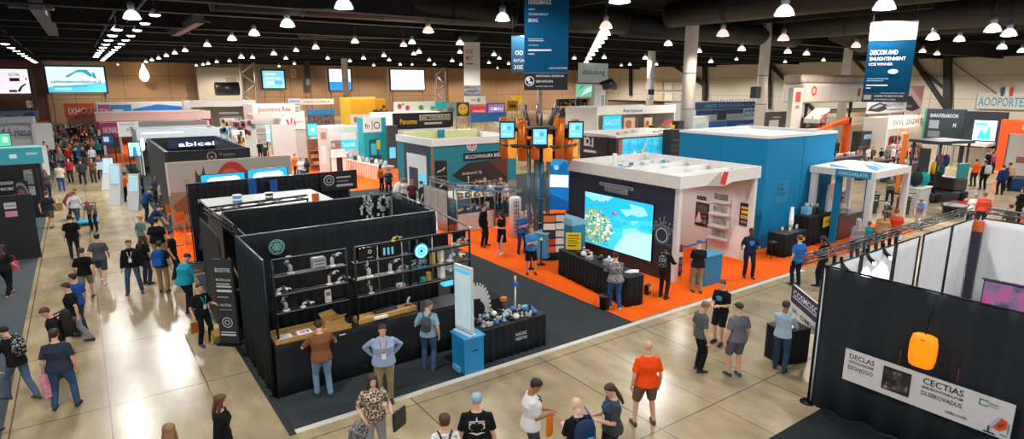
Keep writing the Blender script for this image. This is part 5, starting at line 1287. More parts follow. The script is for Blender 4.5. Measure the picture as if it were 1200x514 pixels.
# black box booth
BX = M('1b1c20',rough=.55,kind='wall_board',scale=1,var=.1)
t = thing('black_booth','tall matt black box booth with a lit word inside','booth',(3.05,32.0,.012))
MB().bx(0,3.7,0,.15,0,3.48,BX).build('front_wall',t); MB().bx(0,.15,.15,9,0,3.48,BX).build('aisle_wall',t); MB().bx(3.55,3.7,.15,9,0,3.48,BX).bx(.15,3.55,8.85,9,0,3.48,BX).build('rear_wall',t); MB().bx(.15,3.55,.15,8.85,1.5,1.55,M('121316',kind='roof')).build('ceiling_panel',t)
prints(t,[('o',1.95,3.17,.17,.21,'aaa69c'),('t','e',1.88,3.08,.16,.13,'aaa69c'),('t','U',2.3,3.20,.13,.10,'aaa69c'),('r',2.45,3.2,.55,.04,'8a877e'),('r',2.45,3.12,.5,.03,'6a675e'),('r',2.3,2.98,.35,.03,'6a675e')])
t,*_ = yb('glowing white word on a dark blue strip inside the black box booth','light_sign','sign',40.7,197,254,163.5,173,.08,M('1e2a48',rough=.4,emit=.3,kind='panel'),[('t','abicei',.2,.2,.55,.75,GLOW('e8eefc',1.1))],posts=BMET)
t = thing('flood_lamp','round white flood lamp on the corner of the black box booth','lamp',OX(167,169,2.9)); MB().ell((0,0,0),(.12,.2,.38),GLOW('eaf6ff',1.6),14,10).build('lens',t); MB().bx(.05,.2,-.1,.1,-.1,.1,BMET).build('bracket',t)
# glass touch totems along the aisle
for k,(px,py,tp,l) in enumerate(((137,240,193,'white slanted touch totem nearest the orange chairs on the aisle edge'),(158,246,205,'second slanted touch totem by the dark blue shirted visitors'),(127,222,186,'farther white slanted touch totem on the aisle edge'))):
    g = G(px,py); h = Zat(g.x,g.y,tp)
    t = thing('touch_totem',l,'screen',(g.x,g.y,.012),face(215)); sh = .28
    MB().loft([[(-.3,-.2,0),(.3,-.2,0),(.3,.2,0),(-.3,.2,0)],[(-.3,-.02 + sh * .4,h * .5),(.3,-.02 + sh * .4,h * .5),(.3,.2 + sh * .4,h * .5),(-.3,.2 + sh * .4,h * .5)],[(-.28,sh,h),(.28,sh,h),(.28,.12 + sh,h),(-.28,.12 + sh,h)]],PLA('d5dade',rough=.2),smooth=False).build('body',t)
    MB().add([(-.24,-.04 + sh * .4,h * .52),(.24,-.04 + sh * .4,h * .52),(.24,sh - .02,h * .96),(-.24,sh - .02,h * .96)],[(0,1,2,3)],GLOW('a8ccd8',.45)).build('display',t)
for k,(px,py,l) in enumerate(((196,262,'orange chair nearest the bald man on the aisle orange carpet'),(209,272,'second orange chair on the aisle orange carpet'),(203,250,'orange chair behind the others on the aisle orange carpet'),(218,288,'orange chair beside the black perforated panel'))):
    g = G(px,py); t = thing('chair',l,'chair',(g.x + .25,g.y,.016),.5 * k); OC = PLA('f0701c',rough=.4)
    MB().bx(-.22,.22,-.22,.22,.43,.47,OC,b=.015).build('seat',t); MB().bx(-.22,.22,.2,.235,.5,.88,OC,b=.015).build('backrest',t)
    for sx in (-.18,.18):
        for sy in (-.18,.18): MB().tube([(sx,sy,.44),(sx * 1.15,sy * 1.15,0)],.014,ALU,6).build('leg',t)

# ---------------------------------------------------------------- teal booth with round emblem, centre
TQ = M('12808f',rough=.55,kind='wall_board',scale=1.0,var=.07); BWN = M('2c2422',rough=.5,kind='board')
A0,A1,B0,B1,HH = 14.6,19.95,27.7,31.9,3.42
t = thing('teal_booth','turquoise booth with a round white emblem at the centre of the hall','booth',(A0,B0,.012)); LX,LY = A1 - A0,B1 - B0
MB().bx(0,LX,0,.15,0,HH,TQ).build('front_wall',t); MB().bx(0,.15,.15,LY,0,HH,TQ).build('side_wall',t); MB().bx(LX - .15,LX,.15,LY,0,HH,TQ).bx(.15,LX - .15,LY - .15,LY,0,HH,TQ).build('rear_wall',t)
MB().bx(-.05,LX + .05,-.05,.2,HH,HH + .36,WHT).bx(-.05,.2,.2,LY,HH,HH + .36,WHT).bx(LX - .2,LX + .05,.2,LY,HH,HH + .36,WHT).build('top_edge',t); MB().bx(.2,LX - .2,.2,LY - .1,HH - .1,HH,PLA('dcdcd2')).build('roof',t)
MB().bx(.3,LX - .3,LY - .6,LY - .25,HH,HH + .5,PLA('d5d89a')).build('roof_band',t); MB().bx(2.3,2.7,LY - .75,LY - .6,HH + .1,HH + .55,TQ).build('roof_block',t)
MB().bx(-.02,.06,-.02,.02,0,HH,M('b0743c',kind='wood')).bx(.9,LX,-.02,0,1.18,1.24,M('b0743c',kind='wood')).bx(.4,LX,-.03,0,0,1.18,M('8e8c84',kind='plinth',scale=2)).build('wood_trim',t)
lx = lambda px,py: OY(px,py,B0).x - A0; lz = lambda px,py: OY(px,py,B0).z
c = (lx(553,170),lz(553,170)); it = [('c',c[0],c[1],.32,.32,'e8e4e0'),('o',c[0],c[1],.24,.27,'a03848')]
for k in range(4): it += [('o',c[0] + .09 * math.cos(k * PI / 2 + .7),c[1] + .09 * math.sin(k * PI / 2 + .7),.10,.135,'a03848')]
prints(t,it,0,'round_emblem')
x0,x1 = lx(543,183),lx(590,183); z = lz(566,187)
MB().bx(x0,x1,-.03,0,z,z + .42,PLA('1a1c20')).build('name_plate',t); prints(t,[('t','BCCOVIVAURR BEER',x0 + .1,z + .11,.19,x1 - x0 - .2,'d8dcdc')],-.03,'lettering')
pts = [(lx(530,205),lz(530,205)),(lx(548,192),lz(548,191)),(lx(594,185),lz(594,185)),(lx(594,212),lz(594,212)),(lx(552,217),lz(552,217))]
MB().prism(pts,-.05,0,BWN).build('shaped_board',t); MB().prism([(lx(572,188.5),lz(572,188.5)),(lx(594,185.5),lz(594,185.5)),(lx(594,208),lz(594,208))],-.056,-.05,M('5c2f22',kind='board')).build('red_wedge',t)
prints(t,[('t','etradenorch 15p',lx(541,205),lz(541,205),.17,1.25,'c8c4c0'),('t','1UPO',lx(553,213),lz(553,213),.10,.3,'c8c4c0')],-.06,'slogan_print')
# doorway poster on its side wall
t,w,z0,z1 = xb('dark framed white poster doorway on the side of the turquoise booth','door_poster','poster',A0 - .02,473,503,170,None,.06,M('39434c',rough=.5,kind='board'))
prints(t,norm_items([('r',.12,.05,.76,.80,'dfe4e6'),('t','LOREMIPSUM',.15,.80,.06,.7,'eef0f0'),('r',.2,.25,.35,.38,'3a4248'),('r',.58,.2,.28,.35,GLOW('5ab8dc',.7)),('r',.14,.05,.3,.18,'b8bcc0')],w,z1))
t = thing('poster_stand','tall black poster stand with three pictures beside the turquoise booth','poster',(14.75,27.05,.012),face(205)); MB().bx(-.32,.32,0,.06,0,2.75,M('24221f',rough=.4,kind='board')).build('panel',t); [MB().bx(q,q + .02,-.01,.07,0,2.77,M('b0743c',kind='wood')).build('frame',t) for q in (-.34,.32)]; MB().bx(-.3,.3,-.2,.25,0,.03,BMET).build('foot',t)
prints(t,[('r',-.32,1.95,.64,.02,'9aa0a0'),('r',-.32,1.1,.64,.02,'9aa0a0'),('p',[(-.2,2.15),(.0,2.2),(.0,2.3),(-.2,2.2)],'c8ccd0'),('p',[(.05,2.2),(.22,2.35),(.2,2.45),(.05,2.3)],'c8ccd0'),('p',[(-.1,1.35),(.2,1.55),(.18,1.65),(-.1,1.45)],'b8bcc0'),('r',-.1,.65,.25,.25,'a89484'),('r',-.2,.2,.4,.12,'4a8ac0')])
# slatted metal stall with trinkets before it
t = thing('market_stall','open metal framed stall full of small goods on the orange carpet','stall',(14.1,24.2,.012)); GM = MET('7d857f',.4)
for x,y in ((-.9,-1.1),(1.1,-1.4),(1.1,.9),(-.9,1.1)): MB().tube([(x,y,0),(x,y,2.15)],.035,GM,8).build('post',t)
MB().truss((-.9,1.1,2.2),(-.9,-1.1,2.15),.16,GM,r=.018).truss((-.9,-1.1,2.15),(1.1,-1.4,2.15),.16,GM,r=.018).build('top_rail',t)
MB().bx(-.85,1.05,-1.2,.9,.85,.9,PLA('2d5f86')).bx(-.85,1.05,-1.2,.9,1.5,1.53,PLA('d0d4c8')).build('shelf',t); MB().bx(-.9,1.1,-1.35,-1.3,.05,.85,PLA('c8ccca')).build('front_panel',t)
m = MB()
for i in range(8): m.tube([(-.95,1.0 - .27 * i,.1),(-.95,.85 - .27 * i,1.45)],.014,GM,5)
m.build('side_lattice',t)
r6 = random.Random(4)
GC = ['5d8a4a','c05a3a','3a6aa8','c8a040','2f7f7a','b03a4a','8a9a50','d8d2c0']
GN = ['leaf green','brick red','mid blue','mustard','dark teal','crimson','olive','cream']
for i in range(16):
    q = i % 8; t = thing('trinket_box','%s goods box on the %s shelf of the open metal stall' % (GN[q],'upper' if i >= 8 else 'lower'),'box',(13.45 + (i % 8) * .23,23.1 + .15 * (i % 2),(1.545 if i >= 8 else .915)),r6.uniform(-.3,.3)); s = r6.uniform(.8,1.2)
    MB().box((0,0,.12 * s),(.18,.16,.24 * s),PLA(GC[q]),b=.02).build('carton',t); MB().box((0,-.082,.13 * s),(.11,.006,.1 * s),PLA('e4e0d4')).build('label_patch',t)
pipe_drape('pale mesh partition between the poster stand and the metal stall',(13.0,25.6),(13.0,23.3),1.9,FAB('b9b6ae'),61,rail=GM)
# white lettered cylinder totem
t = thing('cylinder_totem','white cylinder totem with vertical dark lettering on the orange carpet','totem',(15.0,20.9,.012)); MB().lathe([(.26,0),(.26,1.72),(.2,1.78)],PLA('dde1e4'),22).build('cylinder',t)
m = MB()
for i in range(9):
    a0 = -2.35
    for j in range(3): a = a0 + j * .32; R_ = .264; m.add([(R_ * math.cos(a + u),R_ * math.sin(a + u),.25 + i * .16 + v) for u,v in ((0,0),(.2,0),(.2,.09 + .03 * (i % 2)),(0,.09 + .03 * (i % 2)))],[(0,1,2,3)],M('6d7680',kind='print'))
m.build('lettering',t)
t = thing('flower_screen','blue and white patterned totem right of the white lettered cylinder','totem',(15.75,20.9,.012)); MB().lathe([(.2,0),(.22,.6),(.16,1.3),(.05,1.42)],ramp_mat('blue_leaf',[(0,'2a5a8a'),(.45,'5f94b8'),(.55,'c8d8e0'),(1,'e8eef0')],scale=7),16).build('pattern_body',t); MB().lathe([(.26,0),(.26,.04),(.1,.06)],WHT,16).build('base',t)
# ---------------------------------------------------------------- lattice tower with copper tubes
t = thing('lattice_tower','silver lattice tower with a tall blue screen and copper tubes on top','tower',(15.0,19.25,.012)); TS = MET('8fa6b4',.3)
for sx,sy in ((-.28,-.28),(.28,-.28),(.28,.28),(-.28,.28)): MB().truss((sx,sy,0),(sx,sy,4.2),.12,TS,r=.022,bay=.3,tri=True).build('leg',t)
m = MB()
for z in (1.0,2.0,3.0,4.1): m.tube([(-.28,-.28,z),(.28,-.28,z),(.28,.28,z),(-.28,.28,z),(-.28,-.28,z)],.02,TS,6,smooth=False)
m.build('brace',t)
MB().lathe([(.2,0),(.2,4.2)],M('2a7a9a',rough=.3,metal=.4,kind='core'),16).build('core',t)
MB().lathe([(1.55,4.15),(1.6,4.2),(1.6,4.28),(.3,4.3)],M('4a3a30',rough=.5,kind='deck'),28).lathe([(.4,4.85),(1.5,4.86),(1.5,4.92),(.4,4.94)],M('57483c',kind='deck'),28).build('deck',t)
CU = M('c8641e',rough=.3,metal=.5,emit=.18,kind='copper',scale=3,var=.3); CU2 = M('e89a3c',rough=.3,metal=.3,emit=.7,kind='lit_copper',scale=3,var=.2)  # tubes are no lamps: glow in the copper paints their bright highlights
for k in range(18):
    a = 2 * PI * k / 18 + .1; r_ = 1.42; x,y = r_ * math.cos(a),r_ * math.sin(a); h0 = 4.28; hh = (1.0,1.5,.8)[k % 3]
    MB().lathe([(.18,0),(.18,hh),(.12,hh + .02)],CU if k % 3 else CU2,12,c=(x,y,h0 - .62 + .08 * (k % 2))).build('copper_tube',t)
for k in range(14):
    a = 2 * PI * k / 14 + .32; r_ = 1.2; x,y = r_ * math.cos(a),r_ * math.sin(a)
    MB().box((x,y,4.65),(.22,.22,.5),[M('3a2a2c',kind='crate'),M('6a4a58',kind='crate'),M('4a3c30',kind='crate')][k % 3],rz=a).build('crate',t)
for k in range(6): a = 2 * PI * k / 6; MB().tube([(.5 * math.cos(a),.5 * math.sin(a),4.9),(.7 * math.cos(a),.7 * math.sin(a),5.5 + .25 * (k % 2))],.05,MET('6d7278'),8).build('mast',t)
for k,(hd,r_,z) in enumerate(((262,1.75,4.55),(217,1.72,4.35),(165,1.75,4.55))):
    h_ = math.radians(hd); t2 = thing('monitor',['pale blue monitor on the left side of the copper tube ring','pale blue monitor at the front of the copper tube ring','pale blue monitor on the right side of the copper tube ring'][k],'screen',(15.0 + r_ * math.sin(h_),19.25 + r_ * math.cos(h_),z),face(217))
    MB().bx(-.30,.30,0,.08,-.06,.62,PLA('15222e')).build('case',t2); prints(t2,[('r',-.25,.0,.5,.56,GLOW('6cc4e4',.9)),('r',-.17,.3,.12,.14,GLOW('b4e6f4',.9)),('r',.0,.3,.14,.14,GLOW('3aa0cc',.9)),('r',-.17,.1,.34,.05,GLOW('b4e6f4',.9))],0,'display'); MB().tube([(0,.08,.25),(0,.4,.2)],.03,BMET,6).build('arm',t2)
t = thing('screen_banner','tall blue screen with a white rectangle hung on the lattice tower','screen',(15.64,18.75,1.5),face(228)); MB().bx(-.42,.42,0,.06,0,2.45,GLOW('1479c0',.55)).build('panel',t)
prints(t,[('p',[(-.42,1.9),(-.1,1.7),(.2,2.0),(.42,1.9),(.42,2.3),(-.42,2.3)],GLOW('35a4e0',.6)),('c',-.1,1.75,.1,.1,GLOW('8ad0f0',.8)),('r',-.4,.95,.8,.5,GLOW('f0f6fa',.9)),('p',[(-.42,0),(.42,0),(.42,.35),(-.42,.7)],GLOW('0f5a9c',.5)),('r',-.42,2.1,.84,.3,'14222e')]); MB().truss((.5,.1,-1.5),(.5,.1,2.6),.1,BMET,r=.016,tri=True).build('mast',t)
t = thing('steel_box','brushed steel box with a round port beside the lattice tower','machine',(16.6,18.75,.012),-.65)
MB().bx(-.42,.42,-.36,.36,1.2,2.05,M('a89a8e',rough=.3,metal=.7,kind='brushed_steel',scale=6,var=.15),b=.02).build('case',t); MB().bx(-.36,.36,-.3,.3,0,1.2,PLA('23262a')).build('stand',t); prints(t,[('o',0,1.5,.12,.17,'3a3430'),('c',.0,1.5,.09,.09,'6a5a4e')],-.36,'port')
t = thing('white_machine','white jointed machine with grey hoses at the foot of the steel box','machine',(15.2,18.1,.012)); MB().lathe([(.35,0),(.35,.5),(.2,.7),(.22,.9)],PLA('d4d8dc'),18).build('base',t); MB().tube([(0,0,.85),(.15,-.1,1.2),(.0,-.3,1.45),(-.25,-.35,1.2)],[.14,.13,.11,.08],PLA('dfe3e6'),12).build('arm',t); MB().tube([(.1,0,.6),(.35,-.1,.9),(.3,-.2,1.3)],.04,GREY,8).build('hose',t)
t = thing('crossing_truss','horizontal lattice arm reaching left from the lattice tower','truss',(14.6,19.6,0)); MB().truss((0,.2,2.3),(-2.0,2.2,2.3),.2,TS,r=.02).build('lattice',t); MB().tube([(-2.0,2.2,.012),(-2.0,2.2,2.3)],.04,TS,8).build('post',t)
# leaflet racks and teal pedestal left of the long table
for k,(px,py,w,cols,l) in enumerate(((643,303,.5,['e8682a','c0392b','3a3230','e8e2da','d8783a'],'dark rack with orange leaflets behind the man in the blue polo'),(655,302,.42,['e4e6e2','eceae4','dcdcd8','e8e8e4','d4d4d0'],'rack of white leaflets left of the yellow notice'))):
    g = G(px,py); t = thing('leaflet_rack',l,'rack',(g.x,g.y,.012),face(215)); MB().bx(-w / 2,w / 2,0,.06,.1,1.75,M('2c2a2a',kind='board')).build('back_panel',t); MB().bx(-w / 2,w / 2,-.3,.2,0,.05,BMET).build('foot',t)
    for i in range(5): MB().bx(-w / 2 + .03,w / 2 - .03,-.08,.0,.25 + i * .3,.48 + i * .3,PLA(cols[i])).build('leaflet_pocket',t)
t = thing('pedestal','teal rounded pedestal behind the yellow notice','pedestal',(14.9,16.9,.012)); MB().bx(-.35,.35,-.3,.3,0,1.35,PLA('1d86ae'),b=.04).build('body',t); MB().prism([(-.36,1.35),(.36,1.35),(.36,1.5),(-.1,1.68),(-.36,1.6)],-.31,.31,PLA('8ac4dc')).build('hood',t)
t = thing('pedestal','pale blue pedestal behind the man in the blue polo','pedestal',(14.0,17.6,.012),.4); MB().bx(-.3,.3,-.25,.25,0,1.0,PLA('4a9ac4'),b=.02).build('body',t); MB().bx(-.33,.33,-.28,.28,1.0,1.04,PLA('9accE4'.lower())).build('top',t)
for k,(px,py,l) in enumerate(((622,315,'thin black belt post left of the leaflet racks'),(634,310,'thin black belt post nearer the leaflet racks'))):
    g = G(px,py); t = thing('belt_post',l,'post',(g.x,g.y,.012)); MB().lathe([(.16,0),(.16,.02),(.03,.04)],BMET,14).build('base',t); MB().tube([(0,0,.03),(0,0,.95)],.028,BMET,8).lathe([(.05,.92),(.05,1.0)],WHT,10).build('pole',t)

# ---------------------------------------------------------------- dark booth with the aqua picture behind the canopy booth
t = thing('picture_booth','low dark booth with a glowing aqua butterfly picture','booth',(25.3,25.2,.012)); DB = M('2b2524',rough=.5,kind='board',scale=1,var=.1)
MB().bx(0,.15,0,4.2,0,3.5,DB).build('side_wall',t); MB().bx(.15,6.9,0,.15,0,3.5,DB).build('front_wall',t); MB().bx(6.75,6.9,.15,4.2,0,3.5,DB).bx(.15,6.75,4.05,4.2,0,3.5,DB).build('rear_wall',t); MB().bx(-.05,6.95,-.05,4.25,3.5,3.62,PLA('d8d4cc')).build('roof',t)
for k in range(6): MB().box((.8 + k * 1.05,.5 + .4 * (k % 3),3.69),(.35,.3,.14),GREY).build('roof_unit',t)
w = 5.2; prints(t,[('r',.5,1.6,w,1.82,ramp_mat('aqua_picture',[(0,'0f86b4'),(.45,'1fa2cc'),(.6,'49bede'),(1,'7ed4ea')],scale=1.6,emit=.6,interp='LINEAR')),('p',[(1.5,2.0),(2.1,2.5),(2.6,3.2),(2.3,2.3),(2.0,1.9)],GLOW('c8a83c',.6)),('p',[(1.3,2.2),(1.6,2.7),(1.7,2.1)],GLOW('e8e0d0',.6)),('p',[(2.0,2.6),(2.5,2.4),(2.3,2.0)],GLOW('2a4a58',.3)),('p',[(4.2,1.8),(4.5,3.0),(4.6,2.4),(4.9,2.6),(5.1,1.8)],GLOW('dff2f8',.7)),('r',0.2,1.6,.3,1.8,'9a6a58')],0,'picture')
t,w,z0,z1 = xb('white lettering block on the dark side wall of the butterfly picture booth','wall_lettering','sign',25.27,682,712,157,182,.02,DB,[('r',.1,.86,.4,.1,'d8d4d0'),('o',.22,.62,.10,.2,'d8d4d0'),('r',.08,.4,.3,.06,'d8d4d0'),('r',.08,.4,.05,.4,'d8d4d0'),('r',.4,.35,.06,.45,'d8d4d0'),('r',.08,.1,.5,.12,'d8d4d0'),('t','TEUUM',.1,.86,.08,.6,'d8d4d0')])
t,*_ = yb('yellow tipped pillar left of the dark butterfly picture booth','sign_pillar','sign',26.5,673,680,160,None,.2,PLA('8a8680'),[('r',.0,.55,1,.16,'e8b818')]); MB().bx(-.3,.3,-.2,.4,0,.04,BMET).build('foot',t)

# ---------------------------------------------------------------- white roofed booth at right with teal sign
C_ = Vector((24.9,10.75,0)); R_ = Vector((28.3,10.85,0)); L_ = Vector((28.9,15.05,0)); 
t = thing('canopy_booth','white roofed booth with blue waves on the roof and a teal name sign','booth',(C_.x,C_.y,.012))
a = R_ - C_; b_ = Vector((-.03,2.6,0)); q = [Vector((0,0,0)),a,a + b_,b_]
def edge(m,p,q_,z0,z1,th,mat):
    d = (q_ - p).normalized(); n = Vector((d.y,-d.x,0)) * th
    m.slab([(p.x,p.y),(q_.x,q_.y),((q_ - n).x,(q_ - n).y),((p - n).x,(p - n).y)],z0,z1,mat)
m = MB(); [edge(m,q[i],q[(i + 1) % 4],2.92,3.2,.12,FASC) for i in range(4)]; m.build('fascia',t)
MB().slab([(p.x * .97 + .05,p.y * .97 + .06) for p in q],3.16,3.19,PLA('eceef0')).build('roof',t)
o = MB(); items_mesh(o,[('p',[(.4,.3),(1.2,.6),(2.0,1.5),(2.2,2.6),(1.7,1.9),(.9,1.1)],'1f7cc4'),('p',[(1.0,.3),(2.0,.9),(2.9,2.2),(3.0,3.2),(2.5,2.1),(1.8,1.1)],'59a8dc'),('p',[(.3,1.8),(.9,3.1),(1.2,4.0),(.5,3.4)],'2a86cc')],0); o = o.build('roof_waves',t); o.scale = (1,1,.6); o.rotation_euler = (-PI / 2,0,0); o.location = (0,0,3.2)
for x,y,mt in ((.1,.15,PLA('dcdcda')),(3.3,.2,PLA('dcdcda')),(3.25,2.45,PLA('dcdcda')),(.15,2.45,PLA('dcdcda')),(.55,.4,TEAL),(.5,1.6,TEAL)): MB().bx(x - .11,x + .11,y - .11,y + .11,0,2.95,mt).build('column',t)
prints(t,[('r',.4,1.0,.3,.3,'e4f0f4')],.28,'column_mark')
MB().bx(.9,3.0,1.6,2.2,0,1.05,PLA('2a2d33')).build('inner_counter',t); MB().bx(1.2,2.0,2.3,2.4,1.1,2.3,PLA('d8dade')).build('inner_screen',t)
e_ = xb('teal name sign on the side of the white roofed booth at right','name_sign','sign',24.86,979,1021,200,208.5,.05,PLA('1c92bc'),[('t','VERROARLATA',.08,.25,.5,.84,'bfe4f0')])
for i in range(10):
    px,py = 985 + (i * 37) % 75,236 + (i * 13) % 16; g = G(px,py); cn = ['olive','dark grey','tan','black','cream'][i % 5]; cc = ['6a6a44','3a3d42','9a7d5a','1d1e20','c8c0ae'][i % 5]
    t = thing('goods_crate','%s goods crate in the clutter under the white roofed booth%s' % (cn,' near its front' if i < 5 else ' near its back'),'crate',(g.x,g.y,.012),i * .4); s = .7 + .06 * (i % 4); MB().bx(-.3 * s,.3 * s,-.25 * s,.25 * s,0,.8 * s,PLA(cc),b=.03).build('crate_body',t); MB().bx(-.32 * s,.32 * s,-.27 * s,.27 * s,.8 * s,.86 * s,PLA('2a2b2e')).build('lid',t)
# equipment cabin
g = Vector((40.2,14.1,.012)); t = thing('equipment_cabin','dark framed lift truck cabin with teal bags under its roof','vehicle',g,-.3)
DK_ = PLA('1c2026'); 
for x,y in ((-1.1,-.8),(1.2,-.8),(1.2,.8),(-1.1,.8)): MB().tube([(x,y,.4),(x * .96,y,3.3)],.07,DK_,6).build('post',t)
MB().bx(-1.3,1.4,-.95,.95,3.3,3.45,PLA('2a3340')).build('roof',t); MB().bx(-1.4,1.5,-1.0,1.0,.12,.55,DK_,b=.06).build('chassis',t); MB().bx(.4,1.45,-.9,.9,.55,1.3,PLA('3a3230'),b=.08).build('engine_cover',t); MB().bx(.3,1.2,-1.02,-.9,1.3,2.2,PLA('1b7f86'),b=.05).build('side_panel',t)
MB().bx(-1.15,-1.05,-.3,.3,.3,3.0,PLA('30343a')).build('mast',t); MB().bx(-.6,.1,-.3,.3,.9,1.05,PLA('20242a')).bx(-.1,.05,-.3,.3,1.05,1.6,PLA('20242a')).build('seat',t)
for x,y in ((-.9,-.9),(1.0,-.9),(1.0,.9),(-.9,.9)): MB().tube([(x,y - .1,.3),(x,y + .1,.3)],.29,PLA('0f1012',rough=.7),16).build('wheel',t)
for k,(x,z,c,l) in enumerate(((39.6,1.9,'e0b41c','yellow bag hanging inside the lift truck cabin'),(40.5,1.7,'1a6a78','dark teal bag hanging inside the lift truck cabin'),(40.1,2.3,'8a4a6a','mauve bag hanging inside the lift truck cabin'),(41.0,2.2,'3a4a7a','dull blue bag hanging inside the lift truck cabin'))):
    b9 = thing('goods_bag',l,'bag',(x,14.0,z)); MB().ell((0,0,0),(.28,.2,.38),FAB(c)).build('bag_body',b9); MB().tube([(0,0,.35),(0,0,3.3 - z)],.015,BMET,6).build('strap',b9)
t = thing('tilted_post','orange tilted post left of the lift truck cabin','post',(40.6,16.2,.012)); MB().bar((0,0,0),(.25,0,3.6),.22,PLA('e8781c')).build('post_body',t); MB().bx(-.3,.3,-.3,.3,0,.05,BMET).build('foot',t)
t = thing('raised_platform','grey display plinth with a teal bag left of the lift truck cabin','plinth',(38.0,14.2,.012)); MB().bx(-.7,.7,-.5,.5,0,.9,PLA('c9c6c0')).build('body',t); MB().bx(-.75,.75,-.55,.55,.9,.96,WHT).build('top',t)
t = thing('goods_bag','round teal bag on the grey display plinth','bag',(38.3,14.0,.985)); MB().ell((0,0,.4),(.35,.3,.4),FAB('159a98')).build('bag_body',t); MB().tube([(-.15,0,.75),(0,0,1.0),(.15,0,.75)],.03,FAB('0f6a68'),6).build('handle',t)
t = thing('goods_bag','dark slouched bag on the left of the grey display plinth','bag',(37.6,14.1,.985)); MB().ell((0,0,.45),(.35,.3,.45),FAB('22342e')).build('bag_body',t); MB().tube([(-.15,0,.85),(0,0,1.05),(.15,0,.85)],.03,FAB('1a2622'),6).build('handle',t)
# ================================================================= far booths, both sides of the aisle
MID = PLA
def board(c,**k): return M(c,rough=.55,kind='board',scale=.8,var=.08,**k)
def fbooth(label,Y,l,r,top,d,wall,fas,fh=.22,text=None,tcol='ffffff',extra=(),counter=None,screen=None,group=None,name='booth',roof=None):
    """open fronted booth: back and side walls, header band, counter and screen"""
    m = (l + r) / 2; x0,x1 = OY(l,top + 6,Y).x,OY(r,top + 6,Y).x; h = OY(m,top,Y).z; w = x1 - x0
    t = thing(name,label,'booth',((x0 + x1) / 2,Y,.012)); a = w / 2
    wm = board(wall); fm = fas if not isinstance(fas,str) else board(fas); f0 = h * (1 - fh)
    MB().bx(-a,a,d - .15,d,0,h * .98,wm).build('back_wall',t); [MB().bx(q,q + .15,.2,d - .15,0,h * .98,wm).build('side_wall',t) for q in (-a,a - .15)]
    MB().bx(-a,a,0,.2,f0,h,fm).build('header',t)
    for s in (-1,1): MB().bx(s * (a - .12) - .1,s * (a - .12) + .1,.02,.18,0,f0,PLA('d8d8d4')).build('post',t)
    if roof: MB().bx(-a + .1,a - .1,.2,d - .15,h * .9,h * .93,PLA(roof)).build('roof',t)
    it = []
    if text: it.append(('t',text,.12,f0 / h + fh * .28,fh * .45,.76,tcol))
    it += list(extra)
    if it: prints(t,norm_items(it,w,h))
    if counter: MB().bx(-a * .7,a * .5,.5,1.1,0,1.0,PLA(counter)).bx(-a * .74,a * .54,.45,1.15,1.0,1.06,WHT).build('counter',t)
    if screen: MB().bx(-a * .5,a * .4,d - .25,d - .16,h * .38,h * .72,GLOW(screen,.8)).build('screen',t)
    return t
# --- left of the aisle
def lw(label,name,cat,Y,r,top,bot=None,l=-40,d=.12,mat=None,items=(),posts=False): return yb(label,name,cat,Y,l,r,top,bot,d,mat,items,posts)
KB = board('15171b')
t,w,z0,z1 = lw('front black wall panel with a pale and a pink poster at the left edge','panel_wall','wall panel',28.9,37.5,230,None,-30,.15,KB)
MB().bx(-w / 2,w / 2,.15,.6,0,.05,BMET).build('foot',t); prints(t,[('r',w / 2 - .85,1.98,.36,.24,'b9bdc0'),('r',w / 2 - .85,1.68,.36,.22,'c88a9c'),('r',w / 2 - .82,2.08,.3,.03,'4a4e54')])
t,w,z0,z1 = lw('second black wall panel with pale poster strips at its aisle end','panel_wall','wall panel',38.0,48,194,None,-40,.2,KB)
MB().bx(-w / 2,w / 2,.2,.7,0,.05,BMET).build('foot',t); prints(t,[('r',w / 2 - .72,1.7,.36,.62,'7d8184'),('t','VASC',w / 2 - .7,2.28,.16,.34,'d0d4d6'),('r',w / 2 - .7,1.15,.34,.45,'b4b6b8'),('r',w / 2 - .7,1.5,.3,.03,'33363a'),('r',w / 2 - .2,.1,.06,2.4,'2f343a')])
t,w,*_ = lw('black sign with two rows of white letters at the left edge','name_sign','sign',37.4,18.5,209,227,-8,.08,PLA('0e0f11'),[('t','IOSOSASUAF',.3,.58,.2,.62,'e4e6e8'),('t','MASOGMAT',.3,.2,.2,.6,'e4e6e8')],posts=BMET)
t,w,*_ = lw('round coloured print on the black wall at the left edge','poster','poster',37.6,35,212,246,19,.04,PLA('202733'),[('c',.4,.5,.55,.45,'9a8a7a'),('c',.4,.5,.45,.36,'26405a'),('c',.4,.5,.28,.22,'b04a4a'),('c',.4,.5,.14,.12,'3a6a9a'),('r',.0,.0,.5,.2,'5a3a4a')],posts=BMET)
lw('turquoise header over the booth at the left edge','booth_header','header',45,50,172,194,-40,.3,board('2f8f9c'),[('r',.55,.35,.1,.22,'c8e0e4'),('r',.78,.5,.15,.12,'8fc4cc'),('r',.0,.9,1,.1,'b4dce0')],posts=ALU)
lw('bright cyan screen low at the left edge under the turquoise header','monitor','screen',44.5,4,196,211,-12,.1,GLOW('8fe0f4',.9),[],posts=BMET)
t = fbooth('white booth with large dark and pink letters at the left edge',66,-30,39,138,4,'dcdcde','c9ccd2',.12,extra=[('t','d',.42,.62,.2,.06,'3a4a7a'),('t','A.',.52,.60,.2,.09,'a03a6a'),('t','Hatsun',.64,.60,.18,.30,'3a4f74')],counter='c8cacc')
MB().bx(-3.1,3.1,.6,.7,1.0,3.3,PLA('e8e8ea')).build('inner_panel',t)
lw('green glowing picture screen on the white counter at the left edge','monitor','screen',64,13,156,172,-10,.12,PLA('20302c'),[('r',.03,.05,.94,.9,GLOW('5fd0a4',.8)),('r',.55,.3,.3,.4,GLOW('b8f0d8',.8)),('r',.2,.2,.2,.5,GLOW('2aa080',.8))],posts=BMET)
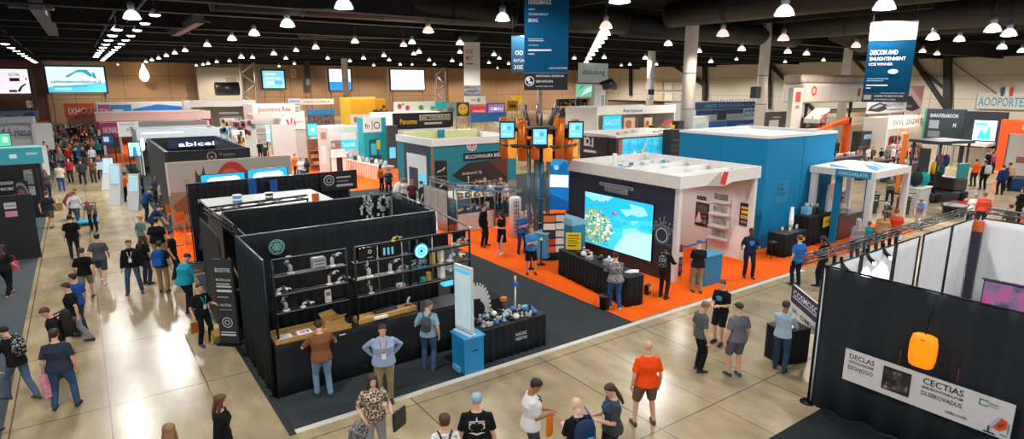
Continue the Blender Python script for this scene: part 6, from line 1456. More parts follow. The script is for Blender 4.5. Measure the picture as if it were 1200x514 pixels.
lw('long picture header in blue and rust above the white booth at the left edge','booth_header','header',80,45,128,141.5,-40,.3,board('8fa4bc'),[('r',.0,.85,1,.15,'3a4454'),('p',[(.45,.1),(.55,.5),(.65,.45),(.72,.1)],'a05a44'),('p',[(.75,.1),(.8,.6),(.92,.7),(.98,.1)],'3a6aa8'),('r',.3,.2,.12,.4,'5a6474')],posts=ALU)
t = fbooth('orange topped booth at the far left of the packed aisle',85,37,57,142,3,'24344e','e8702a',.35,counter='2a3a5a')
yb('plain white counter box left of the packed aisle','counter','counter',56,38,54,172,None,1.2,PLA('d4d8da'),[('r',.05,.9,.9,.05,'b0b4b8')])
yb('navy framed noticeboard far left of the packed aisle','poster','poster',74,40,56,152,None,.1,board('1f2c44'),[('r',.1,.6,.35,.25,'b8bcc4'),('r',.55,.6,.35,.25,'8a90a0'),('r',.1,.3,.8,.2,'5a6a8a')])
yb('small white notice on the tan wall at far left','wall_notice','sign',YB - .3,31,38,118,126,.05,PLA('d8d4d0'),[('r',.3,.4,.4,.3,'8a8684')])
# --- back wall screens
SCR = [((55,123,78.5,108),'large framed screen with a cyan swoosh on the tan back wall','d8f0f6',[('p',[(0,0),(1,0),(1,.4),(0,.2)],GLOW('58c0dc',.9)),('p',[(.3,.62),(.55,.9),(.7,.9),(.8,.65),(.75,.6),(.62,.8),(.5,.78),(.36,.58)],GLOW('3aa0b8',.9)),('p',[(.78,.8),(.82,.8),(.86,.55),(.8,.55)],GLOW('2a9aa8',.9)),('t','umowsodaloed',.06,.36,.14,.86,'3a4a58'),('r',.08,.22,.6,.04,GLOW('2f98bc',.9)),('r',.1,.08,.3,.1,GLOW('9adcec',.9))]),
       ((-12,34,81,109.5),'framed screen with red and black lettering at the far left wall','e8e4ea',[('t','ISTORS',.5,.72,.12,.28,'2a2226'),('r',.5,.5,.26,.14,'a83040'),('p',[(.66,.1),(.76,.3),(.9,.42),(.92,.38),(.8,.25),(.72,.05)],'3a2a34'),('c',.93,.6,.02,.05,'33262c'),('r',.45,.05,.2,.1,'b0a4ac')]),
       ((308,333,83,103),'small pale blue text screen on the tan back wall','7cc8e4',[('r',.1,.75,.5,.1,GLOW('e4f6fc',.9)),('r',.1,.5,.8,.12,GLOW('c0e8f4',.9)),('r',.1,.2,.4,.2,GLOW('e4f6fc',.9)),('r',.55,.2,.35,.2,GLOW('4aa8d0',.9))]),
       ((386,411,81,105),'screen half white half blue behind the slim white column','f0f4f8',[('r',0,0,1,.38,GLOW('1c86d8',.9)),('c',.65,.85,.03,.03,'3a4a58')]),
       ((458,497,82,105),'large blank white screen on the tan back wall','f4f6f4',[])]
for (l,r,a,b),lab,c,it in SCR:
    yb(lab,'projection_screen','screen',YB - 1.2,l,r,a,b,.3,GLOW(c,1.0),it,frame=PLA('20242c'),posts=BMET)
yb('small beige notice on the tan back wall left of centre','wall_notice','sign',YB - .3,340,347,81,91,.06,PLA('c0a68c'),[('r',.2,.3,.6,.1,'8a6c54'),('r',.2,.55,.6,.1,'8a6c54')])
yb('narrow dark hanging banner before the tan wall','hanging_banner','banner',YB - 2,357,363.5,69,103,.1,PLA('2a2c3a'),[('r',.2,.1,.6,.2,'5a6a8a'),('r',.2,.5,.6,.2,'4a3a4a')],posts=BMET)
yb('plain tan upright on the back wall right of the white truss','wall_pier','pier',YB - .6,524,546,80,None,.4,board('a0835e'),[('r',0,0,.06,1,'7a6244')])
t,w,z0,z1 = yb('tall grey panel with a vent grille by the white truss','service_panel','panel',YB - 2.5,229,282,79,None,.4,board('a9a69c'),[('r',.64,.55,.24,.26,'8b887e'),('r',.0,.0,.02,1,'5c5a55')])
m = MB(); [m.bx(w * .14,w * .38,-.06,-.02,z1 * (.56 + .03 * k),z1 * (.57 + .03 * k),M('7a776e',kind='grille')) for k in range(8)]; m.build('vent_grille',t)
for k,(px,l,wd,Y) in enumerate(((292,'white lattice truss standing left of the small blue text screen',15,120),(516,'white lattice truss standing right of the blank white screen',12,122))):
    b = OY(px,100,Y); t = thing('lattice_truss',l,'truss',(b.x,Y,.012)); TW = PLA('d6d8d8')
    wd = wd / 700 * (b.x * FW.x + Y * FW.y) / .98
    for sx in (-1,1): MB().tube([(sx * wd / 2,0,0),(sx * wd / 2,0,10.3)],.22,TW,8).build('chord',t)
    m = MB()
    for i in range(5): m.tube([(-wd / 2 * (-1) ** i,0,1 + 1.9 * i),(wd / 2 * (-1) ** i,0,2.9 + 1.9 * i)],.16,TW,6)
    m.build('lacing',t)
# --- right of the aisle, far to near
W9 = 'f2f4f6'
t = fbooth('orange headed far booth at the end of the packed aisle',104,75,111,121,5,'d8d0c8','e0582a',.5,'IXHOU','f6e6dc')
fbooth('white far booth with magenta and blue header panels',98,113,214,119.5,5,'dfe4e8','e4eaee',.62,extra=[('r',.015,.55,.13,.38,'c04a9a'),('t','INOLIA',.03,.68,.14,.1,'f0e0ec'),('r',.015,.4,.13,.22,'54bcc8'),('r',.15,.42,.24,.5,'3a8fd0'),('r',.17,.72,.12,.06,'cfe4f4'),('p',[(.4,.5),(.4,.78),(.7,.92),(.99,.84),(.99,.62),(.7,.56)],'2a7fd8')])
fbooth('white roofed booth with a long dark red header',80,112,247,131,6,'b8b4b0','e9e9e6',.3,extra=[('r',.0,.5,1,.24,'8e1f33'),('t','mrsaonbuidera',.3,.54,.15,.2,'e8c8cc'),('r',.52,.53,.05,.16,'e8dcdc'),('r',.66,.53,.08,.16,'dce0e4'),('r',.78,.53,.06,.16,'e8dcdc'),('r',.9,.53,.08,.16,'dce0e4')],roof='eeeeea')
fbooth('pink and violet lettered far booth above the navy monitor',70,118,141,144,3,'c8b4c4','9c3a6c',.45,'NUNAU','f4dce8')
yb('white hanging sign with dark script by the packed aisle','name_sign','sign',60,138,163,142.5,160,.12,PLA('e6eaea'),[('t','oT0',.4,.35,.3,.4,'3a4444'),('r',.1,.78,.7,.06,'9aa4a4'),('r',.5,.2,.2,.05,'9aa4a4')],posts=ALU)
yb('navy monitor with a pale window on the far right side of the packed aisle','monitor','screen',62,118,134,157,170,.12,PLA('16263e'),[('r',.08,.1,.84,.8,GLOW('23406c',.6)),('r',.2,.3,.4,.45,GLOW('a8bcd8',.7))],posts=BMET)
fbooth('flat grey roofed booth with a pale band behind the black box booth',62,163,243,142,5,'a4a09a','9c978f',.3,roof='b4b0aa')
fbooth('silver blue roofed booth just behind the black box booth',52,160,258,151,5,'aeb8be','b4c0c6',.28,extra=[('r',0,.72,1,.06,'7a96a8'),('r',.05,.9,.5,.05,'e6eaec')],roof='c4ccd0')
yb('monitor showing a pale blue figure at the far orange carpet','monitor','screen',51,150,165,166,184,.12,PLA('1a2028'),[('r',.06,.06,.88,.88,GLOW('8fd0ec',.8)),('p',[(.3,.06),(.4,.6),(.6,.7),(.7,.06)],GLOW('3a6aa8',.8))],posts=BMET)
t = fbooth('long white far booth with stacks of grey goods on its front',95,222,300,117.5,6,'d9d6d0','e6e4df',.2,extra=[('r',.1,.3,.18,.3,'7c7a78'),('r',.42,.25,.35,.25,'6d6c6a'),('t','UUUUU',.44,.27,.18,.3,'c8c6c2'),('r',.42,.55,.3,.08,'8a8884')],roof='f0eeea')
MB().tube([(-.5,2,6.0),(2.6,2,6.0)],.95,PLA('1d1e20'),18).build('roof_drum',t)
fbooth('white far booth with red script lettering',78,296,346,121.5,5,'e0deda','e8e6e2',.3,'Jooonnos.Rea','a81f3a',roof='eeeeec')
t = fbooth('white booth with glass shelves of dark bottles behind the grey fin',70,297,332,133,3,'d4d0cb','dcd8d2',.16,extra=[('r',.0,.45,1,.03,'8a8680')])
for k in range(4): MB().bx(-1.6,1.6,1.0,1.3,.6 + .55 * k,.65 + .55 * k,PLA('8a8c8e')).build('shelf',t)
for k,(l,r,a,c,lab) in enumerate(((259,276,139,'c8a06a','tan and yellow goods display behind the black box booth'),(272,300,141,'8a2a3a','crimson flower coloured goods display behind the black box booth'),(254,272,149,'3a8fc8','blue goods display stand behind the black box booth'),(272,287,153,'d88a3a','orange goods display stand behind the black box booth'))):
    t,w,z0,z1 = yb(lab,'display_stand','display',64 - k * 4,l,r,a,None,.6,PLA(['d8d0c0','c8c4c0','b8d0dc','d4ccc4'][k])); m = MB(); r7 = random.Random(k)
    for i in range(14): m.box((r7.uniform(-.4,.4) * w,-.12,z1 * r7.uniform(.55,.95)),(w * .14,.2,z1 * .12),PLA(r7.choice([c,c,'c8c0b0','3a3a44','d8b43c' if k in (0,3) else '5a7a8a'])))
    m.build('goods',t)
# grey fin wall with red letters
g = G(331,184); Y = 52.0
t,w,z0,z1 = yb('tall pale grey curved fin wall with red letters','fin_wall','wall panel',Y,318,346,146,None,.5,board('c4c2be'))
MB().prism([(-w * .1,z1 - .02),(w * .55,z1 - .4),(w * .95,z1 * .86),(w * .95,z1 * 1.32),(w * .05,z1 * 1.22)],.02,.5,board('d8d6d2')).build('upper_panel',t)
MB().prism([(w / 2,0),(w * .95,0),(w * .95,z1 * .84),(w / 2,z1 * .9)],.1,.5,board('b4b2ae')).build('rear_panel',t)
prints(t,[('p',[(w * .12,z1 * 1.12),(w * .2,z1 * 1.12),(w * .30,z1 * .97),(w * .36,z1 * 1.16),(w * .42,z1 * 1.16),(w * .34,z1 * .92),(w * .26,z1 * .9)],'c0203a'),('p',[(w * .42,z1 * .95),(w * .5,z1 * 1.16),(w * .56,z1 * .97),(w * .51,z1 * .97),(w * .49,z1 * 1.04),(w * .46,z1 * .96)],'c0203a'),('t','MEOOV',w * .58,z1 * 1.02,z1 * .06,w * .32,'c86a78')],.02)
yb('pale blue screen left of the grey fin wall','monitor','screen',54,312,320,146,166,.1,PLA('d8e0e4'),[('r',.1,.1,.8,.8,GLOW('7cd0ec',.8)),('r',.2,.5,.5,.2,GLOW('dff4fa',.8))],posts=BMET)
# goods stands and booths between fin and column
yb('dark product photo under a blue header left of the slim column','photo_wall','display',72,361,392,128,148,.2,PLA('1f4f7c'),[('r',.02,.05,.96,.6,ramp_mat('goods_photo',[(0,'20262e'),(.4,'3f4a56'),(.5,'8a4a3a'),(.58,'2a6a78'),(.66,'a8a090'),(1,'2a3038')],scale=3)),('r',0,.68,1,.32,'2a7ab4')],posts=ALU)
for k,(l,r,a,b,c,tx,lab) in enumerate(((338,352,115.5,122,'b8bcc8','VEOG','small framed grey sign high left of the slim column'),(352,391,116,122.5,'d0b8a8','NANDOTERBOR','long peach and blue lettered sign left of the slim column'),(339,352,123,129.5,'d8d8d8','OuX','small white plate under the framed grey sign'))):
    yb(lab,'name_sign','sign',90 - k * 3,l,r,a,b,.15,PLA(c),[('t',tx,.1,.3,.42,.8,'3a4468')],posts=ALU)
yb('pale blue square screen above the brown shelf','monitor','screen',49,360,372,144.5,160,.12,PLA('2a88b4'),[('r',.06,.06,.88,.88,GLOW('4fb8dc',.8)),('c',.55,.55,.2,.2,GLOW('b8e8f4',.8))],posts=ALU)
t,w,z0,z1 = yb('brown wooden goods shelf left of the white framed booth','goods_shelf','shelf',47,362,385,163,None,.5,board('7a5238'))
for k in range(3): MB().bx(-w * .46,w * .46,-.25,0,.45 + k * .55,.5 + k * .55,board('9a6a46')).build('shelf_board',t)
r8 = random.Random(9); m = MB(); [m.box((r8.uniform(-.42,.42) * w,-.13,.5 + .55 * (k % 3) + .11),(.2,.16,.22),PLA(r8.choice(['b0503a','c8885a','5a3a30','c8b090']))) for k in range(18)]; m.build('goods',t)
t = fbooth('white framed open booth with a teal text screen',48,379,420,148,3.5,'d8dad8','e8eae8',.16,extra=[('r',.18,.42,.3,.24,'b08488'),('r',.2,.5,.1,.1,'e0d0d4'),('r',.48,.42,.46,.24,GLOW('3fb4cc',.8)),('t','TaLOZ',.52,.5,.09,.36,GLOW('cdf0f8',.8))],counter='e4e6e6')
yb('white upright poster pillar at the left of the white framed booth','poster_pillar','poster',45.4,373,384,150,None,.25,board('cfcac4'),[('r',.2,.75,.6,.15,'b08a70'),('r',.2,.2,.5,.4,'e4e2de')])
t,*_ = yb('white kiosk with a black front before the white framed booth','kiosk','kiosk',42.5,391,405,176,None,.6,WHT,[('r',.2,0,.5,.75,'1b1d20')]); MB().bx(-.5,.5,-.1,.7,1.45,1.5,WHT).build('top',t)
t = fbooth('yellow headed far booth right of the slim column',82,410,440,113.5,4,'d8a830','e8ae24',.5,extra=[('r',0,.92,1,.08,'f4c84a')])
MB().bx(1.6,3.2,-.4,1.2,0,4.6,PLA('e0a01c')).build('corner_tower',t)
yb('beige poster with brown heads right of the slim column','poster','poster',66,412,424,134,148,.1,PLA('ddd0c0'),[('c',.4,.55,.2,.25,'9a6a54'),('c',.7,.5,.15,.2,'b08a74')],posts=ALU)
yb('second poster with red heads left of the turquoise arch','poster','poster',62,425,437,134,150,.1,PLA('d8ccc4'),[('c',.35,.6,.2,.2,'a05a50'),('c',.7,.5,.2,.22,'8a5248')],posts=ALU)
t = thing('flower_stand','ball of dark red flowers on a stand right of the yellow booth','plant',OY(450,140,66)); t.location.z = .012; z = OY(450,133,66).z; MB().lathe([(.4,0),(.3,z * .8)],PLA('5a4a3a'),14).build('pot',t); m = MB(); r9 = random.Random(2); [m.ell((r9.gauss(0,.42),r9.gauss(0,.42),z + r9.gauss(0,.35)),(.24,) * 3,FAB('7a2f2c' if k % 3 else '3f5a34'),6,4) for k in range(36)]; m.build('flower_ball',t)
# turquoise arch
t,w,z0,z1 = yb('turquoise arch stand with a white lettered header','arch_stand','booth',45.5,425,452,138,None,1.2,board('16a0b0'))
prints(t,norm_items([('r',0,.72,.8,.28,'eceeee'),('t','fn',.08,.80,.1,.2,'2a5a66'),('r',.38,.76,.03,.18,'2a5a66'),('o',.6,.85,.05,.07,'2a5a66'),('r',.22,.1,.4,.48,'0c5f70'),('r',.3,.1,.24,.4,'48c4d4'),('r',.55,.38,.16,.18,'d8d03c')],w,z1)); MB().bx(-w * .3,w * .1,-.6,-.1,0,1.1,PLA('14424c')).build('counter',t)
yb('tall dark grey door panel right of the turquoise arch','divider_panel','panel',44.5,454,466,147,None,.3,board('3a4046'),[('r',.1,.25,.6,.25,GLOW('5ab4d8',.7))])
# glass counter with goods on the orange carpet
t = thing('glass_counter','long glass fronted counter crowded with goods on orange carpet','counter',(0,0,.012)); a = G(405,207); b = G(447,219); 
a = Vector((15.9,46.5,0)); b = Vector((16.6,38.6,0)); c = (a + b) / 2; t.location = (c.x,c.y,.012); L = (b - a).length; t.rotation_euler = (0,0,math.atan2(b.y - a.y,b.x - a.x))
MB().bx(-L / 2,L / 2,0,.8,0,1.0,PLA('c9a68e',rough=.2)).build('body',t); MB().bx(-L / 2 - .05,L / 2 + .05,-.05,.85,1.0,1.05,PLA('e4e0da',rough=.15)).build('top',t)
m = MB(); [m.bx(-L / 2 + .4 * k,-L / 2 + .4 * k + .05,-.03,0,.08,1.0,PLA('e8d8cc')) for k in range(int(L / .4))]; m.build('mullion',t)
r8 = random.Random(12)
for k in range(12):
    cn,cc = [('dark brown','3a2c28'),('white','e4e2dc'),('steel','8a9096'),('pale blue','9cc4d4')][k % 4]; p = a + (b - a) * ((k + .5) / 12) + Vector((.35,0,1.065))
    t = thing('counter_item','%s jar in the row on the long glass counter' % cn,'jar',p,0,'jars on the glass counter, ' + cn); MB().lathe([(.13,0),(.15,.2),(.1,.32)],PLA(cc),12).build('jar_body',t); MB().lathe([(.1,.32),(.11,.36),(.02,.38)],GREY,12).build('lid',t)
# black lettered sign booth behind the turquoise booth
t = fbooth('white booth with a long black header in yellow and white letters',47.2,461,531,132,5,'dfe2e4','17181b',.3,extra=[('t','Panonme',.1,.78,.11,.28,'e8b81c'),('r',.42,.84,.53,.12,'b8b4a8'),('t','COMANAUORIN',.44,.85,.09,.5,'1c1c1e'),('r',.5,.76,.3,.04,'c8c4b8'),('r',0,0,1,.68,'d9dfe6'),('p',[(.0,.1),(.5,.62),(1,.66),(1,.5)],'eef2f4')],roof='e4e6e8')
yb('white wall with red and green round marks behind the black header','photo_wall','display',60,462,512,119,131,.2,PLA('d4dcd8'),[('c',.12,.55,.05,.25,'b83040'),('c',.3,.4,.05,.25,'c04848'),('c',.62,.4,.06,.25,'3a9a4a'),('c',.9,.35,.06,.2,'4aa85a'),('c',.2,.75,.03,.1,'3a9a4a')],posts=ALU)
FARP = [((511,523,119,128),58,'1fa0a4','plain turquoise box sign behind the black header',[]),((522,535,120,138),62,'9cb4b8','pale grey green picture panel behind the turquoise booth',[('c',.5,.5,.3,.2,'5a7a80')]),((535,550,120,136),64,'3a3630','dark panel with a yellow face behind the turquoise booth',[('c',.5,.5,.38,.4,'d8a83a'),('c',.36,.58,.06,.06,'3a2a1a'),('c',.64,.58,.06,.06,'3a2a1a')]),
        ((545,569,112.5,122),72,'e6e6e2','white box sign with grey marks under the hanging white banner',[('c',.65,.5,.08,.25,'8a8a8c'),('r',.3,.4,.2,.2,'a8a8aa')]),((552,570,124,133),66,'c02f3c','red panel left of the violet screen',[('r',.1,.2,.8,.25,'e08a8a')]),((571,592,121,133),62,'6a4a9c','violet and white screen behind the turquoise booth',[('r',.05,.1,.9,.8,GLOW('8a78c4',.6)),('t','OMAU',.15,.3,.35,.7,GLOW('e8ddf4',.8))]),
        ((552,593,132,143),52,'1f5e94','plain dark blue booth header behind the turquoise booth',[]),((594,607,118,130),60,'d8a824','yellow panel left of the lattice tower top',[('r',.2,.3,.6,.3,'6a4a1a')]),((600,612,112,122),70,'e8c428','small yellow sign above the copper tubes',[])]
for (l,r,a,b),Y,c,lab,it in FARP: yb(lab,'sign_board','sign',Y,l,r,a,b,.25,board(c),it,posts=ALU)
# hanging grey sign and green monitor, centre right
yb('grey hanging sign with dark script right of the big blue banner','hanging_sign','sign',55,678,712.5,74,97,.1,M('b9c6c6',rough=.5,emit=.12,kind='sign_cloth'),[('t','chiiculung',.12,.42,.26,.76,'2c3a40'),('p',[(0,0),(.7,.02),(1,.25),(1,0)],'e4eaea')],posts=BMET)  # cloth has a slight glow of its own to look brighter
yb('monitor with a green and white pattern below the grey hanging sign','monitor','screen',53,674.5,696,98.5,114,.15,PLA('d8dcda'),[('r',.03,.05,.94,.9,GLOW('6cc4a4',.7)),('p',[(.3,.1),(.5,.6),(.9,.9),(.9,.5)],GLOW('c8ecdc',.8)),('p',[(.1,.5),(.3,.9),(.5,.9)],GLOW('2f9a78',.7))],posts=ALU)
t,w,z0,z1 = yb('white pillar stand with a framed notice right of the green patterned monitor','sign_pillar','sign',52,697,710,99,None,.5,PLA('d4d2cc'),[('r',.55,.6,.42,.25,'e8eaea'),('r',.6,.62,.3,.2,'9aa4a8')]); MB().tube([(w * .2,.2,z1 - .2),(w * 1.0,.2,z1 + .1),(w * 1.5,.2,z1 - .35)],[.5,.62,.3],PLA('20242a'),12).build('speaker_horn',t)
for k,(l,r,a,b,c,lab) in enumerate(((655,690,116,124,'2d2c30','upper black rack of small goods left of the grey hanging sign'),(650,690,126,137,'35343a','lower black rack of small goods left of the grey hanging sign'))):
    t,w,z0,z1 = yb(lab,'goods_rack','rack',55 - k * 2,l,r,a,b,.5,PLA(c),posts=BMET); m = MB(); r7 = random.Random(k + 20)
    [m.box((r7.uniform(-.46,.46) * w,-.12,z0 + r7.uniform(.1,.9) * (z1 - z0)),(.35,.2,.3),PLA(r7.choice(['5a6474','8a7a5a','3a4a5a','b8b4ac','20242a','d8b42c']))) for i in range(22)]; m.build('goods',t)
t = fbooth('long white curved booth with posters behind the butterfly picture booth',46,700,792,124,5,'dcdad6','e6e3de',.2,extra=[('r',.07,.42,.22,.36,GLOW('2cb0d8',.8)),('t','KALOZ',.09,.56,.14,.18,'d8f4fa'),('r',.32,.42,.14,.3,'d8b8a0'),('c',.38,.56,.04,.1,'b06a4a'),('r',.50,.4,.06,.32,'4a3a3c'),('r',.58,.42,.1,.28,'e4c8b4'),('c',.62,.55,.025,.08,'c0563a'),('t','Amronoon',.3,.85,.09,.25,'3a4a78'),('p',[(.8,.5),(.86,.62),(.97,.6),(.9,.48)],'c84a58')],roof='e8e6e2')
t = thing('machine','yellow and black machine deck above the butterfly picture booth','machine',(0,0,.012)); a = OY(768,150,32); t.location = (a.x,32,.012); z = OY(768,150,32).z
MB().bx(-1.6,1.9,0,1.6,0,z - .25,PLA('4a4d52')).build('base',t); m = MB(); r7 = random.Random(31)
for i in range(16): m.box((r7.uniform(-1.6,1.8),r7.uniform(-.1,.8),z + r7.uniform(-.25,.15)),(.5,.3,.25),PLA('e0b01c' if i % 2 else ['3a4a28','2a2c30','6a6c70'][i % 3]))
m.build('machine_parts',t)
t,w,z0,z1 = yb('black grille cabinet at the right end of the butterfly picture','speaker_cabinet','cabinet',24.3,786,801,152,None,.6,PLA('1f2422')); m = MB(); [m.bx(-w * .42,w * .42,-.03,0,z1 * (.1 + .08 * k),z1 * (.13 + .08 * k),PLA('39423e')) for k in range(10)]; m.build('grille',t)
t = thing('speaker','black loudspeaker box on the tallest white column','speaker',(OY(795,150,31.8).x,31.85,OY(797,157,31.8).z)); MB().bx(-.38,.38,-.3,.3,0,1.05,PLA('17191b'),b=.03).build('case',t); MB().bx(-.32,.32,-.32,-.3,.05,1.0,PLA('2a2d30')).build('grille',t)
t = thing('speaker','black loudspeaker box on the white column behind the teal box','speaker',(OY(885,111,35.3).x,35.3,OY(886,115,35.3).z)); MB().bx(-.5,.5,-.3,.25,0,1.1,PLA('20282c'),b=.03).build('case',t); MB().bx(-.42,.42,-.32,-.3,.05,1.05,PLA('33393c')).build('grille',t)
t = thing('speaker','small black speaker on the white column at centre right','speaker',(OY(763,107,57.5).x,57.5,OY(763,111,57.5).z)); MB().bx(-.4,.4,-.25,.2,0,.75,PLA('1c1e20'),b=.03).build('case',t); MB().bx(-.34,.34,-.27,-.25,.05,.7,PLA('33363a')).build('grille',t)
# pale square boards on the cream wall
for k in range(8):
    px = 756 + (k % 4) * 11.5; py = 96 + (k // 4) * 13; a = OX(px,py,XR - .4); b = OX(px + 8.5,py + 9,XR - .4)
    t = thing('wall_board','pale square board, %s in the %s row on the cream wall' % (['first','second','third','last'][k % 4],['upper','lower'][k // 4]),'board',(XR - .35,(a.y + b.y) / 2,b.z),face(270)); w = abs(a.y - b.y); MB().bx(-w / 2,w / 2,0,.3,0,a.z - b.z,PLA(['e6dcc4','d8c8a4','e8e0d0','cfc4b0'][k % 4])).build('panel',t); MB().bx(-w / 2 - .15,w / 2 + .15,-.05,0,-.3,0,PLA('b4a68c')).build('ledge',t)
xb('long beige bulkhead with a dark rail on the cream wall','bulkhead','bulkhead',112,712,800,118,None,.4,board('b8ab98'),[('r',0,.86,1,.14,'4a4038')])
# blue navy booth right of the tallest column
t = fbooth('blue and navy booth with a lattice header right of the tallest column',48,816,893,119.5,5,'d4dbe2','223f66',.2,'ONTE TROUNDERM DOM','6a92c0',extra=[('r',0,.66,.7,.13,'1d3564'),('r',.02,.1,.42,.36,'2166ac'),('r',.45,.12,.54,.34,'1a4f90'),('t','WORTER',.6,.22,.12,.34,'d8e6f4'),('r',.72,.56,.26,.2,'2a74b4'),('t','ROLE',.74,.6,.1,.2,'cfe2f2'),('r',.3,.5,.14,.22,'2a3444')],counter='e0e4e8')
m = MB(); [m.tube([(-5 + .62 * k,-.1,4.35),(-4.7 + .62 * k,-.1,4.75)],.04,PLA('6a8ab4'),5) for k in range(16)]; m.build('lattice',t)
yb('white low cabinet with a cyan top behind the teal box','counter','counter',30,823,882,155,None,1.2,PLA('dfe6ea'),[('r',0,.93,1,.07,'3fd0e0')])
yb('white and cyan cabinet left of the navy booth','kiosk','kiosk',40,814,831,137,None,.8,PLA('d4e2e8'),[('r',.1,.3,.6,.5,'a8ccd8'),('r',0,0,1,.3,'3ab4d0')])
# dark grey boards
yb('dark grey board with a white picture right of the white column','info_board','board',42,895,926,131,None,.2,board('4a4a4c'),[('r',.22,.35,.36,.36,'dcdcdc'),('r',.34,.78,.3,.05,'b0b0b2'),('p',[(.3,.2),(.6,.3),(.85,.6),(.9,.2)],'2a8cc8'),('r',0,0,1,.22,'2a8cc8')])
yb('green and white strip board between two dark grey boards','info_board','board',41.5,926,933,137,None,.2,board('c4cfbc'),[('r',.15,.4,.7,.45,'7fa45a'),('r',0,0,1,.3,'2a8cc8')])
yb('dark grey board with a pale curl mark right of the green strip','info_board','board',41,934,957,138,None,.2,board('4c4b4c'),[('o',.5,.62,.10,.14,'a8ccdc'),('r',.38,.6,.3,.04,'a8ccdc'),('r',0,0,.95,.3,'1f9ad8')])
yb('red and white dotted shelf board at the edge of the teal box','goods_shelf','shelf',43,957,968,138,None,.4,board('8a4038'),[('r',.1,.7,.8,.2,'d8c8b8'),('r',.1,.4,.8,.2,'c03a30'),('r',.1,.1,.8,.2,'d0b8a8')])
# white trailer and its panel
t = thing('trailer','long white trailer body with a red round mark','trailer',(0,0,.012)); a = OY(942,112,34); b = OY(1016,112,34); zt = OY(980,98,34).z; zb = OY(980,120,34).z; w = b.x - a.x; t.location = ((a.x + b.x) / 2,34,.012)
MB().bx(-w / 2,w / 2,0,2.4,zb,zt,PLA('e2e0dc'),b=.15).build('body',t); MB().bx(-w / 2 - .3,w / 2,.1,2.3,zt,zt + .9,ramp_mat('grime_roof',[(0,'8a7f78'),(.5,'b4aaa2'),(1,'d0c8c0')],scale=1.2,interp='LINEAR'),b=.2).build('roof_canopy',t)
for x in (-w * .35,w * .35): MB().bx(x - .12,x + .12,.6,.84,0,zb,STEEL).build('leg',t)
prints(t,[('c',-w * .36,(zt + zb) / 2 + .25,.5,.5,'c8503c'),('c',-w * .36,(zt + zb) / 2 + .25,.28,.28,'e8d8d0'),('r',-w * .1,zb,.08,zt - zb,'b8b4ae'),('r',w * .33,(zt + zb) / 2 - .4,.7,.9,'b04a50')])
t,w,z0,z1 = yb('white upright panel with a red square left of the trailer','sign_pillar','sign',33,930,942,103,None,.5,PLA('d6d2cc'),[('r',.25,.78,.5,.16,'c04a44'),('r',.3,.68,.4,.05,'8a8680')])
t = thing('rally_canopy','white and red slanted canopy at the left of the orange frame','canopy',(0,0,.012)); a = OY(966,134,31); t.location = (a.x,31,.012); z = a.z
MB().prism([(-.9,z - .45),(1.0,z + .55),(1.0,z + .1),(-.9,z - .85)],0,1.5,PLA('d8d4d0')).build('canopy',t); prints(t,[('p',[(-.8,z - .55),(1,z + .35),(1,z + .15),(-.8,z - .75)],'c8302a'),('t','ocbMs',-.6,z - .2,.3,1.1,'9a3a3a')])
for x in (-.8,.9): MB().tube([(x,.7,0),(x,.7,z - .2)],.05,STEEL,6).build('post',t)
# orange frame stand
t = thing('frame_stand','orange frame gate over a beige stand of clothes','stand',(0,0,.012)); a = OY(962,150,29); b = OY(997,150,29); z = OY(990,138,29).z; w = b.x - a.x; t.location = ((a.x + b.x) / 2,29,.012); OG = PLA('ee5a14')
MB().bx(w / 2 - .45,w / 2,0,.5,0,z,OG).build('upright',t); MB().prism([(-w / 2,z - .95),(0,z - .45),(w / 2,z),(w / 2,z - .5),(0,z - .75),(-w / 2,z - 1.1)],0,.5,OG).build('beam',t); MB().bx(-w / 2,w / 2 - .5,1.5,1.7,0,z - 1.0,board('d8cbb4')).build('back_wall',t)
for k in range(6): MB().box((-w / 2 + .25 + k * .27,1.2,1.2),(.2,.3,1.4),FAB(['2a2c34','5a3a34','8a8680','3a4a6a','b09a84','22242a'][k]),b=.08).build('garment',t)
MB().tube([(-w / 2,1.2,2.0),(w / 2 - .5,1.2,2.0)],.03,STEEL,6).build('rail',t)
yb('beige sign with teal script right of the orange frame','name_sign','sign',29.5,999,1024,137,146.5,.2,board('cfc2ac'),[('t','ccuinorrom',.05,.4,.32,.9,'2f8a98'),('r',.5,.1,.45,.2,'6a6258')],posts=ALU)
yb('beige wall behind the teal script sign','divider_panel','panel',31,999,1042,131,None,.2,board('c9b79c'),[('r',.55,0,.2,.75,'4a4038')])
yb('black rack tower with a small screen right of the orange frame','goods_rack','rack',25,1010,1024,154,None,.8,PLA('1c1d20'),[('r',.2,.75,.6,.15,GLOW('6a8094',.6)),('r',.1,.5,.8,.03,'4a4c50'),('r',.1,.3,.8,.03,'4a4c50')])
# clothing stall
t = fbooth('white clothing stall with dark lettering and an orange logo',23.8,1041,1085,136,2,'e6ddd0','ece4d8',.26,'SVVL 2SGWS','5a4a44',extra=[('r',.32,.56,.24,.15,'e88a54'),('t','iGi',.36,.59,.08,.16,'f8e8dc')])
for k in range(9): MB().box((-.95 + k * .22,.8,1.5),(.16,.3,1.0),FAB(['b02a40','2a4a5a','d8d0c8','3f6a70','8a2a48','e4dcd4','2a3a4a','5a8a8a','c8b8a8'][k]),b=.06).build('garment',t)
MB().tube([(-1.1,.8,2.05),(1.0,.8,2.05)],.03,STEEL,6).build('rail',t)
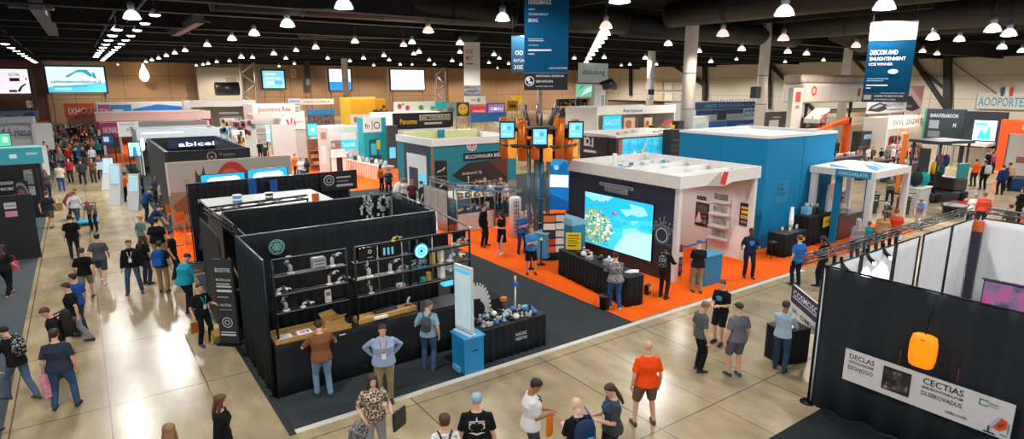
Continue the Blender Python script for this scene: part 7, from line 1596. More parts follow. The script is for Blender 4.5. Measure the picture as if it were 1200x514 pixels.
# hanging banners in front
yb('pale banner with a dark car picture under the leaning blue banner','hanging_banner','banner',26.3,1016,1062,117.5,132.5,.06,M('c6c3c4',rough=.5,kind='banner_cloth'),[('p',[(.02,.25),(.1,.6),(.3,.85),(.42,.7),(.5,.3),(.3,.1)],'2f3238'),('p',[(.1,.45),(.3,.7),(.4,.6),(.2,.35)],'a4a8ae'),('t','MIZA WOOEN',.42,.5,.3,.5,'55504e'),('r',.5,.2,.4,.1,'8a8684')],posts=STEEL)
yb('pink banner with a dark shape right of the leaning blue banner','hanging_banner','banner',26.6,1046,1081,100.5,134,.06,M('e4c4c0',rough=.5,kind='banner_cloth'),[('p',[(0,.3),(.2,.6),(.6,.65),(.95,.2),(.7,.1)],'3c3438'),('p',[(.3,.8),(.4,.95),(.5,.85),(.45,.75)],'d03a5a'),('r',.05,.25,.6,.08,'8a7a7a'),('p',[(.5,1),(1,1),(1,.4)],'d89a94')],posts=STEEL)
# dark booth, screen booth, orange wall
t,w,z0,z1 = xb('dark booth wall with white lettering and a green edge','info_wall','booth',62,1084,1131,128,None,.4,board('26333a'),[('r',.0,.3,.05,.7,'2a8a70'),('t','BARNTERAROON',.15,.84,.07,.7,'c8d0d4'),('r',.15,.62,.25,.16,'8a9498'),('r',.15,.45,.3,.12,'6d777c'),('t','M',.75,.66,.08,.08,'c8d0d4'),('r',.0,.0,1,.3,'b8aca0')])
t,w,z0,z1 = xb('dark booth holding a bright blue and white screen at right','screen_booth','booth',60,1132,1180,131,None,.5,board('1c222a'),[('r',.25,.48,.56,.36,GLOW('d4f0f6',1.0)),('p',[(.35,.5),(.45,.7),(.55,.6),(.65,.78),(.7,.5)],GLOW('35b8dc',.9)),('r',.28,.74,.3,.06,GLOW('5ac8e4',.9)),('r',.1,0,.75,.34,'d4ccc4')])
MB().bx(-w * .5,w * .35,-2.0,.0,1.75,2.0,PLA('dedad4')).build('canopy',t)
for s in (-.45,.3): MB().bx(s * w - .06,s * w + .06,-1.95,-1.8,0,1.75,ALU).build('post',t)
t,w,z0,z1 = xb('bright orange wall with white letters at the right edge','orange_wall','wall panel',58,1173,1235,141,None,.5,board('e8581e'),[('t','CB IN',.42,.82,.1,.35,'f4d8c8'),('t','GU/',.22,.56,.12,.22,'f4e4dc'),('r',.28,.1,.72,.42,'cfccc8'),('r',.34,.1,.5,.36,'b4aca4')])
t = thing('wall_sign','large blue wall lettering with tricolour bars on the cream wall','sign',(0,0,0)); a = OX(1145,119,XR - .5); b = OX(1216,119,XR - .5); t.location = (XR - .45,(a.y + b.y) / 2,a.z); t.rotation_euler = (0,0,face(270)); w = a.y - b.y
MB().bx(-w / 2,w / 2,-.02,.1,-1.2,1.6,PLA('dcd3c4')).build('backing',t); prints(t,[('t','AOOPORTEAD',-w / 2 + .2,-.7,1.5,w - .4,'2a9ac8'),('r',-w * .12,1.0,.5,1.5,'2a5a78'),('r',-w * .12 + .6,1.0,.5,1.5,'e8e4e0'),('r',-w * .12 + 1.2,1.0,.5,1.5,'c84a3c')],-.02,'lettering')
xb('pale glass sided stand at the right edge','glass_stand','stand',50,1181,1230,158,None,.3,PLA('c4c0bc',rough=.2),[('r',.0,.1,.04,.9,'6a6662'),('r',.3,.45,.6,.12,'8a5a3a')])
# motorbikes and low stands along the right aisle
for k,(px,py,hd,l) in enumerate(((1038,262,60,'black motorbike parked behind the tan shirted visitor'),(1060,250,75,'black motorbike beside the white column of the roofed booth'))):
    g = G(px,py); t = thing('motorbike',l,'motorbike',(g.x,g.y,.012),-math.radians(hd) + PI / 2); BK = PLA('17181b',rough=.3)
    for x in (-.68,.68):
        m = MB(); n = 20; m.lathe([(.20,-.05),(.30,-.06),(.32,0),(.30,.06),(.20,.05)],PLA('0d0d0e',rough=.8),20,T=Matrix.Translation((x,0,.32)) @ Matrix.Rotation(PI / 2,4,'X')); m.build('wheel',t)
    MB().tube([(-.68,0,.32),(-.2,0,.55),(.3,0,.62),(.55,0,.78),(.68,0,.32)],.04,BMET,8).build('frame',t); MB().ell((.18,0,.80),(.28,.15,.15),PLA('2a2d33',rough=.2)).build('tank',t); MB().loft([[(x,-w_,z),(x,w_,z),(x,w_ * .8,z + .08),(x,-w_ * .8,z + .08)] for x,w_,z in ((-.7,.08,.85),(-.4,.13,.74),(0,.12,.74))],BK,smooth=False).build('seat',t)
    MB().bx(-.15,.2,-.14,.14,.3,.58,MET('7a7e84')).build('engine',t); MB().tube([(.5,-.33,1.02),(.55,0,.98),(.5,.33,1.02)],.018,BMET,6).build('handlebar',t); MB().ell((.68,0,.85),(.1,.1,.1),SHINY).build('headlamp',t)
t = thing('floor_mat','small red mat on the floor right of the lift truck cabin','mat',G(1128,238)); t.location.z = .002; MB().bx(-1.1,1.1,-.3,.3,0,.012,FAB('c83028')).build('mat',t)
t = thing('round_bin','low black round bin on the floor near the red mat','bin',G(1117,252)); MB().lathe([(.45,0),(.55,.45),(.6,.5),(.5,.5)],PLA('1d1f22'),20).build('bin_body',t); MB().lathe([(.61,.47),(.62,.53),(.5,.53)],PLA('33363a'),20).build('rim',t)
for k,(px,py,w,h,c,l) in enumerate(((1190,222,1.6,.8,'24406a','blue cloth covered table at the right edge'),(1186,207,1.8,.9,'1c2a4a','dark table near the orange wall at the right edge'))):
    g = G(px,py); skirt_table(l,(g.x,g.y),.4,w,.8,h,70 + k,mat=FAB(c),pitch=.5)
# dark counters in front of the watchers
for k,(l,r,a,Y,c,lab) in enumerate(((962,1012,186,22.6,'1e2a40','long dark navy counter under the orange frame gate'),(1010,1046,190,20.0,'2a2426','dark brown counter in front of the left watchers'),(1046,1088,193,18.2,'22303c','dark slate counter in front of the right watchers'))):
    t,w,z0,z1 = yb(lab,'counter','counter',Y,l,r,a,None,.7,PLA(c)); MB().bx(-w / 2 - .05,w / 2 + .05,-.06,.76,z1,z1 + .06,PLA('3a3f48')).build('top',t); rq = random.Random(k + 50); m = MB()
    for i in range(10): m.box((rq.uniform(-.46,.46) * w,rq.uniform(.1,.6),z1 + .18),(.3,.2,.26),PLA(rq.choice(['c8b8a8','8a3a34','d8d4cc','3a4a5a','5a3a30','b88a70'])),b=.04)
    m.build('goods',t)
# ================================================================= visitors
D = 'dark'
LEO = ramp_mat('leopard_cloth',[(0,'3a2a20'),(.42,'5a4434'),(.5,'b8a48c'),(.6,'6a5242'),(.68,'d2c4b0'),(1,'4a382c')],tex='CELL',scale=26,rough=.9)
PAT = ramp_mat('grey_pattern_cloth',[(0,'4c4c4e'),(.45,'6e6e70'),(.52,'a2a2a2'),(.6,'5c5c5e'),(1,'b8b8b6')],scale=22,rough=.9)
FLO = ramp_mat('floral_cloth',[(0,'e2e2e0'),(.55,'d6d6d4'),(.62,'7a7a80'),(1,'4e4e56')],scale=24,rough=.9)
LACE = ramp_mat('lace_bag',[(0,'141416'),(.5,'24242a'),(.56,'c8c8c6'),(.62,'2a2a30'),(1,'8a8a8a')],scale=20,rough=.8)
DENIM = '3a5478'; LDEN = '5f7fa0'; INK = '17181b'; GRY = '54575c'; KHA = '9a7f5a'
def near(label,px,py,hd,top,bot,hair='short',hc='2a1f18',**kw): return person(label,px,py,hd,top=top,bot=bot,hair=hair,hc=hc,**kw)
def bag_at(name,label,p,mat,size=(.3,.12,.36),rz=0.0,handle=.22):
    t = thing(name,label,'bag',p,rz); w,d,h = size
    MB().loft([[(x * w / 2 * k,y * d / 2,z) for x,y in ((-1,-.6),(-.8,-1),(.8,-1),(1,-.6),(1,.6),(.8,1),(-.8,1),(-1,.6))] for z,k in ((-h,.96),(-h * .5,1.03),(0,.94))],mat,smooth=False).build('bag_body',t)
    if handle: MB().tube([(-w * .28,0,-.02),(-w * .2,0,handle * .8),(0,0,handle),(w * .2,0,handle * .8),(w * .28,0,-.02)],.012,mat,6).build('handle',t)
    return t
def wr(W,J,n,dz=-.1): return W @ (J['S'][n][2] + Vector((0,0,dz)))
def backprint(t,J,items,front=False,z=.34):
    p,f = J['spine'](z); mb = MB(); items_mesh(mb,items,0); o = mb.build('shirt_print',t); s = 1 if front else -1
    o.location = p + f * (s * .158); o.rotation_euler = (0,0,0 if s < 0 else PI); return o

t,W,J = near('man in navy tee and blue jeans seen from behind at lower left',78,478,12,'2c3446',DENIM,hc='33211a',pose='wide',b=1.2,h=1.78,eyes=False)
bag_at('umbrella','folded pink and blue umbrella hanging from the navy shirted man',wr(W,J,'l',-.02),ramp_mat('umbrella_cloth',[(0,'5a4a9a'),(.5,'e08aa8'),(1,'e8dce4')],scale=6,interp='LINEAR'),(.14,.1,.5),.3,.12)
t,W,J = near('person in black with a lace bag striding out at the left edge',28,467,318,INK,'50677f','beanie','121214',pose='walk',lh=(-.12,.5,1.15),rh=(.1,.5,1.2),lean=.3,shoe='3a3c40')
backpack('black and white lace backpack on the striding person at the left edge',W,J,LACE,LACE,.8)
near('person in grey top cut off by the left edge with one hand out',-13,512,80,'6a6e74','34465e',pose='talk',skin='l')
t,W,J = near('man in black jacket looking down to the left behind the navy shirted man',74,440,262,'1b1c20','262b36',hc='5a3824',pose='stand',hp=.5,lean=.1,sleeve='long',eyes=True)
backpack('large slack black backpack on the man looking down at left',W,J,FAB('2a2522'),FAB('201c1a'),1.3)
near('man in black tee and pale grey jeans walking left of the aisle',92,402,285,'15161a','8a8c90',hc='3a2619',pose='walk',hp=.2,eyes=True,b=1.1)
t,W,J = near('man with blue sleeved shirt half hidden behind the black tee walker',97,392,310,'2450a0','3a4660',hc='2a1c14',pose='stand')
near('man in black tee and grey shorts seen from behind on the aisle',104,351,8,'121316','7a766c',hc='4a3424',bottom='shorts',pose='walk2',shoe='4a3a34')
near('man in grey tee and short dark shorts walking away on the aisle',121,331,10,'4e5057','43464f',bottom='shorts',pose='walk',shoe='d8d8d8',b=1.05,h=1.78)
near('man in plain black tee walking away behind the grey tee man',89,303,0,'0f1012','23262c',pose='stand',b=1.15)
near('man in black jacket and red brown shoes facing the camera on the aisle',159,343,192,'16171b','3f5574',hc='4a2f1e',pose='wide',sleeve='long',cut='jacket',lanyard=True,lan='d8d8d8',shoe='6e2c1a',eyes=True,h=1.8)
t,W,J = near('woman in black top and dark jeans beside the blue backpack',173,333,45,'15171c','2c3a50','long','3a281c',fem=True,pose='stand')
t,W,J = near('man with khaki trousers wearing the bright blue backpack',193,342,20,'1c2230',KHA,hc='2a1e16',pose='stand',h=1.72)
backpack('bright blue backpack on the khaki trousered man by the aisle',W,J,FAB('1f4f9a'),FAB('2a6ac0'),1.15)
near('broad man in black tee and khaki trousers seen from behind',189,312,25,'0f1013','a8895e',hc='1e1612',pose='wide',b=1.3,h=1.88)
near('person in straw hat and sea green shirt by the orange carpet',170,303,60,'557a74','3a4a44','hat','c8a06a',pose='stand')
near('person in navy bending over near the straw hat wearer',181,283,80,'1d3156','20283a',pose='bend',hc='1e1612')
near('man in black tee facing the booth behind the teal shirted man',206,326,100,'131417','2a2d34',pose='talk',hc='2a1d14')
near('stout man in teal shirt and navy cap leaning to the aisle drapes',221,365,65,'1f9ab4','1a1c22','cap','23304e',pose='reach',b=1.3,h=1.8)
t,W,J = near('young man in black with a teal lanyard standing by the aisle drapes',241,404,150,'15181b','16181d',hc='3a2a1e',pose='talk',lanyard=True,lan='2bb0b4',shoe='2a4a78',eyes=True,h=1.7)
bag_at('clipboard','orange brown folder held by the young man with the teal lanyard',wr(W,J,'r',-.08),PLA('b86a2a'),(.24,.04,.3),.5,0)
near('bald man in black vest at the third booth corner',236,283,110,'17181c','1f2228','bald',sleeve='none',pose='talk',b=1.15,eyes=True)
near('man in navy shirt and pale blue cap at the third booth corner',242,319,75,'26324a','20242c','cap','6f94b8',pose='reach')
near('man in brown tee and light jeans at the black counter',380,464,5,'7c4f34','6f90ac',hc='2e2018',pose='reach',lean=.08,elb=1.0,b=1.15,h=1.75,lh=(-.2,.36,1.12),rh=(.2,.36,1.12),hp=.3)
near('man in pale blue shirt with orange lanyard before the black counter',452,469,200,'8fa3c0','8a7a58',hc='2a2220',pose='stand',lh=(-.2,-.14,.98),rh=(.2,-.14,.98),elb=1.1,sleeve='long',hem=.0,b=1.28,lanyard=True,lan='d8552a',eyes=True)
t,W,J = near('woman in leopard print top with long dark hair at bottom centre',441,540,188,LEO,'8e8e92','long','2c1d17',fem=True,pose='stand',b=1.1,rh=(.2,.12,.95),lh=(-.26,.22,1.0),eyes=True,h=1.72)
bag_at('tote_bag','grey patterned tote bag of the leopard print woman',wr(W,J,'r',-.08) + Vector((-.08,.02,0)),PAT,(.42,.14,.46),.3,.1)
bag_at('folder','black folder held by the leopard print woman',wr(W,J,'l',.05) + Vector((.12,-.05,0)),PLA('131417'),(.36,.04,.34),.5,0)
t,W,J = near('man in pale blue shirt with grey pack at the right end of the counter',503,433,40,'8fb0c4',DENIM,hc='5a5048',pose='talk',hy=60,hp=.3,shoe='5a4636',eyes=True)
backpack('small grey backpack on the man at the right end of the counter',W,J,FAB('4a545c'),FAB('3a444c'),.75)
near('woman with long brown hair in black dress near the bottom left',268,569,115,'101114','101114','long','5a3622',fem=True,bottom='dress',pose='stand',eyes=True,sleeve='long',h=1.7)
near('person of whom only light brown hair shows at the bottom edge',213,617,10,'3a3a3e','2a2a2e','long','8a6440',fem=True,pose='stand')
t,W,J = near('woman with brown bob and floral white top at the bottom edge',524,600,25,FLO,'3a3a42','bob','4a2c20',fem=True,pose='stand',h=1.72)
backpack('small dark bag on the back of the floral topped woman',W,J,FAB('33302e'),FAB('28262a'),.7)
t,W,J = near('man in black tee with white drawing and a blue white cap from behind',560,577,32,'121315','2a2d34','cap','8ea6bd',pose='stand',b=1.25,h=1.8)
wp = M('cfcfca',kind='print'); backprint(t,J,[('o',-.06,.02,.04,.055,wp),('o',.06,.02,.04,.055,wp),('r',-.12,.08,.24,.02,wp),('r',-.12,-.03,.03,.1,wp),('r',.09,-.03,.03,.1,wp),('r',-.08,-.06,.16,.025,wp),('p',[(-.13,-.09),(.13,-.09),(.0,-.14)],wp),('p',[(-.02,.1),(.02,.1),(0,.18)],wp)])
t,W,J = near('man in white tee looking down at his hands near the bottom',622,553,118,'dcdcdc','45474c',hc='231a16',skin='t',pose='talk',lh=(-.1,.3,1.08),rh=(.05,.3,1.1),hp=.55,lanyard=True,lan='2a2a30',b=1.12,h=1.8,eyes=True)
bag_at('lanyard_bundle','bright orange cloth strips hanging at the side of the white tee man',wr(W,J,'r',-.06),FAB('f07a1a'),(.16,.07,.34),.5,0)
t,W,J = near('bald man in black tee wearing the blue patterned backpack',675,580,12,'131418','23262e','bald',pose='phone',skin='p',b=1.1,h=1.74)
bluep = ramp_mat('blue_pack_cloth',[(0,'0f3f74'),(.45,'1d6aa8'),(.55,'3fa4dc'),(1,'14548c')],scale=7)
backpack('blue patterned backpack with an orange tab on the bald man',W,J,FAB('1c3352'),bluep,1.1)
t,W,J = near('woman in dark grey shirt with long hair holding a blue tablet',715,556,292,'3c4047','24262c','tail','3e2a20',fem=True,pose='phone',b=1.1,h=1.76,lanyard=True,lan='2f78c0',eyes=True)
tb = thing('tablet','blue tablet held by the long haired woman in dark grey','tablet',W @ Vector((-.02,.42,1.2 + J['hz'] - .918)),-math.radians(292)); MB().box((0,0,0),(.2,.016,.27),PLA('1f63b4'),T=Matrix.Rotation(-.5,4,'X'),b=.006).build('case',tb); MB().box((0,-.012,0),(.17,.006,.23),PLA('3b88d4',rough=.2),T=Matrix.Rotation(-.5,4,'X')).build('display',tb)
near('man in bright orange tee and khaki shorts seen from behind',755,498,30,'ee4d12','6a5842','bald',pose='wide',bottom='shorts',b=1.18,shoe='4e3a2c',h=1.8,skin='l')
near('man in grey polo and black trousers looking down on the open floor',818,434,112,'565a61','14151a',hc='8a6a4c',pose='stand',hp=.45,eyes=True)
t,W,J = near('man in black tee with teal print facing the grey polo man',842,402,262,'141518','1b1d22',hc='4a3222',pose='phone',bottom='shorts',hp=.2,eyes=True,h=1.76)
tp = M('2f9ab8',kind='print'); backprint(t,J,[('c',0,.02,.09,.05,tp),('r',-.07,-.06,.14,.03,tp)],True)
near('man in grey tee and grey shorts with dark cap from behind',860,440,22,'6a6d73','5c5f66','cap','2c2e34',pose='stand',bottom='shorts',shoe='2e3c5c',b=1.15,h=1.8)
near('person in pale blue shirt and dark cap at the small black table',913,434,75,'9fb6cc','2f4560','beanie','2a2a2c',pose='reach',sleeve='long',hp=.1,skin='t',eyes=True,lean=.0,rh=(.2,.4,.98),lh=(-.05,.22,1.25))
near('woman in grey patterned top and blue jeans at the long black table',720,362,28,PAT,'31568c','bun','3a2a22',fem=True,pose='reach',b=1.25,sleeve='long',lean=.05,h=1.78,shoe='b8b8bc')
t,W,J = near('person in black with voluminous dark hair before the ring drawing',777,349,72,'17181b','2b2226','bob','1d1512',fem=True,pose='reach',sleeve='long',skin='d',lean=.05,h=1.78)
backpack('drawstring bag in black and white on the person before the ring drawing',W,J,LACE,LACE,.75)
near('man in black tee khaki trousers and blue cap at the teal kiosk',816,343,40,'1a1b1f','9a8460','cap','2a5aa8',pose='phone',b=1.1,h=1.78)
t,W,J = near('man in navy tee with blue print standing on the orange carpet',876,325,222,'1c2a4a','25242a',pose='talk',skin='d',eyes=True,h=1.8)
backprint(t,J,[('c',0,.0,.09,.07,'3a7ac0'),('r',-.06,-.1,.12,.03,'3a7ac0')],True); bag_at('shoulder_bag','cream shoulder bag of the man in the navy tee with blue print',wr(W,J,'r',.1),FAB('cfc4ae'),(.26,.12,.32),.4,.15)
near('man in bright blue shirt seen from behind near the navy sign fence',932,334,20,'1f66b4','16233c',hc='5a4234',pose='stand',b=1.2)
near('woman in black with long dark hair near the navy sign fence',961,335,345,'131416','17181b','long','1d1410',fem=True,pose='phone',sleeve='long')
near('person all in black standing by the open metal stall',567,288,155,'141517','17181b',pose='stand',sleeve='long',hc='3a2a1e',h=1.8)
near('woman in short black dress on the orange carpet by the cylinder totem',588,297,262,'131417','131417','long','3a281c',fem=True,bottom='skirt',pose='phone',shoe='d0ccc8',h=1.74)
near('grey haired person in blue shirt and navy trousers by the leaflet racks',611,297,190,'2a66a8','1f3c66',hc='c4b496',pose='fold',eyes=True)
near('man in light blue polo and black shorts in front of the leaflet racks',622,321,205,'3a86c4','131417','crop','5a4a40',bottom='shorts',pose='fold',eyes=True,h=1.78)
near('woman in black with a pink bag on the grey carpet at left',11,346,20,'1a1b1f','15161a','long','3a2218',fem=True,pose='walk',shoe='c87878')
W_ = None
bag_at('shoulder_bag','pink shoulder bag of the woman on the grey carpet at left',G(16,344) + Vector((.12,0,1.05)),FAB('c8587a'),(.26,.12,.3),.3,.2)
# ---- compact rows: px, py, heading, top, trousers, pose, hair, hair colour, height, label
ROWS = [
 (981,276,205,'c4c6ca','141519','s','long','3a2a20',1.8,'woman in pale grey top and black trousers left of the white roofed booth'),
 (1001,306,30,'8a8c90','3c3f48','s','long','a8a49e',1.7,'grey long haired person beyond the truss rail'),
 (1015,296,40,'1f8a94','2a3240','s','bob','6a5040',1.3,'child in teal beyond the truss rail'),
 (1030,297,40,'b4845a','4a3a30','s','tail','6a4a34',1.78,'woman in tan top with tied hair beyond the truss rail'),
 (1045,292,60,'d0442a','2a2c34','s','short','8a3a24',1.7,'person in red orange hoodie beyond the truss rail'),
 (1076,268,255,'7fa4c8','c8ccd0','b','short','8a6a54',1.7,'person in sky blue leaning over near the plain floor'),
 (1148,268,60,'d84a34','3a3c44','s','short','7a5a48',1.75,'person in coral red top beyond the inner corner of the white drapes'),
 (1138,266,80,'dcdcd8','5a5c60','s','bob','9a9690',1.65,'grey haired person in white beyond the inner corner of the white drapes'),
 (1177,288,30,'4a4636','2a2a2c','s','short','4a3626',1.8,'person in olive jacket at the right behind the white drapes'),
 (1193,262,320,'141416','1c1c20','s','long','1a1412',1.8,'person in black with long black hair near the right edge'),
 (1199,286,320,'c86a44','2a2a2c','s','cap','b02a2a',1.7,'person in red cap and rust top at the right edge'),
 (1140,218,30,'e25a1c','2e3038','s','short','3a2a20',1.85,'person in orange jacket right of the lift truck cabin'),
 (1151,222,40,'1e1f24','1a1b1f','s','short','2a1d16',1.9,'person in black wearing the pale grey backpack'),
 (1155,204,200,'17181c','1d1e24','s','bun','2a1a14',1.85,'person in black right of the orange jacket wearer'),
 (1161,203,200,'b04a6a','33303a','s','long','3a2418',1.75,'woman in raspberry top near the bright blue and white screen'),
 (1171,228,45,'22407a','1b1d24','s','short','3a281c',1.85,'person in royal blue top near the right aisle'),
 (1179,224,45,'3a3c42','16171b','s','short','4a3a2a',1.85,'person in dark grey wearing the tan backpack'),
 (1186,206,250,'2a2d36','22242a','p','short','2a1d16',1.8,'person in charcoal looking at a phone before the orange wall'),
 (1061,236,100,'1f5a9a','22262e','b','short','2a1d16',1.85,'person in cobalt blue bending by the grey display plinth'),
 (972,184,200,'1c2438','1c2030','s','short','2a1d16',1.85,'person in dark navy under the orange frame gate'),
 (979,185,220,'4a3034','25262c','s','long','3a241a',1.75,'person in maroon under the orange frame gate'),
 (970,262,200,'7ac23a','17181c','s','short','2a1d16',1.75,'person in lime green inside the white roofed booth'),
 (987,262,240,'8a3a34','3a3a40','s','bob','4a3020',1.7,'person in brick red inside the white roofed booth'),
 (1041,240,240,'5a5f4c','2a2a2c','f','short','3a2a1e',1.75,'person in moss green at the back of the white roofed booth'),
 (447,224,150,'d86a2a','1a1b1f','s','long','1d1512',1.75,'woman in orange skirted top at the end of the glass counter'),
 (456,229,200,'3a3c40','26282e','s','bob','6a5040',1.7,'person in slate grey at the end of the glass counter'),
 (465,242,70,'d8d6d0','a8a49c','b','short','8a6a50',1.7,'person in cream bending beside the turquoise booth'),
 (475,244,250,'c8c4bc','4a4a50','s','bob','9a7a5a',1.7,'person in stone coloured top beside the turquoise booth'),
 (484,248,200,'5a2a30','2a2a30','s','cap','c82a3a',1.75,'person in crimson cap beside the turquoise booth'),
 (495,252,300,'1f3a30','16181a','s','short','1d1512',1.8,'person in bottle green beside the turquoise booth'),
 (347,208,150,'d0641e','1d1f26','s','short','1d1512',1.75,'person in amber vest by the pale grey fin wall'),
 (354,213,200,'d4d4d4','8a8c90','s','short','3a2a20',1.7,'person in white by the pale grey fin wall'),
 (361,214,250,'26282e','23252b','s','long','3a2a20',1.75,'person in graphite by the brown goods shelf'),
 (356,226,40,'1a2848','1c2230','b','short','2a1d16',1.75,'person in midnight blue crouching over by the fin wall'),
 (306,188,200,'1c1d22','1f2126','s','cap','b03a2a',1.8,'person in jet black with a rust cap left of the fin wall'),
 (312,192,240,'2c3240','22242c','s','short','2a1d16',1.75,'person in dull blue left of the fin wall'),
 (341,250,110,'2a4a78','23262e','r','long','c89a4a',1.75,'blond person in blue behind the white topped third booth'),
 (147,236,60,'d8621e','1a1b20','r','short','2a1d16',1.75,'person in tangerine top at the slanted touch totem'),
 (167,234,100,'1d2a48','1c2030','s','short','2a1d16',1.75,'person in navy hoodie between the touch totems and the black box booth'),
 (172,258,60,'274a80','23304a','b','short','2a1d16',1.75,'person in denim blue leaning on the aisle orange carpet'),
 (194,246,160,'d2b8b4','26262c','s','long','3a281c',1.7,'woman in pale rose top by the beige mural'),
 (186,240,200,'3a4460','2a2c34','s','short','2a1d16',1.7,'person in steel blue by the black box booth'),
 (205,236,230,'8a4a2c','2a2a30','s','short','5a4030',1.7,'person in copper brown top before the beige mural'),
 (60,266,15,'2b2e35','6a5c4c','w','short','5a4636',1.8,'man in charcoal tee and tan shorts walking at the left of the aisle'),
 (82,257,60,'8a4440','2c2c34','b','short','6a3a30',1.7,'person in dusky red stooping on the aisle'),
 (91,262,20,'d8d8d8','4a5a78','w','bob','8a6a50',1.7,'person in white top and blue trousers on the aisle'),
 (111,270,200,'6a6c68','23252b','b','bob','a02a2a',1.65,'red haired person in grey bending over the blue trolley'),
 (73,224,5,'c8b8a4','2c5490','p','short','5a3a2a',1.8,'person in sand top and bright blue jeans in the middle of the aisle'),
 (98,216,350,'33363c','26282e','w','short','3a2a20',1.8,'person in iron grey striding up the aisle with a white bag'),
 (111,214,200,'6a4a3a','3a3434','s','long','4a3020',1.75,'woman in cocoa brown coming down the aisle'),
 (119,210,180,'4a4c54','22242a','p','short','3a2a20',1.75,'person in pewter grey coming down the aisle beside the totems'),
 (52,224,190,'3a4a3c','23262c','s','short','3a2a20',1.7,'person in forest green beside the black left wall panel'),
 (57,232,170,'4a3c40','2a2a30','s','long','4a2e20',1.7,'woman in plum grey beside the black left wall panel'),
 (84,214,200,'9a2a34','2a2a32','s','short','3a2a20',1.75,'person in cherry red coming down the aisle'),
 (92,196,20,'1d5a9a','2a2e3a','s','short','3a2a20',1.75,'person in azure blue backpack straps up the aisle')]
PO = {'s': 'stand','w': 'walk','b': 'bend','p': 'phone','f': 'fold','r': 'reach','2': 'walk2','t': 'talk'}
HAVE = {}
for i,(px,py,hd,tc,bc,po,hr,hc,h,lab) in enumerate(ROWS):
    r = person(lab,px,py,hd,h=h,top=tc,bot=bc,hair=hr,hc=hc,skin='lmtlp'[i % 5],pose=PO[po],fem=hr in ('long','tail','bob','bun'),bottom='shorts' if 'shorts' in lab else 'trousers',sleeve='long' if i % 3 == 0 else 'short',b=1.35 if i < 11 else 1.12,vs=.016); HAVE[lab] = r
for key,l,c in (('person in black wearing the pale grey backpack','pale grey backpack on the person in black at right','b4b6ba'),('person in dark grey wearing the tan backpack','tan backpack on the person in dark grey at right','b8946a'),('person in royal blue top near the right aisle','dark blue backpack on the person in royal blue at right','1a2c5c')):
    t,W,J = HAVE[key]; backpack(l,W,J,FAB(c),None,1.1)
# blue shirted group at the stall
BLUES = [('sapphire blue','1f4f9a'),('sky blue','6a9ac8'),('ink blue','1a2440'),('powder blue','9ab4cc'),('marine blue','24486e'),('dusty blue','5a7896'),('white','d0d4d8')]
for i,(n,c) in enumerate(BLUES):
    person('person in %s among the group behind the open metal stall' % n,556 + i * 6.2,249 - (i % 3) * 2,190 + i * 20,top=c,bot='2a3244',hair=['short','long','bob'][i % 3],hc=['2a1d16','6a4a30','c09a6a'][i % 3],skin='lmp'[i % 3],pose='stand',fem=i % 3 > 0,sleeve='short',vs=.016)
# seated and standing watchers behind the white roofed booth, and the packed aisle
CC = [('black','131417'),('charcoal','2c2e33'),('red','b0242c'),('white','d4d4d4'),('blue','2a5a9a'),('grey','6f7276'),('navy','1c2844'),('teal','2a8088'),('brown','6a4a34'),('pink','cc8a98'),('orange','d8682a'),('green','3f6a44')]
rc = random.Random(21); put = []
for i in range(20):
    n,c = CC[[9,3,8,0,5,3,9,10,1,8][i % 10]]; px = 1006 + (i % 10) * 7.6 + rc.uniform(-2,2); py = 196 - 9 * (i // 10)
    person('watcher in %s, %s row behind the white roofed booth' % (n,'front' if i < 10 else 'back'),px,py,rc.choice([190,210,230,20]),h=rc.uniform(1.6,1.8),top=c,bot='26282e',hair=rc.choice(['short','long','bob']),hc=rc.choice(['2a1d16','5a3a24','a8845a','c8b090']),skin='lmp'[i % 3],pose='stand',sleeve='short',group='watchers in %s, %s row' % (n,'front' if i < 10 else 'back'),vs=.016)
W3 = [0,0,1,1,0,2,3,4,5,6,6,7,8,9,10,11,1,0,5,2]
k = 0
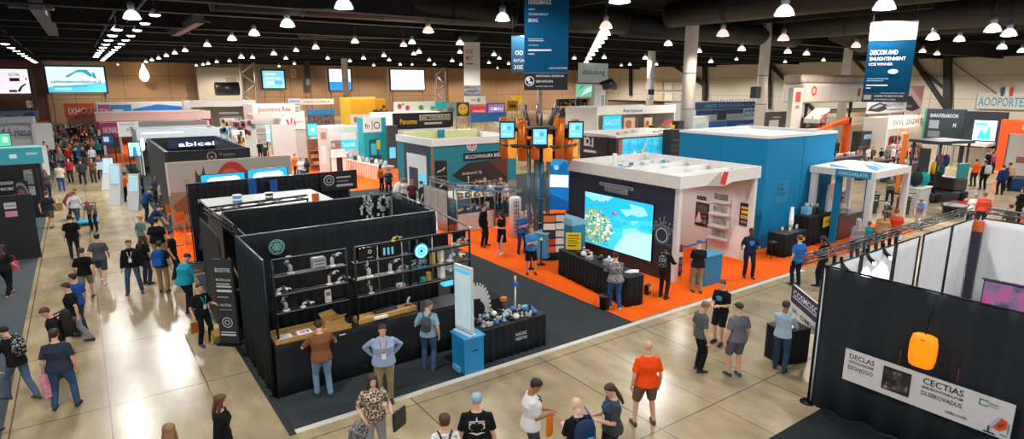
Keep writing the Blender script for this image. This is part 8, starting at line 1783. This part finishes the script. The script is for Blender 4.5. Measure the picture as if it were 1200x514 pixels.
while k < 96:
    y = 58 + 44 * rc.random() if k > 26 else rc.uniform(57,76); x = rc.uniform(-2.9 if y > 64 else -2.4,1.6 if y > 64 else .6)
    if any(abs(x - a) < .55 and abs(y - b) < .6 for a,b in put): continue
    put.append((x,y)); n,c = CC[W3[rc.randrange(20)]]
    z = 'just beyond the blue jeans walker' if y < 70 else 'midway up the packed aisle' if y < 92 else 'at the far end of the packed aisle'
    hr = rc.choice(['short','short','long','bob','cap'])
    person('person in %s top in the crowd %s' % (n,z),0,0,rc.choice([0,10,350,180,190,170,90,270]),h=rc.uniform(1.62,1.86),top=c,bot=rc.choice(['1a1b20','2a3448','3a4a66','23252b','6a5a48']),hair=hr,hc=rc.choice(['1d1512','2a1d16','4a3020','8a6440','b89a6a','8a1f24' if hr == 'cap' else '33241a']),skin='lmtpl'[k % 5],at=(x,y,0),group='crowd in %s, %s' % (n,z),pose=rc.choice(['stand','walk','walk2','talk']),sleeve=rc.choice(['short','long']),vs=.016)
    k += 1
# trolley and carried boxes on the aisle
g = G(103,262); t = thing('trolley','low bright blue trolley before the red haired person','trolley',(g.x,g.y,.0)); MB().bx(-.45,.45,-.6,.6,.14,.2,PLA('2aa0c8')).build('deck',t); MB().tube([(-.4,.55,.2),(-.4,.6,.9),(.4,.6,.9),(.4,.55,.2)],.025,BMET,6).build('handle',t)
for sx in (-.35,.35):
    for sy in (-.5,.5): MB().tube([(sx - .03,sy,.07),(sx + .03,sy,.07)],.07,PLA('131416'),12).build('wheel',t)
bag_at('carton','white carton carried by the sand topped person on the aisle',G(73,221) + Vector((.0,.42,1.25)),PLA('d8d4cc'),(.5,.3,.25),0,0)
bag_at('carton','pale blue carton carried beside the touch totems',G(119,210) + Vector((0,-.4,1.25)),PLA('b4cfdc'),(.55,.2,.5),0,0)
bag_at('shoulder_bag','tan shoulder bag of the charcoal tee walker at left of the aisle',G(63,264) + Vector((.28,0,1.05)),FAB('a8844c'),(.35,.16,.36),.5,.3)
# ================================================================= camera and view
cd = bpy.data.cameras.new('camera'); cam = bpy.data.objects.new('camera',cd); COL.objects.link(cam)
cd.sensor_fit = 'HORIZONTAL'; cd.sensor_width = 36; cd.lens = FPX / 1200 * 36; cd.clip_end = 400
cam.matrix_world = Matrix(((RT.x,UP.x,-FW.x,CP.x),(RT.y,UP.y,-FW.y,CP.y),(RT.z,UP.z,-FW.z,CP.z),(0,0,0,1)))
SC.camera = cam
SC.view_settings.view_transform = 'Standard'; SC.view_settings.look = 'None'; SC.view_settings.gamma = 1.0
SC.view_settings.use_curve_mapping = False; SC.view_settings.exposure = .12
SC.cycles.max_bounces = 5; SC.cycles.diffuse_bounces = 3; SC.cycles.glossy_bounces = 3; SC.cycles.use_denoising = True
SC.cycles.sample_clamp_indirect = 6.0
bpy.data.scenes.remove(BENCH)
